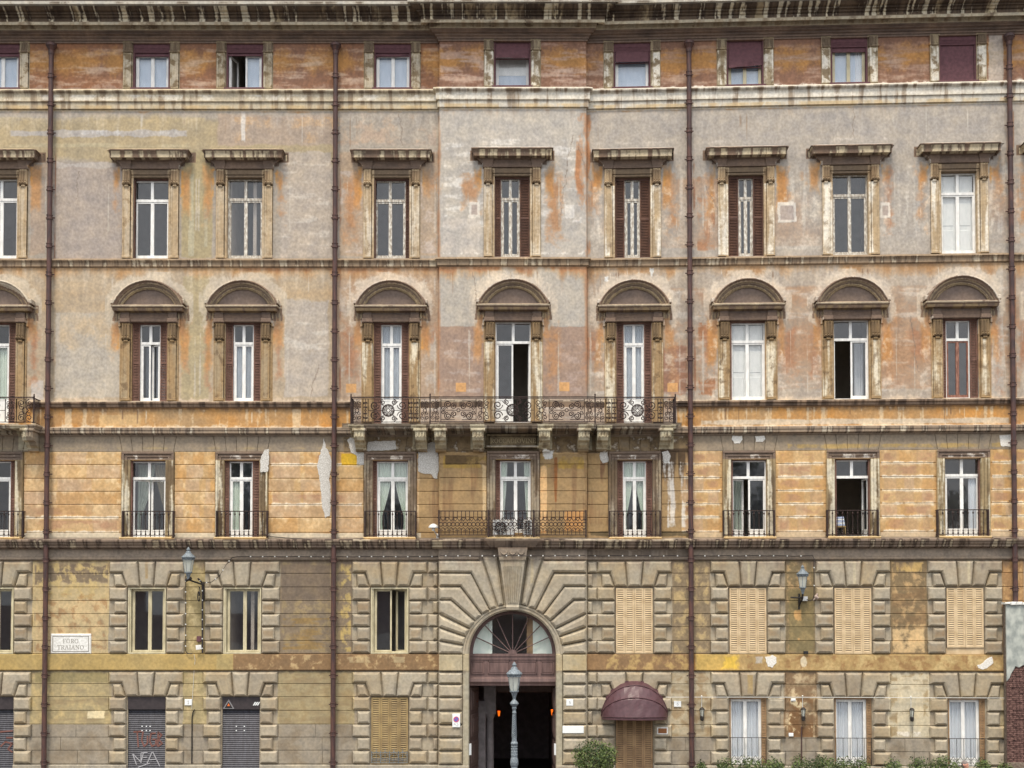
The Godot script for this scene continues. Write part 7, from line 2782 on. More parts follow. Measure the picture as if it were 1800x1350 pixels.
	stain(616, 700, 1190, 752, c8(182, 160, 140), 1.0, 1, -0.6, 4.0, 3, 2)
	stain(616, 700, 1190, 752, c8(208, 196, 182), 0.7, 4, 0.45, 4.0, 3, 2)
	for c in THIRD:      # each sill feeds its own runs
		for k in 5:
			var x: float = c + rng.randf_range(-48, 48)
			stain(x, 470, x + rng.randf_range(2, 5), 470 + rng.randf_range(14, 60), c8(214, 202, 182) if rng.randf() < 0.5 else c8(140, 110, 84), 0.7, 6, -0.1, 3.0, 1.5, 14)
	for c in SECOND:
		for k in 6:
			var x: float = c + rng.randf_range(-52, 52)
			stain(x, 716, x + rng.randf_range(2, 5), 716 + rng.randf_range(14, 36), c8(216, 198, 168) if rng.randf() < 0.6 else c8(126, 98, 72), 0.75, 6, -0.1, 3.0, 1.5, 10)
	for k in 70:         # and the long ledges theirs
		var x := rng.randf_range(0, 1790)
		var y: float = [193.0, 471.0][k % 2]
		stain(x, y, x + rng.randf_range(2, 6), y + rng.randf_range(20, 80), c8(206, 198, 184) if rng.randf() < 0.55 else c8(152, 124, 98), rng.randf_range(0.3, 0.65), 6, 0.0, 2.5, 2.0, 24)
	# ---- orange kept in the shelter beside every hood, pale runs further out
	for fl in [[THIRD, 280.0, 400.0, 51.0], [SECOND, 548.0, 690.0, 50.0]]:
		var idx := 0
		for c in fl[0]:
			var strong := 0.95 if c > 480.0 else 0.85
			for m in [-1.0, 1.0]:
				if m > 0.0 and idx == 1:
					idx += 0
				var a: float = c + m * (fl[3] - 1.0)
				var e: float = a + m * rng.randf_range(20, 28)
				var long_: float = fl[2] + rng.randf_range(-60, 50)
				var far: float = a + m * (rng.randf_range(30, 52) if c > 600.0 else rng.randf_range(20, 34))
				stain(minf(a, far), fl[1] + 4, maxf(a, far), long_, c8(182, 132, 90) if rng.randf() < 0.6 else c8(168, 118, 86), 0.9, 5, -0.2, 1.8, 24, 60)
				stain(minf(a, e), fl[1], maxf(a, e), fl[1] + rng.randf_range(60, 120), c8(198, 136, 74), strong * rng.randf_range(0.6, 1.0), 6, -0.25, 2.2, 12, 44)
				stain(minf(a, a + m * 11), fl[1], maxf(a, a + m * 11), fl[1] + rng.randf_range(40, 90), c8(204, 142, 70), 0.85, 5, -0.1, 2.2, 7, 34)
				if c > 1031.0:
					stain(minf(a, e), fl[1] + 40, maxf(a, e), fl[2] + 20, c8(212, 202, 186), 0.55, 5, 0.5, 4.0, 5, 10)
				# pale run just outside
				stain(minf(e, e + m * 9), fl[1] + 20, maxf(e, e + m * 9), fl[2] + 20, c8(196, 186, 170), 0.6, 6, 0.3, 5.0, 4, 20)
			idx += 1
	# pale scum over the hoods
	for c in THIRD:
		if c > 700.0:
			stain(c - 78, 244, c + 78, 262, c8(214, 206, 196), 0.8, 1, 0.0, 2.0, 26, 16)
	for c in SECOND:
		blot(c - 78, 478, c + 78, 600, c8(206, 192, 172) if c > 600.0 else c8(196, 184, 164), 0.75, 1, -0.62, 5.0)
	# centre bay edges
	for x in [772.0, 1031.0]:
		stain(x - 10, 193, x + 10, 700, c8(178, 122, 82), 0.7, 6, 0.25, 2.5, 9, 14)
	# rust beside the drainpipes
	for x in [86.0, 589.0, 1212.0, 1776.0]:
		stain(x - 13, 80, x + 13, 940, c8(174, 132, 100), 0.5, 6, 0.3, 2.5, 10, 10)
		stain(x + 4, 200, x + 14, 900, c8(150, 96, 66), 0.6, 6, 0.5, 6.0, 4, 10)
	# ---- first floor
	stain(-100, 764, 1900, 795, c8(150, 134, 112), 1.0, 2, -2.0, 1.0, 0.1, 0.1)
	stain(-100, 780, 600, 795, c8(166, 146, 106), 0.8, 1, 0.3, 4.0, 6, 8)
	stain(1380, 778, 1780, 795, c8(178, 148, 88), 0.9, 1, 0.3, 4.0, 6, 6)
	stain(-100, 794, 1900, 948, ochre, 1.0, 2, -2.0, 1.0, 0.1, 0.1)
	stain(-100, 794, 772, 936, c8(210, 156, 86), 0.75, 1, 0.42, 3.0, 4, 8)
	stain(-100, 794, 772, 936, c8(196, 158, 116), 0.75, 0, 0.45, 5.0, 4, 8)
	stain(-100, 794, 772, 936, c8(222, 196, 150), 0.6, 5, 0.56, 7.0, 4, 8)
	# course to course changes of tone
	for r in range(1, COURSES1.size() - 1):
		for i in FIRST.size() - 1:
			var a: float = FIRST[i] + 47
			var e: float = FIRST[i + 1] - 47
			var nn := 3
			for q in nn:
				var xa := lerpf(a, e, float(q) / nn) + rng.randf_range(-8, 8)
				var xe := lerpf(a, e, float(q + 1) / nn) + rng.randf_range(-8, 8)
				var cc: Color = [c8(202, 150, 86), c8(188, 152, 112), c8(214, 176, 120), c8(194, 162, 130)][rng.randi() % 4]
				stain(xa, COURSES1[r], xe, COURSES1[r + 1], cc, 0.55, 1, -0.1, 3.0, 5, 2)
			if a > 1140.0 or rng.randf() < 0.25:
				stain(a, COURSES1[r + 1] - 6, e, COURSES1[r + 1] + 6, c8(232, 220, 196), 0.9, 5, 0.2, 6.0, 6, 5)
				stain(a, COURSES1[r] + 2, e, COURSES1[r + 1] - 2, c8(170, 126, 96), 0.65, 1, 0.48, 6.0, 8, 4)
	for r in range(1, COURSES1.size() - 1):
		drip(-100, COURSES1[r], 1900, COURSES1[r + 1], c8(232, 208, 162), 0.4, 0.35, 4.0)
	# the centre is duller: dark blotches and runs below the balcony
	stain(600, 764, 1215, 800, c8(140, 116, 80), 0.85, 5, 0.1, 3.0, 6, 4)
	stain(600, 764, 1215, 800, c8(84, 70, 56), 0.75, 5, 0.5, 5.0, 6, 4)
	stain(600, 764, 1215, 800, c8(214, 206, 190), 0.7, 5, 0.66, 9.0, 6, 4)
	stain(735, 796, 1200, 948, c8(168, 136, 90), 0.95, 1, -0.4, 4.0, 8, 6)
	stain(775, 796, 1030, 830, c8(184, 146, 60), 0.8, 1, 0.3, 5.0, 6, 8)
	stain(775, 796, 860, 822, c8(96, 76, 54), 0.85, 1, 0.35, 5.0, 10, 6)
	stain(735, 800, 1200, 940, c8(138, 104, 70), 0.7, 3, 0.5, 5.0, 8, 20)
	drip(1160, 790, 1212, 948, c8(84, 66, 50), 0.85, 0.1, 4.0)
	stain(1160, 800, 1212, 940, white, 0.8, 3, 0.56, 8.0, 4, 14)
	stain(845, 810, 862, 945, c8(228, 196, 142), 0.8, 6, 0.3, 5.0, 5, 12)
	stain(948, 815, 962, 945, c8(232, 184, 122), 0.95, 6, -0.2, 5.0, 4, 10)
	stain(972, 800, 980, 890, c8(150, 92, 48), 0.9, 6, 0.0, 6.0, 3, 10)
	stain(1030, 930, 1215, 948, c8(90, 78, 56), 0.8, 1, 0.2, 5.0, 8, 6)
	stain(985, 892, 1030, 940, c8(214, 150, 82), 0.8, 1, 0.2, 5.0, 8, 8)
	drip(1055, 800, 1080, 930, c8(120, 84, 60), 0.7, 0.1, 5.0)
	# bare mortar and paint tests
	stain(600, 797, 627, 818, c8(228, 178, 36), 1.0, 1, -0.6, 9.0, 3, 2)
	for e in [[1054.0, 790.0, 1070.0, 812.0], [950.0, 790.0, 978.0, 812.0], [1160.0, 792.0, 1180.0, 818.0]]:
		stain(e[0], e[1], e[2], e[3], c8(222, 222, 216), 0.95, 5, -0.12, 7.0, 12, 9)
	for e in [[608.0, 674.0], [802.0, 674.0], [983.0, 673.0], [1173.0, 674.0]]:
		stain(e[0], e[1], e[0] + 18, e[1] + 16, c8(218, 160, 96), 0.95, 1, -0.7, 9.0, 2, 2)
	for e in [[823.0, 356.0, 845.0, 386.0], [1366.0, 360.0, 1402.0, 398.0], [1546.0, 362.0, 1566.0, 392.0]]:
		stain(e[0], e[1], e[2], e[3], c8(220, 212, 198), 0.9, 1, -0.3, 8.0, 5, 5)
		stain(e[0] + 5, e[1] + 6, e[2] - 5, e[3] - 5, c8(172, 156, 146), 0.9, 1, -0.3, 8.0, 4, 4)
	stain(991, 361, 1012, 389, c8(216, 210, 200), 0.85, 1, -0.2, 8.0, 4, 4)
	for e in [[648.0, 462.0, 668.0, 474.0], [716.0, 461.0, 738.0, 474.0], [1058.0, 484.0, 1074.0, 498.0], [1140.0, 470.0, 1152.0, 492.0], [1162.0, 546.0, 1184.0, 562.0], [1164.0, 556.0, 1172.0, 578.0], [1276.0, 786.0, 1300.0, 790.0]]:
		stain(e[0], e[1], e[2], e[3], c8(218, 218, 212), 0.95, 5, -0.05, 7.0, 9, 7)
	stain(-100, 936, 740, 949, c8(206, 190, 160), 1.0, 1, -0.5, 4.0, 2, 2)
	stain(1215, 936, 1900, 949, c8(202, 176, 138), 1.0, 1, -0.5, 4.0, 2, 2)
	# cracks wander through the plaster
	for e in [[1008.0, 240.0, 380.0], [1016.0, 255.0, 330.0], [560.0, 640.0, 700.0], [1500.0, 198.0, 250.0], [1240.0, 330.0, 440.0], [140.0, 300.0, 350.0], [830.0, 480.0, 560.0], [1600.0, 560.0, 660.0], [700.0, 200.0, 255.0], [573.0, 800.0, 905.0], [1120.0, 845.0, 930.0]]:
		var cx: float = e[0]
		var cy: float = e[1]
		var lean := rng.randf_range(-0.5, 0.5)
		while cy < e[2]:
			var nx := cx + lean + rng.randf_range(-1.6, 1.6)
			stain(minf(cx, nx) - 0.3, cy, maxf(cx, nx) + 0.5, cy + 2.4, c8(132, 116, 102), 0.45, 2, -0.3, 2.0, 0.4, 0.4)
			cx = nx
			cy += 2.0
	# ---- crowning cornice
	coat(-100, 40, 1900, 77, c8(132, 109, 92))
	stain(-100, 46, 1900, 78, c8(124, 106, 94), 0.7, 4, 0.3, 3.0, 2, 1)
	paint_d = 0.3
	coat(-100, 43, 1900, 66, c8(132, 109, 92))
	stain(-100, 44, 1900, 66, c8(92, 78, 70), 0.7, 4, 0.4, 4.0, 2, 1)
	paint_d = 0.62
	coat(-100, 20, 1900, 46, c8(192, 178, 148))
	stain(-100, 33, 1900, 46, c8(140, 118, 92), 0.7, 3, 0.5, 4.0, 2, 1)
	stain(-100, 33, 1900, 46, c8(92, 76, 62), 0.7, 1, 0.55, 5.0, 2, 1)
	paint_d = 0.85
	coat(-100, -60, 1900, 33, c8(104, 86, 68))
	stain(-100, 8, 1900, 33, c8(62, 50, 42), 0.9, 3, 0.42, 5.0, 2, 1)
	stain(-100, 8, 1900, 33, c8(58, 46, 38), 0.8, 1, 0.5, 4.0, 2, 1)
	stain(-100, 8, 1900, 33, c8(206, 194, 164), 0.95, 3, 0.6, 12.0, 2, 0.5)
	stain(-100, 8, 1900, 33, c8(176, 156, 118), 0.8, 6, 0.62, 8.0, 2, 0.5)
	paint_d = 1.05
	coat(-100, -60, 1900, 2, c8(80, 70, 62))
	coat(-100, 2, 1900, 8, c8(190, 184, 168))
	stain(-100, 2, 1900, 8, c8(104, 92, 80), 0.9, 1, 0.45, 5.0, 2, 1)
	paint_d = 0.0
	# ---- string courses
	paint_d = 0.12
	stain(-100, 156, 1900, 193, c8(204, 188, 156), 1.0, 2, -2.0, 1.0, 0.1, 0.1)
	stain(772, 156, 1900, 193, c8(216, 208, 190), 0.9, 1, -0.2, 4.0, 2, 1)
	stain(-100, 159, 1900, 166, c8(112, 92, 74), 0.7, 3, 0.42, 5.0, 2, 1)  # dirt streaks, with the shade under the lip painted in
	stain(-100, 158, 1900, 193, c8(128, 104, 80), 0.6, 3, 0.55, 7.0, 2, 2)
	stain(-100, 183, 1900, 193, c8(198, 170, 122), 0.7, 1, 0.35, 5.0, 4, 1)
	stain(-100, 166, 1900, 178, c8(230, 226, 214), 0.7, 1, 0.42, 5.0, 6, 1)
	paint_d = 0.0
	stain(-100, 454, 1900, 471, c8(160, 136, 108), 1.0, 2, -2.0, 1.0, 0.1, 0.1)
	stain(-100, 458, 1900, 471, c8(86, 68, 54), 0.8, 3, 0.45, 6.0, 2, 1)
	stain(-100, 458, 1900, 471, c8(212, 196, 164), 0.8, 3, 0.58, 8.0, 2, 1)
	stain(-100, 705, 1900, 717, c8(138, 114, 92), 1.0, 2, -2.0, 1.0, 0.1, 0.1)
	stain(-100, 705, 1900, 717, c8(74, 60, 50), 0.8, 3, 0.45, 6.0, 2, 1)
	stain(-100, 704, 1900, 708, c8(196, 178, 150), 0.9, 1, 0.1, 4.0, 2, 1)
	paint_d = 0.18
	stain(-100, 751, 1900, 767, c8(152, 132, 110), 1.0, 2, -2.0, 1.0, 0.1, 0.1)
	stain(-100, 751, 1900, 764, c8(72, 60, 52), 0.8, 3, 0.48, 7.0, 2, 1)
	stain(-100, 751, 1900, 764, c8(206, 194, 168), 0.8, 3, 0.6, 9.0, 2, 1)
	paint_d = 0.0
	stain(-100, 946, 1900, 986, c8(142, 126, 108), 1.0, 2, -2.0, 1.0, 0.1, 0.1)
	paint_d = 0.32
	stain(-100, 947, 1900, 965, c8(136, 116, 98), 1.0, 2, -2.0, 1.0, 0.1, 0.1)
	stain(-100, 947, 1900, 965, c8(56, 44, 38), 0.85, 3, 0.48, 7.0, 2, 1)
	stain(-100, 949, 1900, 965, c8(196, 178, 144), 0.8, 3, 0.6, 9.0, 2, 1)
	paint_d = 0.0
	stain(620, 947, 1215, 954, c8(206, 190, 160), 0.7, 4, 0.4, 5.0, 4, 1)
	stain(-100, 966, 1900, 980, c8(156, 140, 122), 0.8, 1, 0.3, 4.0, 4, 1)
	stain(1031, 966, 1215, 980, c8(104, 90, 76), 0.7, 3, 0.3, 4.0, 8, 2)
	# ---- hoods, friezes, pilasters, architraves
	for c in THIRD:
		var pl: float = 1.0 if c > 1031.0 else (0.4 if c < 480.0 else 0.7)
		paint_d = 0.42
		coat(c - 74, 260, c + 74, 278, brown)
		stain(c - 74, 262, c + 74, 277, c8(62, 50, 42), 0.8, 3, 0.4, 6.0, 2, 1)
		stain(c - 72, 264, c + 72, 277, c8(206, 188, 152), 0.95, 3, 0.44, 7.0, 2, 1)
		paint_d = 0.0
		coat(c - 60, 286, c + 60, 293, c8(128, 109, 94))
		coat(c - 51, 287, c + 51, 300, c8(134, 111, 94))
		stain(c - 51, 287, c + 51, 300, c8(108, 92, 80), 0.6, 4, 0.45, 5.0, 2, 1)
		coat(c - 36, 299, c + 36, 314, c8(124, 104, 82))
		for m in [-1.0, 1.0]:
			var a := minf(c + m * 30.5, c + m * 50.0)
			coat(a, 299, a + 19.5, 456, c8(188, 162, 124))
			stain(a, 299, a + 19.5, 330, c8(122, 98, 72), 0.7, 3, 0.32, 4.0, 1, 4)
			stain(a, 325, a + 19.5, 456, c8(150, 122, 84), 0.7, 3, 0.45, 3.0, 1, 4)
			stain(a, 325, a + 19.5, 456, c8(230, 222, 204), pl, 3, 0.4, 4.0, 1, 4)
			stain(a, 325, a + 19.5, 456, c8(112, 90, 66), 0.5, 5, 0.62, 7.0, 1, 4)
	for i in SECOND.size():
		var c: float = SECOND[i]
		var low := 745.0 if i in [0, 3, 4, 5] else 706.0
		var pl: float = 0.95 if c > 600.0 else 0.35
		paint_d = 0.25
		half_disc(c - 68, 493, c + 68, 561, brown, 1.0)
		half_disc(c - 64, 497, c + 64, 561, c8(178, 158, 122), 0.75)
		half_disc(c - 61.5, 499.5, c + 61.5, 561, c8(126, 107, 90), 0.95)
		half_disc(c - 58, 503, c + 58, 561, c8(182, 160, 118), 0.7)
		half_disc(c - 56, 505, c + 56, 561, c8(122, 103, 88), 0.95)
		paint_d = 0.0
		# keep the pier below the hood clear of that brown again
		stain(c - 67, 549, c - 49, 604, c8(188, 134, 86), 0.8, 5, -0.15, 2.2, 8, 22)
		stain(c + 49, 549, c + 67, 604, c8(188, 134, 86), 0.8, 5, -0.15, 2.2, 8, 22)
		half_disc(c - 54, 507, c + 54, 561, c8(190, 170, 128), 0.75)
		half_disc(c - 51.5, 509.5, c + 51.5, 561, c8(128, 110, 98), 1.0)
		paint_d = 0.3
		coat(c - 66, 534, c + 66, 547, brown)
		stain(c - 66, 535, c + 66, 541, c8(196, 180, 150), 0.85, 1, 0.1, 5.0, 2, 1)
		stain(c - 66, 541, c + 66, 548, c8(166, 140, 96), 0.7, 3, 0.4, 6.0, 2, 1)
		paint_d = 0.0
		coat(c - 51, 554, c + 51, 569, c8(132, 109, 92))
		for m in [-1.0, 1.0]:
			var a := minf(c + m * 31.0, c + m * 52.0)
			coat(a, 569, a + 21, low, c8(172, 140, 96))
			stain(a, 569, a + 21, 602, c8(110, 90, 66), 0.8, 3, 0.25, 4.0, 1, 4)
			stain(a, 598, a + 21, low, c8(128, 100, 62), 0.75, 3, 0.42, 3.5, 1, 4)
			stain(a, 598, a + 21, low, c8(226, 215, 188), pl, 3, 0.42, 4.0, 1, 6)
			stain(a, 598, a + 21, low, c8(92, 72, 52), 0.55, 5, 0.6, 7.0, 1, 4)
	for c in ATTIC:
		coat(c - 50, 74, c - 32, 158, c8(166, 148, 116))
		coat(c + 32, 74, c + 50, 158, c8(166, 148, 116))
		for a in [c - 50, c + 32]:
			stain(a, 74, a + 18, 96, c8(108, 90, 72), 0.85, 3, 0.3, 5.0, 1, 3)
			stain(a, 92, a + 18, 158, c8(230, 223, 206), 0.95 if c > 800.0 else 0.4, 3, 0.32, 5.0, 1, 4)
			stain(a, 92, a + 18, 158, c8(112, 92, 64), 0.8, 5, 0.5, 7.0, 1, 4)
	for c in FIRST:
		var dull: bool = c > 640.0 and c < 1200.0
		var bc := c8(122, 104, 84) if dull else c8(160, 138, 98)
		coat(c - 46.5, 794, c - 30.5, 946, bc)
		coat(c + 30.5, 794, c + 46.5, 946, bc)
		coat(c - 46.5, 794, c + 46.5, 809, c8(126, 106, 90))
		for a in [c - 46.5, c + 30.5]:
			stain(a, 806, a + 16, 946, c8(110, 90, 66), 0.8, 6, 0.4, 6.0, 1, 4)
			stain(a, 806, a + 16, 946, c8(218, 208, 180), 0.4 if dull else 0.9, 3, 0.48, 8.0, 1, 4)
		stain(c - 40, 800, c + 40, 809, c8(220, 212, 200), 0.9, 5, 0.6, 10.0, 2, 1)
		coat(c - 46.5, 944.5, c + 46.5, 948.5, c8(208, 176, 122))
	# frieze with the inscription, dark blotches and lime runs on the great balcony
	coat(853, 764, 951, 794, c8(116, 100, 76))
	stain(853, 764, 951, 794, c8(140, 124, 92), 0.8, 5, 0.4, 6.0, 3, 2)
	stain(853, 784, 951, 790, c8(200, 192, 176), 0.8, 1, 0.2, 6.0, 3, 2)
	stain(600, 743, 1200, 757, c8(112, 98, 82), 0.95, 1, -0.2, 4.0, 4, 2)
	stain(600, 745, 1200, 752, c8(178, 168, 150), 0.8, 4, 0.3, 5.0, 4, 2)
	for px in [46.0, 631.0, 739.0, 773.0, 840.0, 957.5, 1027.0, 1060.0, 1171.0]:
		stain(px - 14, 752, px + 14, 792, c8(200, 188, 154), 0.95, 5, -0.2, 5.0, 2, 2)
		stain(px - 14, 752, px + 14, 792, c8(112, 96, 74), 0.7, 5, 0.52, 6.0, 2, 2)
	# ---- lower floors
	var from_ := ops.size()
	coat(-100, 985, 1900, 1410, c8(172, 159, 134))
	stain(-100, 985, 1900, 1345, c8(142, 124, 102), 0.7, 1, 0.4, 2.5, 2, 2)
	# worn paint in the panels between the windows
	var panels := [[57.0, 192.0], [325.0, 360.0], [492.0, 619.0], [1181.0, 1249.0], [1381.0, 1433.0], [1565.0, 1630.0], [1762.0, 1800.0]]
	var pm := [c8(196, 172, 122), c8(170, 150, 100), c8(140, 122, 98), c8(146, 126, 96), c8(134, 116, 82), c8(138, 116, 82), c8(170, 130, 84)]
	var pf := [c8(150, 132, 104), c8(198, 178, 128), c8(156, 136, 96), c8(190, 164, 112), c8(190, 154, 104), c8(202, 164, 110), c8(204, 170, 110)]
	for i in panels.size():
		var a: float = panels[i][0]
		var e: float = panels[i][1]
		stain(a, 985, e, 1150, pm[i], 1.0, 1, -0.6, 4.0, 3, 2)
		stain(a, 985, e, 1150, pf[i], 0.8, 5, 0.48, 5.0, 4, 4)
	stain(60, 985, 192, 1034, c8(134, 116, 92), 0.95, 1, 0.0, 5.0, 4, 14)
	stain(60, 987, 192, 1056, c8(196, 170, 110), 0.9, 5, 0.5, 10.0, 4, 3)
	stain(60, 1050, 192, 1149, c8(212, 182, 130), 0.7, 1, 0.3, 3.0, 4, 6)
	stain(60, 1040, 192, 1149, c8(160, 118, 74), 0.6, 5, 0.56, 7.0, 4, 4)
	stain(492, 987, 584, 1060, c8(120, 104, 88), 0.8, 0, 0.2, 4.0, 6, 10)
	stain(492, 1080, 584, 1149, c8(146, 116, 66), 0.8, 4, 0.42, 5.0, 6, 8)
	stain(596, 987, 619, 1149, c8(196, 168, 96), 0.8, 5, 0.45, 8.0, 3, 4)
	stain(1565, 1103, 1630, 1149, c8(216, 180, 124), 0.85, 5, 0.2, 4.0, 5, 3)
	stain(1570, 988, 1626, 1008, c8(206, 168, 96), 0.9, 5, 0.25, 8.0, 6, 3)
	stain(1565, 1032, 1630, 1100, c8(128, 100, 68), 0.7, 4, 0.3, 4.0, 4, 4)
	stain(1384, 1032, 1433, 1149, c8(136, 120, 78), 0.75, 0, 0.1, 3.0, 4, 6)
	for e in [[1392.0, 1068.0, 1412.0, 1094.0], [1398.0, 1118.0, 1410.0, 1130.0], [1420.0, 1130.0, 1432.0, 1140.0]]:
		stain(e[0], e[1], e[2], e[3], c8(206, 156, 92), 0.85, 5, 0.3, 6.0, 5, 5)
	stain(1762, 985, 1800, 1060, c8(182, 136, 86), 0.6, 6, 0.1, 2.5, 4, 6)
	# ground floor panels
	var gm := [c8(174, 156, 112), c8(176, 158, 110), c8(172, 154, 112), c8(196, 180, 146), c8(146, 116, 82), c8(208, 194, 160), c8(196, 176, 132)]
	var gf := [c8(188, 166, 114), c8(190, 170, 122), c8(150, 130, 92), c8(156, 130, 94), c8(204, 182, 142), c8(158, 134, 94), c8(168, 146, 104)]
	for i in panels.size():
		var a: float = panels[i][0]
		var e: float = panels[i][1]
		stain(a - 4, 1180, e + 4, 1300, gm[i], 1.0, 1, -0.5, 4.0, 3, 3)
		stain(a - 4, 1180, e + 4, 1300, gf[i], 0.8, 5, 0.48, 5.0, 3, 3)
		stain(a - 4, 1180, e + 4, 1300, c8(138, 118, 86), 0.6, 4, 0.5, 4.0, 3, 3)
		stain(a - 6, 1273 if i < 3 else 1294, e + 6, 1345, c8(156, 144, 124), 1.0, 1, -0.5, 6.0, 3, 2)
		stain(a - 6, 1273 if i < 3 else 1294, e + 6, 1345, c8(130, 116, 96), 0.7, 1, 0.5, 6.0, 3, 2)
	stain(150, 1248, 186, 1264, c8(224, 206, 160), 0.95, 1, -0.2, 8.0, 8, 4)
	stain(60, 1181, 192, 1202, c8(150, 136, 92), 0.9, 1, 0.0, 4.0, 4, 3)
	stain(1384, 1225, 1432, 1296, c8(132, 94, 58), 0.9, 1, 0.2, 4.0, 3, 3)
	stain(1384, 1225, 1432, 1296, c8(226, 206, 160), 0.9, 5, 0.62, 12.0, 3, 3)
	stain(1572, 1185, 1628, 1295, c8(218, 206, 174), 0.7, 5, 0.4, 5.0, 6, 4)
	stain(1572, 1280, 1628, 1296, c8(226, 218, 200), 0.8, 5, 0.35, 6.0, 6, 4)
	# gateway stone is greyer
	stain(772, 985, 1031, 1345, c8(176, 164, 140), 1.0, 1, -0.9, 4.0, 1, 1)
	stain(772, 985, 1031, 1345, c8(148, 132, 108), 0.6, 1, 0.45, 3.0, 1, 1)
	stain(814, 1150, 826, 1345, c8(168, 160, 136), 0.95, 1, -0.5, 4.0, 1, 1)
	stain(976, 1150, 990, 1345, c8(168, 160, 136), 0.95, 1, -0.5, 4.0, 1, 1)
	# painted band
	coat(-100, 1149, 1900, 1179, c8(168, 122, 62))
	coat(-100, 1149, 411, 1179, c8(182, 154, 92))
	stain(-100, 1149, 411, 1179, c8(176, 146, 80), 0.6, 0, 0.4, 4.0, 2, 1)
	stain(380, 1149, 411, 1179, c8(176, 154, 98), 0.9, 1, -0.2, 5.0, 4, 1)
	stain(411, 1149, 772, 1179, c8(144, 112, 76), 1.0, 1, -0.6, 5.0, 1, 1)
	stain(411, 1149, 772, 1179, c8(196, 168, 118), 0.75, 5, 0.58, 7.0, 2, 2)
	stain(592, 1150, 720, 1170, c8(188, 164, 118), 0.8, 6, 0.4, 8.0, 8, 5)
	stain(1031, 1149, 1215, 1179, c8(150, 116, 78), 1.0, 1, -0.6, 5.0, 1, 1)
	stain(1060, 1149, 1215, 1179, c8(190, 158, 96), 0.8, 5, 0.45, 6.0, 6, 2)
	stain(1222, 1149, 1770, 1179, c8(184, 150, 92), 1.0, 1, -0.6, 5.0, 1, 1)
	stain(1310, 1149, 1770, 1179, c8(146, 108, 66), 0.8, 5, 0.46, 5.0, 4, 2)
	stain(1300, 1149, 1770, 1179, c8(206, 180, 122), 0.7, 1, 0.5, 5.0, 4, 2)
	stain(1222, 1149, 1302, 1179, c8(206, 168, 84), 0.95, 5, -0.3, 3.0, 6, 2)
	stain(1262, 1150, 1304, 1178, c8(228, 186, 62), 0.9, 5, -0.05, 3.0, 14, 6)
	stain(1320, 1150, 1348, 1170, c8(192, 180, 162), 0.9, 5, 0.0, 6.0, 12, 7)
	blot(1406, 1152, 1418, 1172, c8(222, 206, 170), 0.9, 5, -0.3, 10.0)
	drip(-100, 1179, 1900, 1192, c8(106, 92, 76), 0.5, 0.2, 4.0)
	coat(772, 1149, 1031, 1179, c8(184, 168, 132))
	stain(772, 1149, 1031, 1179, c8(164, 144, 104), 0.6, 1, 0.4, 3.0, 1, 1)
	# runs down the keystones
	for c in [1314.0, 1499.0, 1700.0]:
		stain(c - 2, 985, c + 5, 1030, c8(196, 182, 142), 0.95, 6, -0.2, 6.0, 3, 6)
	stain(c_key(258), 985, c_key(258) + 9, 1020, c8(166, 134, 82), 0.8, 6, 0.0, 5.0, 4, 6)
	stain(929, 980, 941, 1030, c8(206, 182, 128), 0.8, 6, 0.1, 6.0, 4, 6)
	stain(1310, 1181, 1326, 1224, c8(190, 150, 70), 0.8, 6, 0.1, 5.0, 4, 6)
	drip(-100, 985, 1900, 1032, c8(112, 94, 82), 0.5, 0.3, 4.0)
	stain(-100, 1343, 1900, 1410, c8(166, 156, 136), 1.0, 1, -0.5, 4.0, 1, 2)

func c_key(c: float) -> float:
	return c - 3.0

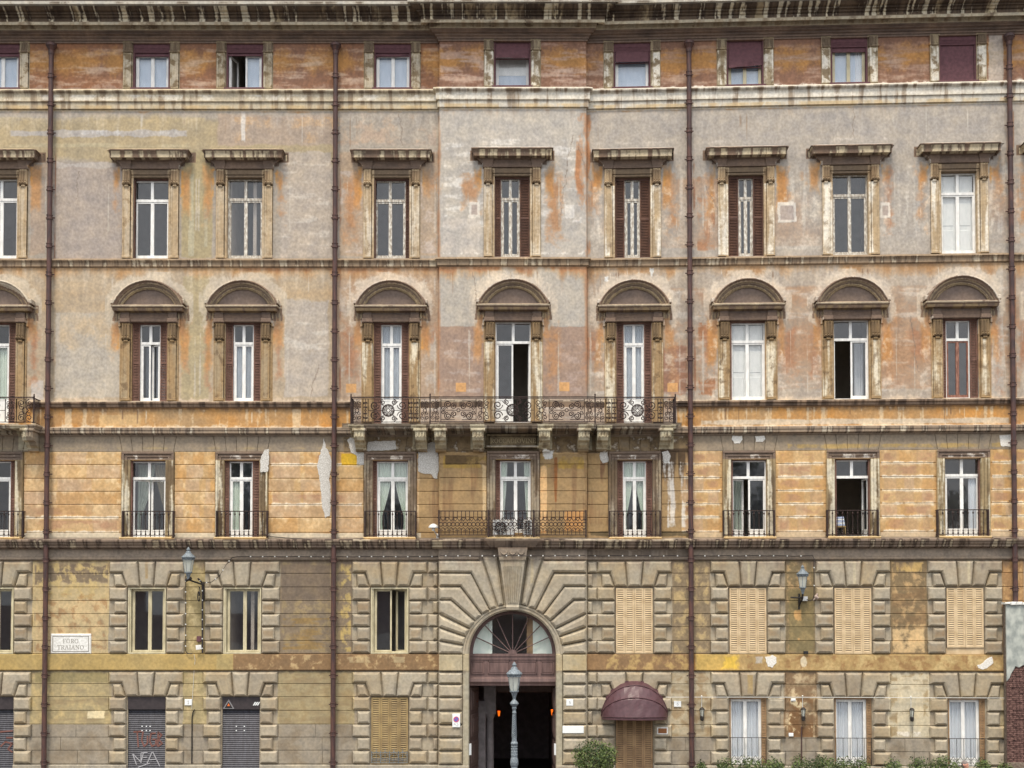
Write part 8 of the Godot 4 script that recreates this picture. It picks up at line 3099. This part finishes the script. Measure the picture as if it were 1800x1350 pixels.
func _ready() -> void:
	rng.seed = 7
	# ---- camera
	CAM = Transform3D(Basis(Vector3.RIGHT, deg_to_rad(PITCH)), Vector3(0, EYE, DIST))
	pivot = fp(1031, 700, 0.0, 0).x
	SR = pivot
	SL = fp(772, 700, 0.0, 0).x
	FR = Transform3D(Basis(), Vector3(pivot, 0, 0)) * Transform3D(Basis(Vector3.UP, deg_to_rad(BEND)), Vector3.ZERO) * Transform3D(Basis(), Vector3(-pivot, 0, 0))
	FRI = FR.affine_inverse()
	TW = int(SW * TPM)
	TH = int(SH * TPM)
	var cam := Camera3D.new()
	cam.name = "camera"
	cam.transform = CAM
	cam.projection = Camera3D.PROJECTION_FRUSTUM
	cam.near = 0.5
	cam.far = 900.0
	cam.keep_aspect = Camera3D.KEEP_HEIGHT
	cam.size = 1350.0 / FOC * 0.5
	cam.frustum_offset = Vector2(0, (AXIS_Y - 675.0) / FOC * 0.5)
	add_child(cam)
	cam.current = true
	# ---- overcast sky
	var env := Environment.new()
	env.background_mode = Environment.BG_SKY
	var sky := Sky.new()
	var sm := ProceduralSkyMaterial.new()
	sm.sky_top_color = Color(0.95, 0.96, 0.98)
	sm.sky_horizon_color = Color(0.52, 0.53, 0.54)
	sm.ground_horizon_color = Color(0.42, 0.41, 0.40)
	sm.ground_bottom_color = Color(0.30, 0.29, 0.28)
	sm.sky_curve = 0.25
	var ci := noise_image(512, 256, 0.012, 5, 5, 30.0)      # broken cloud cover
	ci.convert(Image.FORMAT_RGBA8)
	sm.sky_cover = ImageTexture.create_from_image(ci)
	sm.sky_cover_modulate = Color(0.55, 0.55, 0.56, 1.0)
	sky.sky_material = sm
	env.sky = sky
	env.background_energy_multiplier = 1.0
	env.tonemap_mode = Environment.TONE_MAPPER_LINEAR
	env.tonemap_exposure = 2.15
	env.sdfgi_enabled = true
	env.ssao_enabled = true
	env.ssil_enabled = true
	var we := WorldEnvironment.new()
	we.name = "world_environment"
	we.environment = env
	add_child(we)
	# ---- veiled sun, high before the front
	var sun := DirectionalLight3D.new()
	sun.name = "sun"
	sun.light_energy = 0.5
	sun.light_angular_distance = 14.0
	sun.light_color = Color(1.0, 0.95, 0.88)
	sun.shadow_enabled = true
	sun.rotation_degrees = Vector3(-63, -14, 0)
	add_child(sun)

	make_materials()
	palazzo = Node3D.new()
	palazzo.name = "palazzo"
	add_child(palazzo)
	tag(palazzo, "weathered ochre and grey palazzo front with rows of hooded windows and an arched gateway", "building")
	paint_plan()
	build_shell()
	build_courses()
	build_lower_stones()
	build_first_floor_courses()
	build_portal_stones()
	build_patches()
	attic_windows()
	upper_windows()
	lower_windows()
	build_balconies()
	build_gateway()
	surroundings()
	drainpipe(88, 300, 1402, "dark red drainpipe between the corner balcony and the marble plaque")
	drainpipe(588.5, 500, 1402, "dark brown drainpipe beside the scarred white plaster patch")
	drainpipe(1213.5, 700, 1402, "dark brown drainpipe between the awning door and the small wall lamp")
	drainpipe(1781, 700, 1402, "dark drainpipe running down behind the plastered brick wall")
	street_lamp()
	wall_lanterns()
	cables()
	signs()
	awning()
	balcony_things()
	sconce(877, 1254, -4.6, 0.7, "lit orange lamp in the gateway passage beside the half column")
	sconce(971, 1252, -3.4, 0.8, "lit orange lamp on the passage wall towards the white plates")
	plants()
	neighbour()
	person_walking()
	pigeon()
	make_noises()
	paint_wall()
